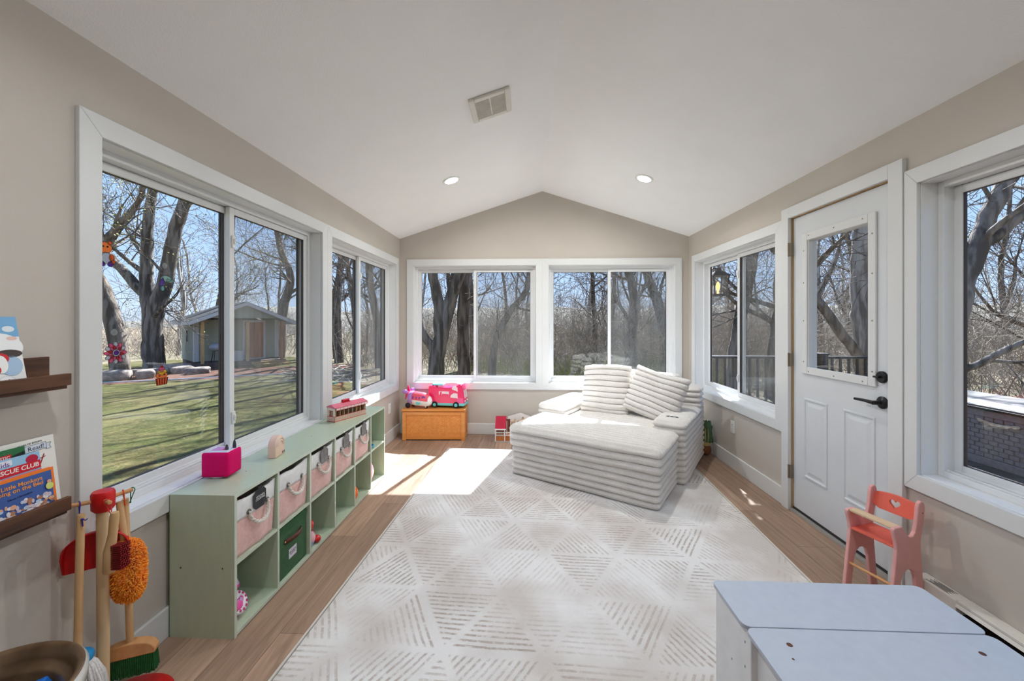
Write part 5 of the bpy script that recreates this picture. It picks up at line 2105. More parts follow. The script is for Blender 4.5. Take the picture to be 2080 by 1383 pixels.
# broom
br = thing('toy_broom', 'toy push broom with a curved wood head and green bristles', 'broom', (-1.430, 1.356, 0), 0.42)
mb = MB()
mb.tube([(-0.012, 0, 0.722), (-0.006, 0, 0.5), (0.002, 0, 0.20)], [0.0095, 0.0105, 0.0110], 12)
mb.build('handle', M_pole, br, smooth=True)
mb = MB()
hd = [(-0.078, 0.158), (0.078, 0.158), (0.080, 0.176)] + [(0.074 * math.cos(PI * k / 16), 0.180 + 0.030 * math.sin(PI * k / 16)) for k in range(1, 16)] + [(-0.080, 0.176)]
mb.prism(hd, -0.018, 0.018)
mb.build('head', M_dowel, br, bevel=0.004, seg=2, smooth=True)
mb = MB()
mb.box(-0.074, -0.015, 0.130, 0.074, 0.015, 0.1575)
for k in range(30):
    x = -0.073 + k * 0.146 / 29
    for s in range(6):
        y = -0.014 + s * 0.0056
        mb.tube([(x, y, 0.158), (x * 1.03, y * 1.15, 0.125), (x * 1.07 + 0.001 * math.sin(k * 3 + s), y * 1.35, 0.094 + 0.002 * math.sin(k * 5 + s * 2))], 0.0028, 5)
mb.build('bristles', mat('green_bristle', (16, 92, 38), rough=0.55, col2=(10, 70, 28), nscale=60), br)
cord('hanging_string', (20, 120, 60), br, loop_over(HX + 0.5 * 0.066 + 1.430, HY + 0.87 * 0.066 - 1.356, 0.757, 0.720))

# ------------------------------------------------------------------ stoneware crock with a blue toy
M_glaze = mat('white_stoneware_glaze', (214, 212, 208), rough=0.25, col2=(198, 196, 190), nscale=6, coat=0.4)
M_cbrown = mat('brown_crock_glaze', (142, 116, 88), rough=0.3, col2=(96, 74, 54), nscale=9, detail=8, coat=0.3)
CXk, CYk, CRk, CZk = -1.254, 0.824, 0.188, 0.50
ck = thing('stoneware_crock', 'big white stoneware crock with a brown glazed inside below the ledges', 'crock', (CXk, CYk, 0))
mb = MB()
mb.lathe([(0.0, 0.0), (CRk - 0.030, 0.0), (CRk - 0.018, 0.012), (CRk - 0.010, 0.10), (CRk - 0.006, 0.42), (CRk - 0.006, 0.455), (CRk + 0.002, 0.462), (CRk + 0.003, CZk - 0.010), (CRk - 0.003, CZk - 0.001)], 64, capt=False)
mb.build('outer_wall', M_glaze, ck, smooth=True, ang=60)
mb = MB()
mb.lathe([(CRk - 0.003, CZk - 0.001), (CRk - 0.009, CZk), (CRk - 0.018, CZk - 0.006), (CRk - 0.024, CZk - 0.030), (CRk - 0.027, CZk - 0.040), (CRk - 0.038, CZk - 0.044), (CRk - 0.042, CZk - 0.052), (CRk - 0.036, 0.10), (CRk - 0.045, 0.03), (0.0, 0.025)], 64, capb=False, capt=False)
mb.build('inner_glaze', M_cbrown, ck, smooth=True, ang=60)
fs_ = thing('toy_figure', 'blue plastic toy with a pointed fin lying inside the crock', 'toy', (-1.268, 0.930, 0.027), 0.35)
mb = MB()
mb.lathe([(0.0, 0.0), (0.045, 0.0), (0.052, 0.10), (0.048, 0.26), (0.036, 0.36), (0.022, 0.405), (0.0, 0.415)], 22, 0, Matrix.Diagonal((1, 0.7, 1, 1)))
mb.build('body', mat('royal_blue_plastic', (34, 92, 196), rough=0.35), fs_, smooth=True)
mb = MB()
mb.prism([(-0.020, 0.36), (0.030, 0.36), (0.062, 0.405), (0.048, 0.428), (0.020, 0.418), (-0.01, 0.425), (-0.03, 0.395)], -0.012, 0.012)
mb.build('fin', mat('bright_blue_fin', (30, 120, 224), rough=0.35), fs_, bevel=0.005, seg=2, smooth=True)
mb = MB()
mb.ball((0.052, 0.0, 0.372), 0.018, 12)
mb.build('dark_foot', M_tyre, fs_, smooth=True)

# ------------------------------------------------------------------ suncatchers on the big left window
M_lead = mat('suncatcher_outline', (44, 36, 44), rough=0.5)


def film(c):
    m = bpy.data.materials.new('film_%d_%d_%d' % c)
    N, L = nodes_of(m)
    b = N['Principled BSDF']
    b.inputs['Base Color'].default_value = lin(c)
    b.inputs['Roughness'].default_value = 0.3
    b.inputs['Transmission Weight'].default_value = 0.0
    tl = N.new('ShaderNodeBsdfTranslucent')
    tl.inputs['Color'].default_value = lin(c)
    mx = N.new('ShaderNodeMixShader')
    mx.inputs['Fac'].default_value = 0.55
    L.new(b.outputs['BSDF'], mx.inputs[1])
    L.new(tl.outputs['BSDF'], mx.inputs[2])
    L.new(mx.outputs['Shader'], N['Material Output'].inputs['Surface'])
    return m


GX = XL - 0.1310      # room face of the outer sash glass


def catcher(name, label, y, z, shapes, cat='window sticker'):
    """shapes: (poly in (right, up), colour); looks toward the room (+x)"""
    M = Matrix(((0, -1, 0, GX), (1, 0, 0, y), (0, 0, 1, z), (0, 0, 0, 1)))
    t = thing(name, label, cat, M=M)
    cols = []
    for _, c in shapes:
        if c not in cols:
            cols.append(c)
    for ci, c in enumerate(cols):
        mb = MB()
        for i, (poly, cc) in enumerate(shapes):
            if cc == c:
                mb.prism(poly, -0.0022 - 0.00012 * i, -0.0004)
        mb.build('coloured_film', FILMS.setdefault(c, film(c)), t)
    mb = MB()
    for i, (poly, cc) in enumerate(shapes):
        mb.tube([(x, -0.0026 - 0.00012 * i, zz) for x, zz in poly], 0.0008, 4, closed=True)
    mb.build('outline', M_lead, t)
    return t


FILMS = {}
OR, OR2, PU, GRY, YEL, RED, PNK, WHT = (240, 120, 30), (250, 150, 60), (110, 50, 170), (200, 205, 215), (246, 206, 40), (222, 40, 50), (236, 110, 150), (240, 240, 245)
catcher('suncatcher_bear', 'orange bear shaped suncatcher high on the big left window', 1.505, 1.632, [
    (disc(0, 0.020, 0.026, 0.022), OR2), (disc(-0.018, 0.040, 0.008), OR), (disc(0.018, 0.040, 0.008), OR), (disc(0.004, -0.022, 0.018, 0.024), GRY),
    (disc(0.024, -0.018, 0.010, 0.014), OR), (disc(-0.018, -0.008, 0.008, 0.012), PU), (disc(-0.010, -0.046, 0.009), PU), (disc(0.020, -0.044, 0.011), PU), (disc(0.030, -0.034, 0.008), OR),
    (disc(-0.008, 0.024, 0.003), (40, 30, 40)), (disc(0.008, 0.024, 0.003), (40, 30, 40))])
sh = []
for k in range(12):
    a = 2 * PI * k / 12
    c, s_ = math.cos(a), math.sin(a)
    sh.append(([(c * (0.030 + 0.015 * math.cos(b)) - s_ * 0.008 * math.sin(b), s_ * (0.030 + 0.015 * math.cos(b)) + c * 0.008 * math.sin(b)) for b in [2 * PI * q / 12 for q in range(12)]], (214, 214, 220) if k % 2 else PNK))
for k in range(12):
    a = 2 * PI * (k + 0.5) / 12
    c, s_ = math.cos(a), math.sin(a)
    sh.append(([(c * (0.023 + 0.009 * math.cos(b)) - s_ * 0.005 * math.sin(b), s_ * (0.023 + 0.009 * math.cos(b)) + c * 0.005 * math.sin(b)) for b in [2 * PI * q / 10 for q in range(10)]], RED if k % 2 else PNK))
sh.append((disc(0, 0, 0.014), WHT))
sh.append((disc(0, 0, 0.010), PU))
catcher('suncatcher_flower', 'pink and white daisy shaped suncatcher on the big left window', 1.545, 1.228, sh)
cup = [([(-0.024, -0.044), (0.024, -0.044), (0.030, -0.012), (-0.030, -0.012)], OR)]
cup += [([(-0.022 + k * 0.011, -0.043), (-0.019 + k * 0.011, -0.043), (-0.023 + k * 0.0135, -0.013), (-0.027 + k * 0.0135, -0.013)], RED) for k in range(5)]
cup += [(disc(0, 0.000, 0.029, 0.015), OR2), (disc(0.003, 0.014, 0.021, 0.013), YEL), (disc(0, 0.028, 0.013, 0.011), PNK), (disc(0.0, 0.040, 0.006), RED), (disc(-0.012, 0.0, 0.004), PNK), (disc(0.012, 0.003, 0.004), RED)]
catcher('suncatcher_cupcake', 'orange cupcake suncatcher low on the big left window', 1.748, 1.108, cup)
catcher('suncatcher_hummingbird', 'pale green and purple bird suncatcher on the big left window', 1.765, 1.545, [
    (disc(0.006, 0.010, 0.026, 0.014), (170, 206, 196)), ([(0.010, 0.012), (0.05, 0.004), (0.03, -0.008), (0.004, -0.004)], (150, 190, 180)),
    ([(-0.012, 0.016), (-0.026, -0.012), (-0.022, -0.030), (-0.002, -0.004)], (120, 84, 190)), (disc(-0.012, -0.036, 0.008, 0.012), (140, 190, 190))])
M_cup = glass_mat('clear_suction_cup', (0.9, 0.93, 0.95), haze=0.25)
for (y, z, lb) in ((1.541, 1.312, 'clear suction cup on the glass above the daisy suncatcher'), (1.765, 1.615, 'clear suction cup on the glass above the bird suncatcher')):
    t = thing('suction_cup', lb, 'suction cup', M=Matrix(((0, -1, 0, GX), (1, 0, 0, y), (0, 0, 1, z), (0, 0, 0, 1))))
    mb = MB()
    mb.lathe([(0.0, 0.0075), (0.004, 0.0070), (0.005, 0.004), (0.012, 0.0018), (0.0135, 0.0005), (0.0, 0.0004)], 20, 0, Rx(PI / 2))
    mb.build('cup', M_cup, t, smooth=True)
# ------------------------------------------------------------------ outdoors
GZ = -0.60


def ground_mat(name, cols, scales, bump=0.4, bscale=30, rough=0.95):
    m = bpy.data.materials.new(name)
    N, L = nodes_of(m)
    b = N['Principled BSDF']
    b.inputs['Roughness'].default_value = rough
    b.inputs['Specular IOR Level'].default_value = 0.1
    tc = N.new('ShaderNodeTexCoord')
    prev = None
    for i, ((c1, c2), sc) in enumerate(zip(cols, scales)):
        nz = N.new('ShaderNodeTexNoise')
        nz.inputs['Scale'].default_value = sc
        nz.inputs['Detail'].default_value = 6
        nz.inputs['Roughness'].default_value = 0.65
        L.new(tc.outputs['Object'], nz.inputs['Vector'])
        rp = N.new('ShaderNodeValToRGB')
        rp.color_ramp.elements[0].position = 0.43
        rp.color_ramp.elements[1].position = 0.57
        rp.color_ramp.elements[0].color = lin(c1)
        rp.color_ramp.elements[1].color = lin(c2)
        L.new(nz.outputs['Fac'], rp.inputs['Fac'])
        if prev is None:
            prev = rp.outputs['Color']
        else:
            mx = N.new('ShaderNodeMix')
            mx.data_type = 'RGBA'
            mx.inputs['Factor'].default_value = 0.5
            L.new(prev, mx.inputs['A'])
            L.new(rp.outputs['Color'], mx.inputs['B'])
            prev = mx.outputs['Result']
    L.new(prev, b.inputs['Base Color'])
    n2 = N.new('ShaderNodeTexNoise')
    n2.inputs['Scale'].default_value = bscale
    n2.inputs['Detail'].default_value = 5
    L.new(tc.outputs['Object'], n2.inputs['Vector'])
    bp = N.new('ShaderNodeBump')
    bp.inputs['Strength'].default_value = bump
    bp.inputs['Distance'].default_value = 0.04
    L.new(n2.outputs['Fac'], bp.inputs['Height'])
    L.new(bp.outputs['Normal'], b.inputs['Normal'])
    return m


M_lawn = ground_mat('lawn_turf', [((58, 66, 24), (112, 98, 68)), ((46, 56, 18), (94, 84, 50)), ((52, 60, 20), (104, 92, 60))], [0.5, 3.0, 22.0])
M_leafl = ground_mat('leaf_litter', [((140, 127, 106), (106, 100, 75)), ((148, 133, 112), (94, 101, 62)), ((155, 140, 119), (92, 81, 65))], [0.4, 2.5, 18.0], bump=0.6)
M_field = ground_mat('dry_field', [((150, 132, 108), (138, 121, 98)), ((146, 128, 104), (131, 114, 92))], [0.05, 1.5], bump=0.2, bscale=8)
M_mulch = ground_mat('red_mulch', [((118, 84, 70), (96, 68, 56)), ((128, 92, 76), (78, 54, 45)), ((138, 104, 88), (84, 58, 48))], [1.0, 9.0, 40.0], bump=0.9, bscale=50)
M_woodsfar = ground_mat('far_woods', [((140, 132, 122), (108, 104, 90)), ((144, 136, 126), (104, 102, 86)), ((148, 140, 130), (98, 94, 84))], [0.15, 0.9, 5.0], bump=1.0, bscale=3)


def plane_obj(name, poly, z, m):
    mb = MB()
    mb.add([(x, y, z) for x, y in poly], [tuple(range(len(poly)))])
    return struct(mb.build(name, m, fix=False))


plane_obj('ground', [(-160, -60), (140, -60), (140, 160), (-160, 160)], GZ - 0.02, M_leafl)
plane_obj('field', [(-159, -59), (-22, -59), (-21, 10), (-24, 24), (-30, 45), (-36, 159), (-159, 159)], GZ - 0.012, M_field)
lw = [(-1.75, -6), (-1.75, 6.0), (1.0, 8.5), (-1.0, 10.6), (-4.5, 11.6), (-8.5, 14.2), (-9.5, 19.0), (-13, 21), (-19, 18.5), (-21, 12), (-21, -6)]
plane_obj('lawn', lw, GZ, M_lawn)


def blob(cx, cy, rx, ry, n=26, rot=0.0, seed=0):
    pts = []
    for k in range(n):
        a = 2 * PI * k / n
        r = 1 + 0.18 * mnoise.noise(Vector((math.cos(a) * 1.5 + seed, math.sin(a) * 1.5, 0)))
        x, y = rx * r * math.cos(a), ry * r * math.sin(a)
        pts.append((cx + x * math.cos(rot) - y * math.sin(rot), cy + x * math.sin(rot) + y * math.cos(rot)))
    return pts


def mulch_bed(poly, z):
    mb = MB()
    c = Vector((sum(p[0] for p in poly) / len(poly), sum(p[1] for p in poly) / len(poly), z + 0.05))
    k = len(poly)
    rings = [1.0, 0.9, 0.6, 0.3]
    vs = [c]
    for r in rings:
        for (x, y) in poly:
            vs.append((c.x + (x - c.x) * r, c.y + (y - c.y) * r, z + 0.06 * (1 - r) ** 0.5 + 0.002))
    fs = []
    for ri in range(len(rings) - 1):
        for i in range(k):
            j = (i + 1) % k
            fs.append((1 + ri * k + i, 1 + ri * k + j, 1 + (ri + 1) * k + j, 1 + (ri + 1) * k + i))
    b0 = 1 + (len(rings) - 1) * k
    for i in range(k):
        fs.append((b0 + i, b0 + (i + 1) % k, 0))
    mb.add(vs, fs)
    o = mb.build('mulch_bed', M_mulch, smooth=True)
    return struct(o)


mulch_bed(blob(-14.2, 13.6, 3.6, 2.2, rot=0.5, seed=1), GZ)
mulch_bed(blob(-10.2, 15.0, 3.4, 1.5, rot=0.75, seed=2), GZ)
mulch_bed(blob(-3.0, 6.2, 1.5, 0.8, rot=0.4, seed=3), GZ)

# far low wooded ridge
def ridge(name, pts, h, m):
    mb = MB()
    n = 60
    P0 = [Vector(p) for p in pts]
    def at(u):
        k = min(len(P0) - 2, int(u * (len(P0) - 1)))
        f = u * (len(P0) - 1) - k
        return P0[k].lerp(P0[k + 1], f)
    def fn(i, j):
        p = at(i / n)
        d = Vector((p.x, p.y, 0)).normalized()
        prof = [0, 0.55, 0.9, 1.0, 0.8][j]
        hh = h * (0.85 + 0.3 * mnoise.noise(Vector((i * 0.25, 3.3, 0))) + 0.12 * mnoise.noise(Vector((i * 1.7, 1.1, 0))))
        q = p + d * (j * 5)
        return (q.x, q.y, GZ + hh * prof)
    mb.grid(fn, n + 1, 5)
    return struct(mb.build(name, m, smooth=True))


ridge('hill', [(-46, 58, 0), (-15, 66, 0), (20, 66, 0), (52, 48, 0), (66, 14, 0), (60, -20, 0)], 5.2, M_woodsfar)
ridge('hill', [(-150, -40, 0), (-150, 20, 0), (-140, 70, 0), (-100, 120, 0), (-50, 150, 0)], 2.2, mat('distant_treeline', (118, 112, 104), rough=1.0, col2=(104, 98, 90)))

# ------------------------------------------------------------------ trees
def bark_mat(name, a, b):
    return mat(name, a, rough=0.95, col2=b, nscale=7, stretch=(1, 1, 0.16), detail=8, lo=0.42, hi=0.58, bump=1.0, bscale=22, bstretch=(1, 1, 0.18), spec=0.1, bdist=0.03)


M_bark = bark_mat('grey_bark', (136, 126, 117), (80, 73, 67))
M_bark2 = bark_mat('brown_bark', (128, 115, 103), (76, 66, 58))
M_bark3 = bark_mat('pale_bark', (168, 161, 154), (112, 105, 98))
M_bud = mat('spring_buds', (176, 170, 84), rough=0.8, col2=(150, 146, 72), nscale=3)


def wig(rr, k):
    return Vector((rr.uniform(-k, k), rr.uniform(-k, k), rr.uniform(-k, k)))


def limb(mb, rr, p, d, L, r, depth, cfg, tips):
    n = 5 if depth >= 2 else 4
    pts, rad = [Vector(p)], [r]
    d = Vector(d).normalized()
    q = Vector(p)
    up = cfg.get('up', 0.05)
    for i in range(n):
        d = (d + wig(rr, cfg.get('wig', 0.18)) + Vector((0, 0, up))).normalized()
        q = q + d * (L / n)
        pts.append(q.copy())
        rad.append(max(cfg['rmin'], r * (1 - 0.62 * (i + 1) / n)))
    mb.tube(pts, rad, 7 if r > 0.09 else (5 if r > 0.03 else 3), cap=False)
    if depth <= 0:
        tips.append(pts[-1])
        tips.append(pts[-2])
        return
    kids = cfg['kids'][min(depth, len(cfg['kids']) - 1)]
    for k in range(kids):
        f = rr.uniform(0.25, 1.0) if k else 1.0
        i = min(n - 1, int(f * n))
        t = f * n - i
        b = pts[i].lerp(pts[i + 1], min(1, t))
        bd = (pts[i + 1] - pts[i]).normalized()
        ax = bd.orthogonal().normalized()
        ax.rotate(Matrix.Rotation(rr.uniform(0, 2 * PI), 3, bd))
        ang = math.radians(rr.uniform(18, 30) if k == 0 else rr.uniform(28, 62))
        nd = bd.copy()
        nd.rotate(Matrix.Rotation(ang, 3, ax))
        rl = rad[i] + (rad[i + 1] - rad[i]) * t
        limb(mb, rr, b, nd, L * rr.uniform(0.5, 0.78), max(cfg['rmin'], rl * rr.uniform(0.45, 0.75)), depth - 1, cfg, tips)


def trunk_path(mb, rr, pts, r0, r1, cfg, tips, depth=3, nb=9, start=0.25):
    """a bent trunk through pts with branches"""
    P0 = [Vector(p) for p in pts]
    fine = []
    for a in range(len(P0) - 1):
        pa = P0[a - 1] if a else P0[a] * 2 - P0[a + 1]
        pd = P0[a + 2] if a + 2 < len(P0) else P0[a + 1] * 2 - P0[a]
        for k in range(5):
            t = k / 5
            fine.append(0.5 * ((2 * P0[a]) + (P0[a + 1] - pa) * t + (2 * pa - 5 * P0[a] + 4 * P0[a + 1] - pd) * t * t + (-pa + 3 * P0[a] - 3 * P0[a + 1] + pd) * t ** 3))
    fine.append(P0[-1])
    n = len(fine)
    rad = []
    for i in range(n):
        u = i / (n - 1)
        r = r0 + (r1 - r0) * u
        r *= 1 + 0.10 * mnoise.noise(Vector((i * 0.6, r0 * 9, 2)))
        if cfg.get('flare', True) and fine[0].z < GZ + 0.3:
            r *= 1 + 0.75 * math.exp(-u * n * 0.55)
        rad.append(r)
    fine = [p + wig(rr, 0.02) for p in fine]
    mb.tube(fine, rad, 12, cap=False)
    for k in range(nb):
        f = rr.uniform(start, 1.0) if k else 1.0
        i = min(n - 2, int(f * (n - 1)))
        b = fine[i]
        bd = (fine[i + 1] - fine[i]).normalized()
        ax = bd.orthogonal().normalized()
        ax.rotate(Matrix.Rotation(rr.uniform(0, 2 * PI), 3, bd))
        nd = bd.copy()
        nd.rotate(Matrix.Rotation(math.radians(rr.uniform(10, 25) if k == 0 else rr.uniform(35, 70)), 3, ax))
        rr_ = rad[i] * (0.85 if k == 0 else rr.uniform(0.22, 0.5))
        limb(mb, rr, b, nd, rr.uniform(1.4, 2.8), rr_, depth - 1, cfg, tips)


def buds(tips, rr, n, s=0.045, name='spring_buds', parent=None):
    mb = MB()
    for k in range(n):
        p = rr.choice(tips) + wig(rr, 0.22)
        a, b_ = wig(rr, 1).normalized() * s, wig(rr, 1).normalized() * s
        mb.add([p, p + a, p + a + b_, p + b_], [(0, 1, 2, 3)])
    o = mb.build(name, M_bud, parent, fix=False)
    o['kind'] = 'stuff'
    return o


def big_tree(name, label, trunks, seed, barkm, nb=9, depth=4, kids=(0, 3, 3, 4), group=None, budn=0, rmin=0.007, start=0.3, up=0.04):
    rr = random.Random(seed)
    mb, tips = MB(), []
    cfg = {'rmin': rmin, 'kids': kids, 'wig': 0.20, 'up': up}
    base = Vector(trunks[0][0][0])
    for (pts, r0, r1) in trunks:
        trunk_path(mb, rr, [Vector(p) - base for p in pts], r0, r1, dict(cfg, flare=(Vector(pts[0]).z < GZ + 0.2)), tips, depth, nb, start)
    t = thing(name, label, 'tree', tuple(base), group=group)
    # flare test needs world z, so shift ground to the local frame
    mb.build('trunk_and_branches', barkm, t, smooth=True, ang=180, fix=False)
    if budn:
        buds(tips, rr, budn, parent=t)
    return t


G = GZ - 0.05
big_tree('maple_tree', 'big grey forked tree with three stems, in the mulch bed beside the shed',
         [([(-15.42, 15.66, G), (-15.50, 15.66, 0.4), (-15.45, 15.66, 1.5), (-14.95, 15.68, 3.2), (-14.55, 15.7, 5.2), (-13.9, 15.8, 7.4), (-13.5, 16.0, 9.4)], 0.40, 0.16),
          ([(-15.55, 15.70, 0.6), (-15.75, 15.70, 2.2), (-15.85, 15.72, 3.6), (-15.75, 15.7, 5.4), (-15.5, 15.7, 7.4), (-15.4, 15.6, 9.0)], 0.30, 0.12),
          ([(-15.70, 15.66, 2.3), (-16.5, 15.5, 3.3), (-17.4, 15.4, 4.4), (-18.1, 15.4, 6.2), (-18.4, 15.5, 8.0)], 0.20, 0.09)],
         21, M_bark, nb=8, budn=3000)
big_tree('leaning_tree', 'dark leaning tree trunk rising at the far left of lawn, beside the daisy suncatcher',
         [([(-13.70, 12.72, G), (-13.92, 12.74, 0.9), (-14.30, 12.74, 2.2), (-14.75, 12.72, 3.4), (-14.62, 12.70, 4.6), (-14.8, 12.7, 6.8), (-14.6, 12.9, 9.0)], 0.27, 0.13),
          ([(-14.72, 12.72, 3.6), (-13.9, 12.8, 4.6), (-13.2, 12.9, 5.6), (-12.9, 13.0, 7.4)], 0.13, 0.06)],
         22, M_bark2, nb=8, budn=1600)
big_tree('forked_tree', 'stout dark forked tree close behind the house, in left back window',
         [([(-3.06, 12.9, G), (-2.98, 12.9, 0.3), (-2.80, 12.9, 1.2), (-2.45, 12.92, 2.4), (-2.15, 12.95, 3.6), (-1.9, 13.0, 5.4), (-1.6, 13.1, 7.6)], 0.28, 0.14),
          ([(-2.92, 12.9, 1.0), (-2.95, 12.88, 1.9), (-3.12, 12.86, 2.8), (-3.2, 12.86, 4.0), (-3.0, 12.9, 6.4), (-3.1, 13.0, 8.0)], 0.21, 0.10),
          ([(-3.1, 12.9, 0.35), (-3.45, 12.86, 0.95), (-3.75, 12.84, 1.8), (-3.8, 12.84, 3.2), (-4.0, 12.8, 5.5)], 0.15, 0.08)],
         23, M_bark2, nb=7)
big_tree('straight_tree', 'straight brown tree trunk right of the forked tree, seen through the left back window',
         [([(-2.27, 13.85, G), (-2.30, 13.87, 1.6), (-2.22, 13.9, 3.4), (-2.1, 14.0, 5.6), (-2.0, 14.0, 8.0)], 0.24, 0.12)], 24, M_bark2, nb=9)
big_tree('straight_tree', 'slimmer dark tree trunk standing just behind the straight brown trunk',
         [([(-2.33, 15.9, G), (-2.30, 15.92, 1.6), (-2.38, 15.9, 3.6), (-2.3, 16.0, 6.2), (-2.5, 16.1, 8.6)], 0.17, 0.08)], 25, M_bark, nb=9)
big_tree('curved_tree', 'slim tree curving up to the right, in right pane of the left back window',
         [([(-1.30, 13.95, G), (-1.25, 13.96, 0.1), (-1.10, 13.97, 0.8), (-0.72, 13.98, 1.6), (-0.22, 14.0, 2.2), (-0.03, 14.0, 2.6), (0.12, 14.0, 3.6), (0.5, 14.0, 5.5)], 0.15, 0.07)], 26, M_bark, nb=9)
for (lb, pts, r0, r1, sd, bm) in [
    ('thin brown tree trunk in left pane of the right back window', [(2.55, 15.0, G), (2.50, 15.0, 1.2), (2.44, 15.0, 2.6), (2.35, 15.0, 4.2), (2.3, 15.0, 6.6)], 0.10, 0.05, 31, M_bark2),
    ('grey tree leaning left beside the middle stile of the right back window', [(3.62, 14.0, G), (3.60, 14.0, 0.8), (3.72, 14.0, 1.8), (3.6, 14.0, 2.8), (3.2, 14.0, 4.2), (2.9, 14.0, 6.4)], 0.22, 0.10, 32, M_bark),
    ('grey tree with a V fork in right pane of the right back window', [(5.0, 14.5, G), (4.95, 14.5, 0.8), (4.7, 14.5, 2.0), (4.3, 14.5, 3.1), (3.9, 14.5, 4.4), (3.6, 14.5, 6.5)], 0.24, 0.10, 33, M_bark),
    ('tall grey trunk at far right edge of the right back window', [(5.25, 14.2, G), (5.3, 14.2, 1.4), (5.5, 14.2, 3.0), (5.6, 14.2, 4.6), (5.8, 14.2, 7.2)], 0.22, 0.12, 34, M_bark),
    ('leaning trunk behind the lantern in the right window', [(5.65, 11.2, G), (5.77, 11.22, 0.6), (5.95, 11.24, 1.6), (6.2, 11.25, 2.8), (6.45, 11.3, 4.4), (6.65, 11.4, 6.8)], 0.20, 0.10, 35, M_bark),
    ('tree leaning right in the farther pane of right window', [(6.3, 10.4, G), (6.35, 10.4, 0.8), (6.55, 10.4, 1.9), (7.0, 10.5, 3.1), (7.5, 10.6, 4.6), (8.0, 10.8, 6.6)], 0.20, 0.09, 36, M_bark2),
]:
    big_tree('bare_tree', lb, [(pts, r0, r1)], sd, bm, nb=9)
big_tree('door_tree', 'thick pale tree trunk seen through right part of the door glass',
         [([(8.20, 9.84, G), (8.15, 9.84, 0.4), (8.06, 9.84, 1.5), (8.02, 9.84, 2.5), (8.10, 9.84, 4.0), (8.3, 9.9, 6.2), (8.2, 10.0, 8.4)], 0.27, 0.15)], 41, M_bark3, nb=2, start=0.75)
big_tree('fallen_tree', 'bare trunk leaning diagonally across the door glass to the thick tree',
         [([(8.05, 9.36, -0.75), (7.72, 9.33, 0.14), (7.55, 9.32, 0.5), (6.94, 9.29, 1.38), (6.37, 9.27, 2.11), (5.6, 9.2, 3.0), (5.0, 9.2, 3.7)], 0.13, 0.07)], 42, M_bark2, nb=1, start=0.5)
big_tree('deck_side_tree', 'tree with steep forked limbs beyond the deck box in the right hand window',
         [([(7.35, 7.30, G), (7.45, 7.30, 0.4), (7.62, 7.32, 1.6), (7.9, 7.33, 2.5), (8.25, 7.35, 3.4), (8.8, 7.37, 4.4), (9.4, 7.4, 6.0)], 0.20, 0.09),
          ([(7.95, 7.33, 2.6), (8.55, 7.2, 3.2), (9.3, 7.0, 4.1), (10.0, 6.8, 5.4)], 0.10, 0.05)], 43, M_bark, nb=10, start=0.15)

# trees standing around the shed and lawn edge
for (lb, pts, r0, r1, sd) in [
    ('tree with crossing limbs rising behind the shed ridge, left one', [(-13.2, 20.4, G), (-13.0, 20.4, 2.0), (-12.6, 20.4, 3.6), (-13.2, 20.4, 5.4), (-13.6, 20.4, 8.0)], 0.26, 0.12, 51),
    ('tall straight tree behind the shed door side', [(-11.4, 20.0, G), (-11.5, 20.0, 2.4), (-11.3, 20.0, 4.6), (-11.4, 20.0, 8.2)], 0.24, 0.13, 52),
    ('leaning tree behind right end of the shed roof', [(-10.2, 20.6, G), (-10.4, 20.6, 2.0), (-10.0, 20.6, 4.0), (-9.2, 20.6, 6.4), (-9.0, 20.6, 8.4)], 0.20, 0.10, 53),
    ('dark trunk right of the shed porch', [(-9.0, 18.4, G), (-9.1, 18.4, 2.0), (-8.9, 18.4, 4.2), (-8.6, 18.4, 7.8)], 0.22, 0.11, 54),
    ('slender tree in left pane of the second left window', [(-7.3, 16.6, G), (-7.4, 16.6, 1.6), (-7.7, 16.6, 3.4), (-8.0, 16.6, 6.2)], 0.17, 0.08, 55),
    ('tree with a low fork beside the middle stile of the second left window', [(-6.2, 16.2, G), (-6.3, 16.2, 1.4), (-6.6, 16.2, 3.0), (-6.7, 16.2, 5.8), (-6.5, 16.2, 8.0)], 0.20, 0.10, 56),
    ('dark upright trunk in right pane of the second left window', [(-5.35, 15.2, G), (-5.35, 15.2, 1.6), (-5.30, 15.2, 3.4), (-5.5, 15.2, 7.0)], 0.20, 0.10, 57),
    ('bare tree left of the big forked tree, out by the field', [(-19.5, 15.0, G), (-19.4, 15.0, 2.0), (-19.8, 15.0, 4.2), (-19.6, 15.0, 7.5)], 0.20, 0.09, 58),
    ('bare tree between the big forked tree and the shed roof', [(-15.9, 19.4, G), (-15.7, 19.4, 2.2), (-15.2, 19.4, 4.0), (-14.9, 19.4, 7.4)], 0.20, 0.09, 59),
]:
    big_tree('bare_tree', lb, [(pts, r0, r1)], sd, (M_bark, M_bark2)[sd % 2], nb=10, budn=(1200 if sd in (58, 59, 51) else 0), start=0.22)

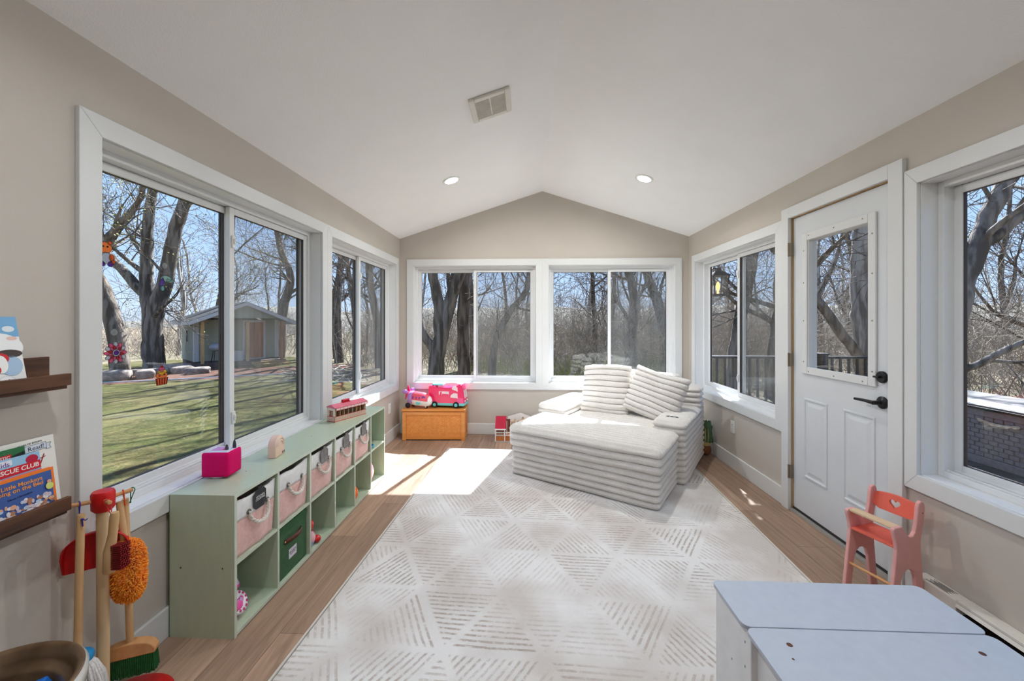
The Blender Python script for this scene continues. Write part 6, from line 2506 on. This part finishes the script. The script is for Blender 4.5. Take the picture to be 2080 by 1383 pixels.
# the wood behind: copies of a few grown trees
protos = []
for k in range(7):
    rr = random.Random(100 + k)
    mb, tips = MB(), []
    h = rr.uniform(5.5, 8.0)
    lean = rr.uniform(-1.3, 1.3)
    pts = [Vector((0, 0, -0.1)), Vector((lean * 0.12, 0.1, h * 0.25)), Vector((lean * 0.35 + rr.uniform(-.3, .3), rr.uniform(-.3, .3), h * 0.5)), Vector((lean * 0.7, 0, h * 0.78)), Vector((lean, 0, h))]
    cfg = {'rmin': 0.010, 'kids': (0, 3, 4, 5), 'wig': 0.22, 'up': 0.05}
    trunk_path(mb, rr, pts, rr.uniform(0.10, 0.20), 0.05, dict(cfg, flare=False), tips, 3, 15, 0.12)
    protos.append((mb, (M_bark, M_bark3, M_bark2)[k % 3]))
WOODLABEL = 'bare grey tree in the woods beyond the lawn and deck'
roots = []
for k, (mb, bmx) in enumerate(protos):
    t = thing('woodland_tree', WOODLABEL, 'tree', (0, 0, GZ), group='bare trees in the woods')
    mb.build('trunk_and_branches', bmx, t, smooth=True, ang=180, fix=False)
    roots.append(t)
rr = random.Random(77)
spots = []


def clear(x, y):
    # keep lawn, shed, deck and house free
    if -22 < x < -0.5 and y < 15.2 + 0.25 * (-x - 3):
        return False
    if -17 < x < -8.5 and y < 22:
        return False
    if x < 7.8 and y < 12:
        return False
    if x >= 0 and y < 10.5 and x < 9.5:
        return False
    return True


tries = 0
while len(spots) < 70 and tries < 9000:
    tries += 1
    z = rr.random()
    if z < 0.55:
        x, y = rr.uniform(-16, 26), 15 + 25 * rr.random() ** 1.2
    elif z < 0.85:
        x, y = 11 + 22 * rr.random() ** 1.2, rr.uniform(-6, 22)
    else:
        x, y = rr.uniform(-34, -8), rr.uniform(18, 36)
    if not clear(x, y):
        continue
    if any((x - a) ** 2 + (y - b) ** 2 < 0.9 for a, b in spots):
        continue
    spots.append((x, y))
for i, (x, y) in enumerate(spots):
    src = roots[i % len(roots)]
    o = src if i < len(roots) else dup(src)
    s = rr.uniform(0.75, 1.2)
    o.location = (x, y, GZ)
    o.rotation_euler = (0, 0, rr.uniform(0, 2 * PI))
    o.scale = (s, s, s)

# thickets of thin stems
M_stem = mat('thicket_stems', (172, 160, 146), rough=0.95, col2=(118, 108, 97), nscale=1.5, spec=0.1)
M_stem2 = mat('thicket_olive', (166, 172, 98), rough=0.95, col2=(128, 136, 76), nscale=1.5, spec=0.1)


def thicket(name, label, zone, n, seed, m, hmin, hmax, r=0.010, fork=3):
    rr = random.Random(seed)
    mb = MB()
    c = 0
    while c < n:
        x, y = zone(rr)
        if not clear(x, y):
            continue
        c += 1
        h = rr.uniform(hmin, hmax)
        d = Vector((rr.uniform(-.7, .7), rr.uniform(-.7, .7), 1)).normalized()
        p = Vector((x, y, GZ - 0.05))
        pts = [p]
        q = p.copy()
        for k in range(3):
            d = (d + wig(rr, 0.30)).normalized()
            q = q + d * h / 3
            pts.append(q.copy())
        r0 = rr.uniform(0.7, 1.8) * r
        mb.tube(pts, [r0, r0 * 0.8, r0 * 0.55, r0 * 0.25], 3, cap=False)
        for f in range(fork):
            b = pts[1].lerp(pts[3], rr.random())
            e = (d * 0.5 + wig(rr, 1.0)).normalized()
            L = h * rr.uniform(0.2, 0.45)
            m1 = b + e * L * 0.5
            m2 = m1 + (e + wig(rr, 0.35)).normalized() * L * 0.5
            mb.tube([b, m1, m2], [r0 * 0.5, r0 * 0.4, r0 * 0.2], 3, cap=False)
    o = mb.build(name, m, fix=False)
    tag(o, label, 'undergrowth', kind='stuff')
    return o


thicket('thicket', 'tangle of bare brown brush at the wood edge behind the house', lambda r: (r.uniform(-9, 9), 12 + 18 * r.random() ** 1.5), 3600, 201, M_stem, 0.8, 3.6, 0.008, 5)
thicket('thicket', 'tangle of bare brown brush beyond the deck railing', lambda r: (6.5 + 18 * r.random() ** 1.3, r.uniform(-5, 26)), 5000, 202, M_stem, 0.7, 3.6, 0.008, 6)
thicket('thicket', 'sparse bare brush along the field edge left of the shed', lambda r: (r.uniform(-34, -6), r.uniform(17, 34)), 1700, 203, M_stem, 0.8, 3.2, 0.009, 5)
thicket('weeds', 'low green weeds under the trees behind the house', lambda r: (r.uniform(-2.5, 6.5), 11.5 + 5.5 * r.random()), 2600, 204, M_stem2, 0.15, 0.75, 0.008, 4)

# ------------------------------------------------------------------ shed
M_siding = mat('sage_siding', (158, 160, 142), rough=0.7, col2=(150, 152, 134), nscale=4)
M_shingle = mat('asphalt_shingles', (88, 83, 78), rough=0.95, col2=(44, 42, 41), nscale=9, detail=6, bump=0.6, bscale=40)
M_cedar = mat('cedar_boards', (186, 116, 66), rough=0.6, col2=(150, 86, 46), nscale=8, stretch=(1, 1, 0.15), detail=7)
M_pine = mat('pine_post', (196, 162, 112), rough=0.7, col2=(172, 136, 90), nscale=8, stretch=(1, 1, 0.15))
M_exwhite = mat('exterior_white', (206, 206, 206), rough=0.6)
M_found = mat('shed_skirt', (92, 78, 74), rough=0.9, col2=(76, 64, 60), nscale=10)
SHM = T(-13.93, 15.93, GZ) @ Rz(math.atan2(0.788, 0.616))
shed = thing('garden_shed', 'small sage sided garden shed with cedar double door and porch roof across the lawn', 'shed', M=SHM)
SWd, SDp, SWz = 3.1, 2.4, 2.02      # local x along the facade, y to the rear, facade at y=0
RG = 2.80
mb = MB()


def siding(mb, x0, z0, x1, z1, M, n=None, gable=None):
    n = n or int((z1 - z0) / 0.11)
    for k in range(n):
        a, b_ = z0 + (z1 - z0) * k / n, z0 + (z1 - z0) * (k + 1) / n
        mb.prism([(x0, a), (x1, a), (x1, b_), (x0, b_)], -0.018, 0.0, 0, M)
        vs = [M @ Vector(p) for p in ((x0, -0.040, a), (x1, -0.040, a), (x1, -0.018, b_), (x0, -0.018, b_), (x0, -0.018, a), (x1, -0.018, a))]
        mb.add(vs, [(0, 1, 2, 3), (0, 4, 5, 1), (0, 3, 4), (1, 5, 2)])


siding(mb, 0.0, 0.25, SWd, SWz, Matrix.Identity(4))
siding(mb, -SDp, 0.25, 0.0, SWz, Rz(-PI / 2))
siding(mb, 0.0, 0.25, SDp, SWz, T(SWd, 0, 0) @ Rz(PI / 2))
mb.box(0.02, SDp - 0.02, 0.25, SWd - 0.02, SDp, SWz)
mb.prism([(0.0, SWz), (SWd, SWz), (SWd / 2, RG - 0.05)], SDp - 0.03, SDp)
mb.build('wall_siding', M_siding, shed)
mb = MB()
# gable front over the porch
for k in range(5):
    z = SWz + 0.06 + k * 0.12
    hw = (RG - 0.1 - z) / (RG - SWz) * (SWd / 2 + 0.2)
    hw2 = (RG - 0.1 - z - 0.12) / (RG - SWz) * (SWd / 2 + 0.2)
    if hw2 > 0:
        mb.prism([(SWd / 2 - hw, z), (SWd / 2 + hw, z), (SWd / 2 + hw2, z + 0.12), (SWd / 2 - hw2, z + 0.12)], -0.98 - 0.004 * (k % 2), -0.95)
mb.build('porch_gable', M_siding, shed)
mb = MB()
ov = 0.42
sy0, sy1 = -1.12, SDp + 0.15
zl_ = SWz - 0.06
for sx in (-1, 1):
    xe = SWd / 2 + sx * (SWd / 2 + ov)
    mb.prism([(SWd / 2, RG), (xe, zl_), (xe, zl_ - 0.03), (SWd / 2, RG - 0.03)], sy0, sy1)
mb.build('roof', M_shingle, shed)
mb = MB()
for sx in (-1, 1):
    xe = SWd / 2 + sx * (SWd / 2 + ov)
    mb.prism([(SWd / 2, RG - 0.02), (xe, zl_ - 0.02), (xe, zl_ - 0.17), (SWd / 2, RG - 0.17)], sy0 - 0.02, sy0 + 0.01)
    mb.box(min(xe, xe + sx * 0.02), sy0 - 0.02, zl_ - 0.16, max(xe, xe + sx * 0.02), sy1, zl_ - 0.01)
mb.build('fascia', M_exwhite, shed)
mb = MB()
mb.box(-0.02, -1.0, 0.05, SWd + 0.02, 0.0, 0.22)
mb.build('porch_deck', M_found, shed)
mb = MB()
mb.box(0.0, 0.0, 0.0, SWd, SDp, 0.25)
mb.build('foundation_skirt', M_found, shed)
for x in (0.0, SWd - 0.10):
    mb = MB()
    mb.box(x - 0.005, -0.050, 0.25, x + 0.105, 0.0, SWz)
    mb.box(x - 0.052 if x < 1 else x + 0.07, -0.05, 0.25, x + 0.01 if x < 1 else x + 0.152, 0.11, SWz)
    mb.build('corner_trim', M_exwhite, shed)
for x, mm in ((0.05, M_pine), (1.62, M_pine), (SWd - 0.12, M_cedar)):
    mb = MB()
    mb.box(x - 0.05, -1.0, 0.22, x + 0.05, -0.9, SWz - 0.06)
    mb.build('porch_post', mm, shed)
mb = MB()
mb.box(1.78, -0.042, 0.28, 2.50, -0.03, 1.90)
dr = mb.build('door', M_cedar, shed)
mb = MB()
for (a, b_) in ((1.80, 2.13), (2.15, 2.48)):
    frame_box(mb, a, b_, 0.30, 1.10, 0.06, -0.056, -0.042)
    frame_box(mb, a, b_, 1.10, 1.88, 0.06, -0.056, -0.042)
    for k in range(7):
        mb.box(a + 0.06, -0.047, 0.36 + k * 0.1, b_ - 0.06, -0.042, 0.364 + k * 0.1)
mb.build('door_rails', M_cedar, dr)
mb = MB()
frame_box(mb, 1.68, 2.60, 0.18, 2.0, 0.09, -0.05, -0.02)
mb.build('door_trim', M_exwhite, dr)
mb = MB()
mb.box(-0.045, 1.05, 1.05, -0.018, 1.45, 1.55, 1)
frame_box(mb, 0, 0, 0, 0, 0, 0, 0)
mb.box(-0.055, 1.02, 1.02, -0.018, 1.05, 1.58)
mb.box(-0.055, 1.45, 1.02, -0.018, 1.48, 1.58)
mb.box(-0.055, 1.05, 1.55, -0.018, 1.45, 1.58)
mb.box(-0.055, 1.05, 1.02, -0.018, 1.45, 1.05)
mb.build('side_window', [M_exwhite, M_heatdark], shed)
for k, (y0, y1, z) in enumerate(((-1.28, -1.0, 0.13), (-1.58, -1.28, 0.05))):
    mb = MB()
    mb.box(1.75, y0, z - 0.05 if k == 0 else 0.0, 3.1, y1, z + 0.05)
    mb.build('step', M_pine, shed)

t = thing('planter_box', 'white planter box on the shed porch left of the cedar door', 'planter', M=SHM @ T(1.02, -0.62, 0.2205))
mb = MB()
mb.box(0.0, 0.0, 0.0, 0.52, 0.30, 0.38)
mb.box(-0.03, -0.03, 0.38, 0.55, 0.33, 0.43)
for k in range(9):
    mb.box(0.03 + k * 0.055, -0.012, 0.02, 0.058 + k * 0.055, 0.0, 0.36)
mb.build('box', M_exwhite, t)
t = thing('kettle_grill', 'round lidded grill on legs at the near corner of shed porch', 'grill', M=SHM @ T(0.58, -0.58, 0.2205))
mb = MB()
mb.ball((0, 0, 0.64), 0.24, 20, 0, None, (1, 1, 0.7))
mb.build('lid_and_bowl', mat('grill_cover_grey', (164, 166, 172), rough=0.5), t, smooth=True)
for k in range(3):
    mb = MB()
    a = 2 * PI * k / 3
    mb.tube([(0.12 * math.cos(a), 0.12 * math.sin(a), 0.52), (0.24 * math.cos(a), 0.24 * math.sin(a), 0.0)], 0.015, 8)
    mb.build('leg', M_blackmetal, t, smooth=True)

# stone edging slabs around the trees
M_stone = mat('limestone_slab', (156, 140, 128), rough=0.9, col2=(110, 98, 90), nscale=5, detail=7, bump=0.6, bscale=14, bdist=0.02)
rr = random.Random(9)
STL = ['flat grey landscape stone, leftmost in the mulch bed', 'flat stone in front of the leaning tree trunk', 'low flat stone just right of the leaning tree', 'long flat stone left of the big forked tree', 'thick stone slab at foot of the big forked tree', 'stone slab right of the big forked tree, behind the cupcake suncatcher', 'pale rounded stone near the shed corner']
for lb, (x, y, w, d, h, a) in zip(STL, [(-14.9, 12.0, 1.0, .5, .16, .2), (-13.6, 12.25, 1.1, .6, .34, .5), (-12.9, 12.75, .5, .45, .30, .8), (-13.55, 13.5, 1.2, .5, .24, .4), (-13.3, 14.2, 1.15, .55, .32, .7), (-12.75, 14.0, .7, .5, .28, .9), (-12.05, 13.9, .75, .42, .25, .75)]):
    t = thing('landscape_stone', lb, 'stone', (x, y, GZ + 0.02), a, group='landscape stones by the trees')
    mb = MB()
    def fn(i, j, w=w, d=d, h=h, sd=x):
        th, ph = 2 * PI * i / 20, -PI / 2 + PI * j / 10
        c = Vector((math.copysign(abs(math.cos(th)) ** .5, math.cos(th)) * math.cos(ph) ** .5 if math.cos(ph) > 0 else 0, math.copysign(abs(math.sin(th)) ** .5, math.sin(th)) * math.cos(ph) ** .5 if math.cos(ph) > 0 else 0, math.copysign(abs(math.sin(ph)) ** .5, math.sin(ph))))
        k = 1 + 0.16 * mnoise.noise(c * 1.6 + Vector((sd, 0, 0)))
        return (c.x * w / 2 * k, c.y * d / 2 * k, h / 2 + c.z * h / 2 * k)
    mb.grid(fn, 20, 11, cu=True)
    mb.build('stone', M_stone, t, smooth=True)

# garden edging: a thin pale strip along the mulch
mb = MB()
mb.tube([(-15.2, 11.2, GZ + 0.03), (-13.0, 11.9, GZ + 0.03), (-11.6, 12.6, GZ + 0.03), (-9.8, 13.6, GZ + 0.03), (-7.6, 14.9, GZ + 0.03)], 0.022, 6)
tag(mb.build('garden_edging', M_exwhite), 'thin pale edging strip along the front of mulch bed', 'edging')
# brush pile
rr = random.Random(5)
mb = MB()
for k in range(160):
    p = Vector((-7.0 + rr.gauss(0, .55), 13.4 + rr.gauss(0, .3), GZ + abs(rr.gauss(0, .16))))
    d = Vector((rr.uniform(-1, 1), rr.uniform(-1, 1), rr.uniform(-.25, .25))).normalized() * rr.uniform(.3, .8)
    mb.tube([p - d, p + wig(rr, .05), p + d], rr.uniform(0.008, 0.025), 4)
tag(mb.build('brush_pile', mat('cut_branches', (168, 160, 150), rough=0.95, col2=(120, 108, 96), nscale=2), fix=False), 'low pile of cut branches on the lawn, in second left window', 'brush pile', kind='stuff')

# ------------------------------------------------------------------ deck, railing, lantern, deck box
M_deck = mat('dark_deck_boards', (84, 72, 64), rough=0.8, col2=(66, 56, 50), nscale=6, stretch=(0.15, 1, 1), detail=6)
DZ = -0.10
mb = MB()
x = XR + TH + 0.02
for k in range(52):
    y0 = -1.4 + k * 0.142
    mb.box(x, y0, DZ - 0.03, 5.55, y0 + 0.136, DZ)
mb.box(x, -1.4, DZ - 0.25, 5.55, 5.96, DZ - 0.03)
struct(mb.build('deck_floor', M_deck))
M_rail = mat('dark_rail_metal', (52, 46, 46), rough=0.45, metal=0.2)
rl = thing('deck_railing', 'dark metal deck railing across the far side of the deck', 'railing', (0, 5.82, DZ))
RZT = 0.955
mb = MB()
mb.box(2.15, -0.03, RZT - 0.035, 5.5, 0.03, RZT)
mb.build('top_rail', M_rail, rl, bevel=0.004)
mb = MB()
mb.box(2.15, -0.02, 0.09, 5.5, 0.02, 0.125)
mb.build('bottom_rail', M_rail, rl)
for px in (2.15, 4.20, 5.5):
    mb = MB()
    mb.box(px - 0.055, -0.055, 0.0, px + 0.055, 0.055, RZT + 0.02)
    mb.box(px - 0.065, -0.065, RZT + 0.02, px + 0.065, 0.065, RZT + 0.045)
    mb.build('post', M_rail, rl, bevel=0.004)
k = 0
for i in range(30):
    bx = 2.15 + 0.1155 * (i + 1)
    if bx > 5.42 or abs(bx - 4.2) < 0.07:
        continue
    mb = MB()
    mb.box(bx - 0.0125, -0.0125, 0.125, bx + 0.0125, 0.0125, RZT - 0.035)
    mb.build('baluster', M_rail, rl)

ln = thing('wall_lantern', 'bronze porch lantern mounted outside by the right window', 'lantern', (XR + TH, 4.625, 0))
M_lbz = mat('lantern_bronze', (70, 58, 50), rough=0.4, metal=0.6)
mb = MB()
mb.box(0.0, -0.05, 1.80, 0.02, 0.05, 1.98)
mb.tube([(0.02, 0, 1.94), (0.08, 0, 1.965), (0.13, 0, 1.96)], 0.009, 8)
mb.build('wall_bracket', M_lbz, ln)
mb = MB()
cx = 0.13
def sq(mb, h0, z0, h1, z1, m=0):
    vs = [(cx - h0, -h0, z0), (cx + h0, -h0, z0), (cx + h0, h0, z0), (cx - h0, h0, z0), (cx - h1, -h1, z1), (cx + h1, -h1, z1), (cx + h1, h1, z1), (cx - h1, h1, z1)]
    mb.add(vs, [(0, 3, 2, 1), (4, 5, 6, 7), (0, 1, 5, 4), (1, 2, 6, 5), (2, 3, 7, 6), (3, 0, 4, 7)], m)
sq(mb, 0.105, 1.872, 0.040, 1.925)
sq(mb, 0.024, 1.925, 0.024, 1.965)
mb.build('roof_cap', M_lbz, ln)
mb = MB()
for sx in (-1, 1):
    for sy in (-1, 1):
        mb.tube([(cx + sx * 0.066, sy * 0.066, 1.665), (cx + sx * 0.084, sy * 0.084, 1.872)], 0.007, 6)
sq(mb, 0.078, 1.645, 0.074, 1.668)
mb.build('cage', M_lbz, ln)
mb = MB()
sq(mb, 0.062, 1.669, 0.079, 1.871)
mb.build('glass_panel', M_glass, ln)
mb = MB()
mb.tube([(cx, 0, 1.668), (cx, 0, 1.70)], 0.012, 8)
mb.lathe([(0.008, 1.70), (0.020, 1.73), (0.024, 1.76), (0.012, 1.80), (0.0, 1.815)], 14, 0, T(cx, 0, 0))
mb.build('bulb', mat('warm_bulb', (255, 220, 170), emit=(255, 190, 112), estr=1.1), ln, smooth=True)

M_dbox = mat('resin_wicker', (132, 126, 128), rough=0.6, col2=(118, 112, 114), nscale=30)
M_dlid = mat('resin_lid', (120, 115, 110), rough=0.5)
M_rope2 = mat('deck_rope', (196, 178, 152), rough=0.9)
db = thing('deck_box', 'brown woven resin storage box with a pale lid on the deck', 'deck box', (4.60, 3.78, DZ))
BW, BL, BH = 0.62, 1.30, 0.56
mb = MB()
mb.box(0.02, 0.02, 0.02, BW - 0.02, BL - 0.02, BH)
for (a, b_) in ((0.0, 0.07), (BL - 0.07, BL)):
    mb.box(0.0, a, 0.0, 0.07, b_, BH)
    mb.box(BW - 0.07, a, 0.0, BW, b_, BH)
mb.box(0.004, 0.07, 0.0, 0.02, BL - 0.07, 0.08)
mb.box(0.004, 0.07, BH - 0.07, 0.02, BL - 0.07, BH)
mb.box(0.07, 0.004, 0.0, BW - 0.07, 0.02, 0.08)
mb.box(0.07, 0.004, BH - 0.07, BW - 0.07, 0.02, BH)
mb.build('frame', M_dbox, db, bevel=0.008)
mb = MB()
for r in range(9):
    z = 0.085 + r * 0.0455
    for c in range(14):
        y = 0.075 + c * 0.083 + (r % 2) * 0.041
        mb.box(0.008, y, z, 0.0205, min(BL - 0.075, y + 0.074), z + 0.040)
    for c in range(6):
        x = 0.075 + c * 0.083 + (r % 2) * 0.041
        mb.box(x, 0.008, z, min(BW - 0.075, x + 0.074), 0.0205, z + 0.040)
mb.build('woven_panel', M_dbox, db, bevel=0.004, seg=1)
mb = MB()
mb.box(-0.02, -0.02, BH, BW + 0.02, BL + 0.02, BH + 0.025, 1)
mb.box(-0.012, -0.012, BH + 0.025, BW + 0.012, BL + 0.012, BH + 0.045)
mb.prism([(-0.0, BH + 0.045), (BW, BH + 0.045), (BW - 0.04, BH + 0.085), (0.05, BH + 0.085)], 0.0, BL)
mb.build('lid', [M_dlid, M_black], db, bevel=0.006)
mb = MB()
pts = [(-0.006 - 0.014 * math.sin(PI * k / 20), 0.10 + 0.34 * k / 20, 0.455 - 0.02 * math.sin(PI * k / 20)) for k in range(21)]
for s in range(2):
    mb.tube([(p[0] + 0.008 * math.cos(PI * s + k * 0.9), p[1], p[2] + 0.008 * math.sin(PI * s + k * 0.9)) for k, p in enumerate(pts)], 0.010, 7)
mb.build('rope_handle', M_rope2, db, smooth=True)
# ------------------------------------------------------------------ light
w = bpy.data.worlds.new('sky')
S.world = w
w.use_nodes = True
N, L = w.node_tree.nodes, w.node_tree.links
bg = N['Background']
tc = N.new('ShaderNodeTexCoord')
sp = N.new('ShaderNodeSeparateXYZ')
L.new(tc.outputs['Generated'], sp.inputs[0])
rp = N.new('ShaderNodeValToRGB')
els = rp.color_ramp.elements
els[0].position = 0.0
els[0].color = lin((204, 223, 247))
els[1].position = 0.8
els[1].color = lin((116, 162, 230))
e = els.new(0.10)
e.color = lin((178, 208, 247))
e = els.new(0.30)
e.color = lin((152, 192, 244))
L.new(sp.outputs[2], rp.inputs['Fac'])
L.new(rp.outputs['Color'], bg.inputs['Color'])
bg.inputs['Strength'].default_value = SKY

sun = bpy.data.lights.new('sun', 'SUN')
sun.energy = SUN
sun.angle = math.radians(0.6)
sun.color = (0.93, 0.99, 1.07)
so = bpy.data.objects.new('sun', sun)
COL.objects.link(so)
el, az = math.radians(46.0), math.atan2(0.26, 0.965)
d = Vector((-math.sin(az) * math.cos(el), -math.cos(az) * math.cos(el), -math.sin(el)))
so.rotation_euler = d.to_track_quat('-Z', 'Y').to_euler()


def lamp(x, y, z, pw, rad=0.055, col=(0.96, 0.99, 1.0)):
    l = bpy.data.lights.new('recessed_lamp', 'AREA')
    l.shape = 'DISK'
    l.size = rad * 2
    l.energy = pw
    l.color = col
    l.spread = math.radians(170)
    o = bpy.data.objects.new('recessed_lamp', l)
    COL.objects.link(o)
    sg = 1 if x < RIDGE_X else -1
    o.matrix_world = T(x, y, z) @ Ry(-slope_l * sg) @ T(0, 0, -0.014)
    return o


for (x, y, z) in LAMPS:
    lamp(x, y, z, LAMP)
# unseen recessed lights, added to brighten the near end of the room
for (x, y, sd) in ((-0.695, 0.9, 'left'), (1.035, 0.9, 'right')):
    t = downlight(x, y, 'added unseen recessed light over the near end of the room, in %s ceiling slope' % sd)
    lamp(x, y, RIDGE_Z - sl * abs(x - RIDGE_X), LAMP2, col=(0.90, 0.98, 1.05))

v = S.view_settings
v.view_transform = 'Standard'
v.look = 'None'
v.gamma = 1.0
v.exposure = EXPO
v.use_curve_mapping = False
S.cycles.use_denoising = True
S.cycles.max_bounces = 9
S.cycles.diffuse_bounces = 5
S.cycles.transparent_max_bounces = 20
S.cycles.sample_clamp_indirect = 6.0
S.cycles.caustics_reflective = False
S.cycles.caustics_refractive = False
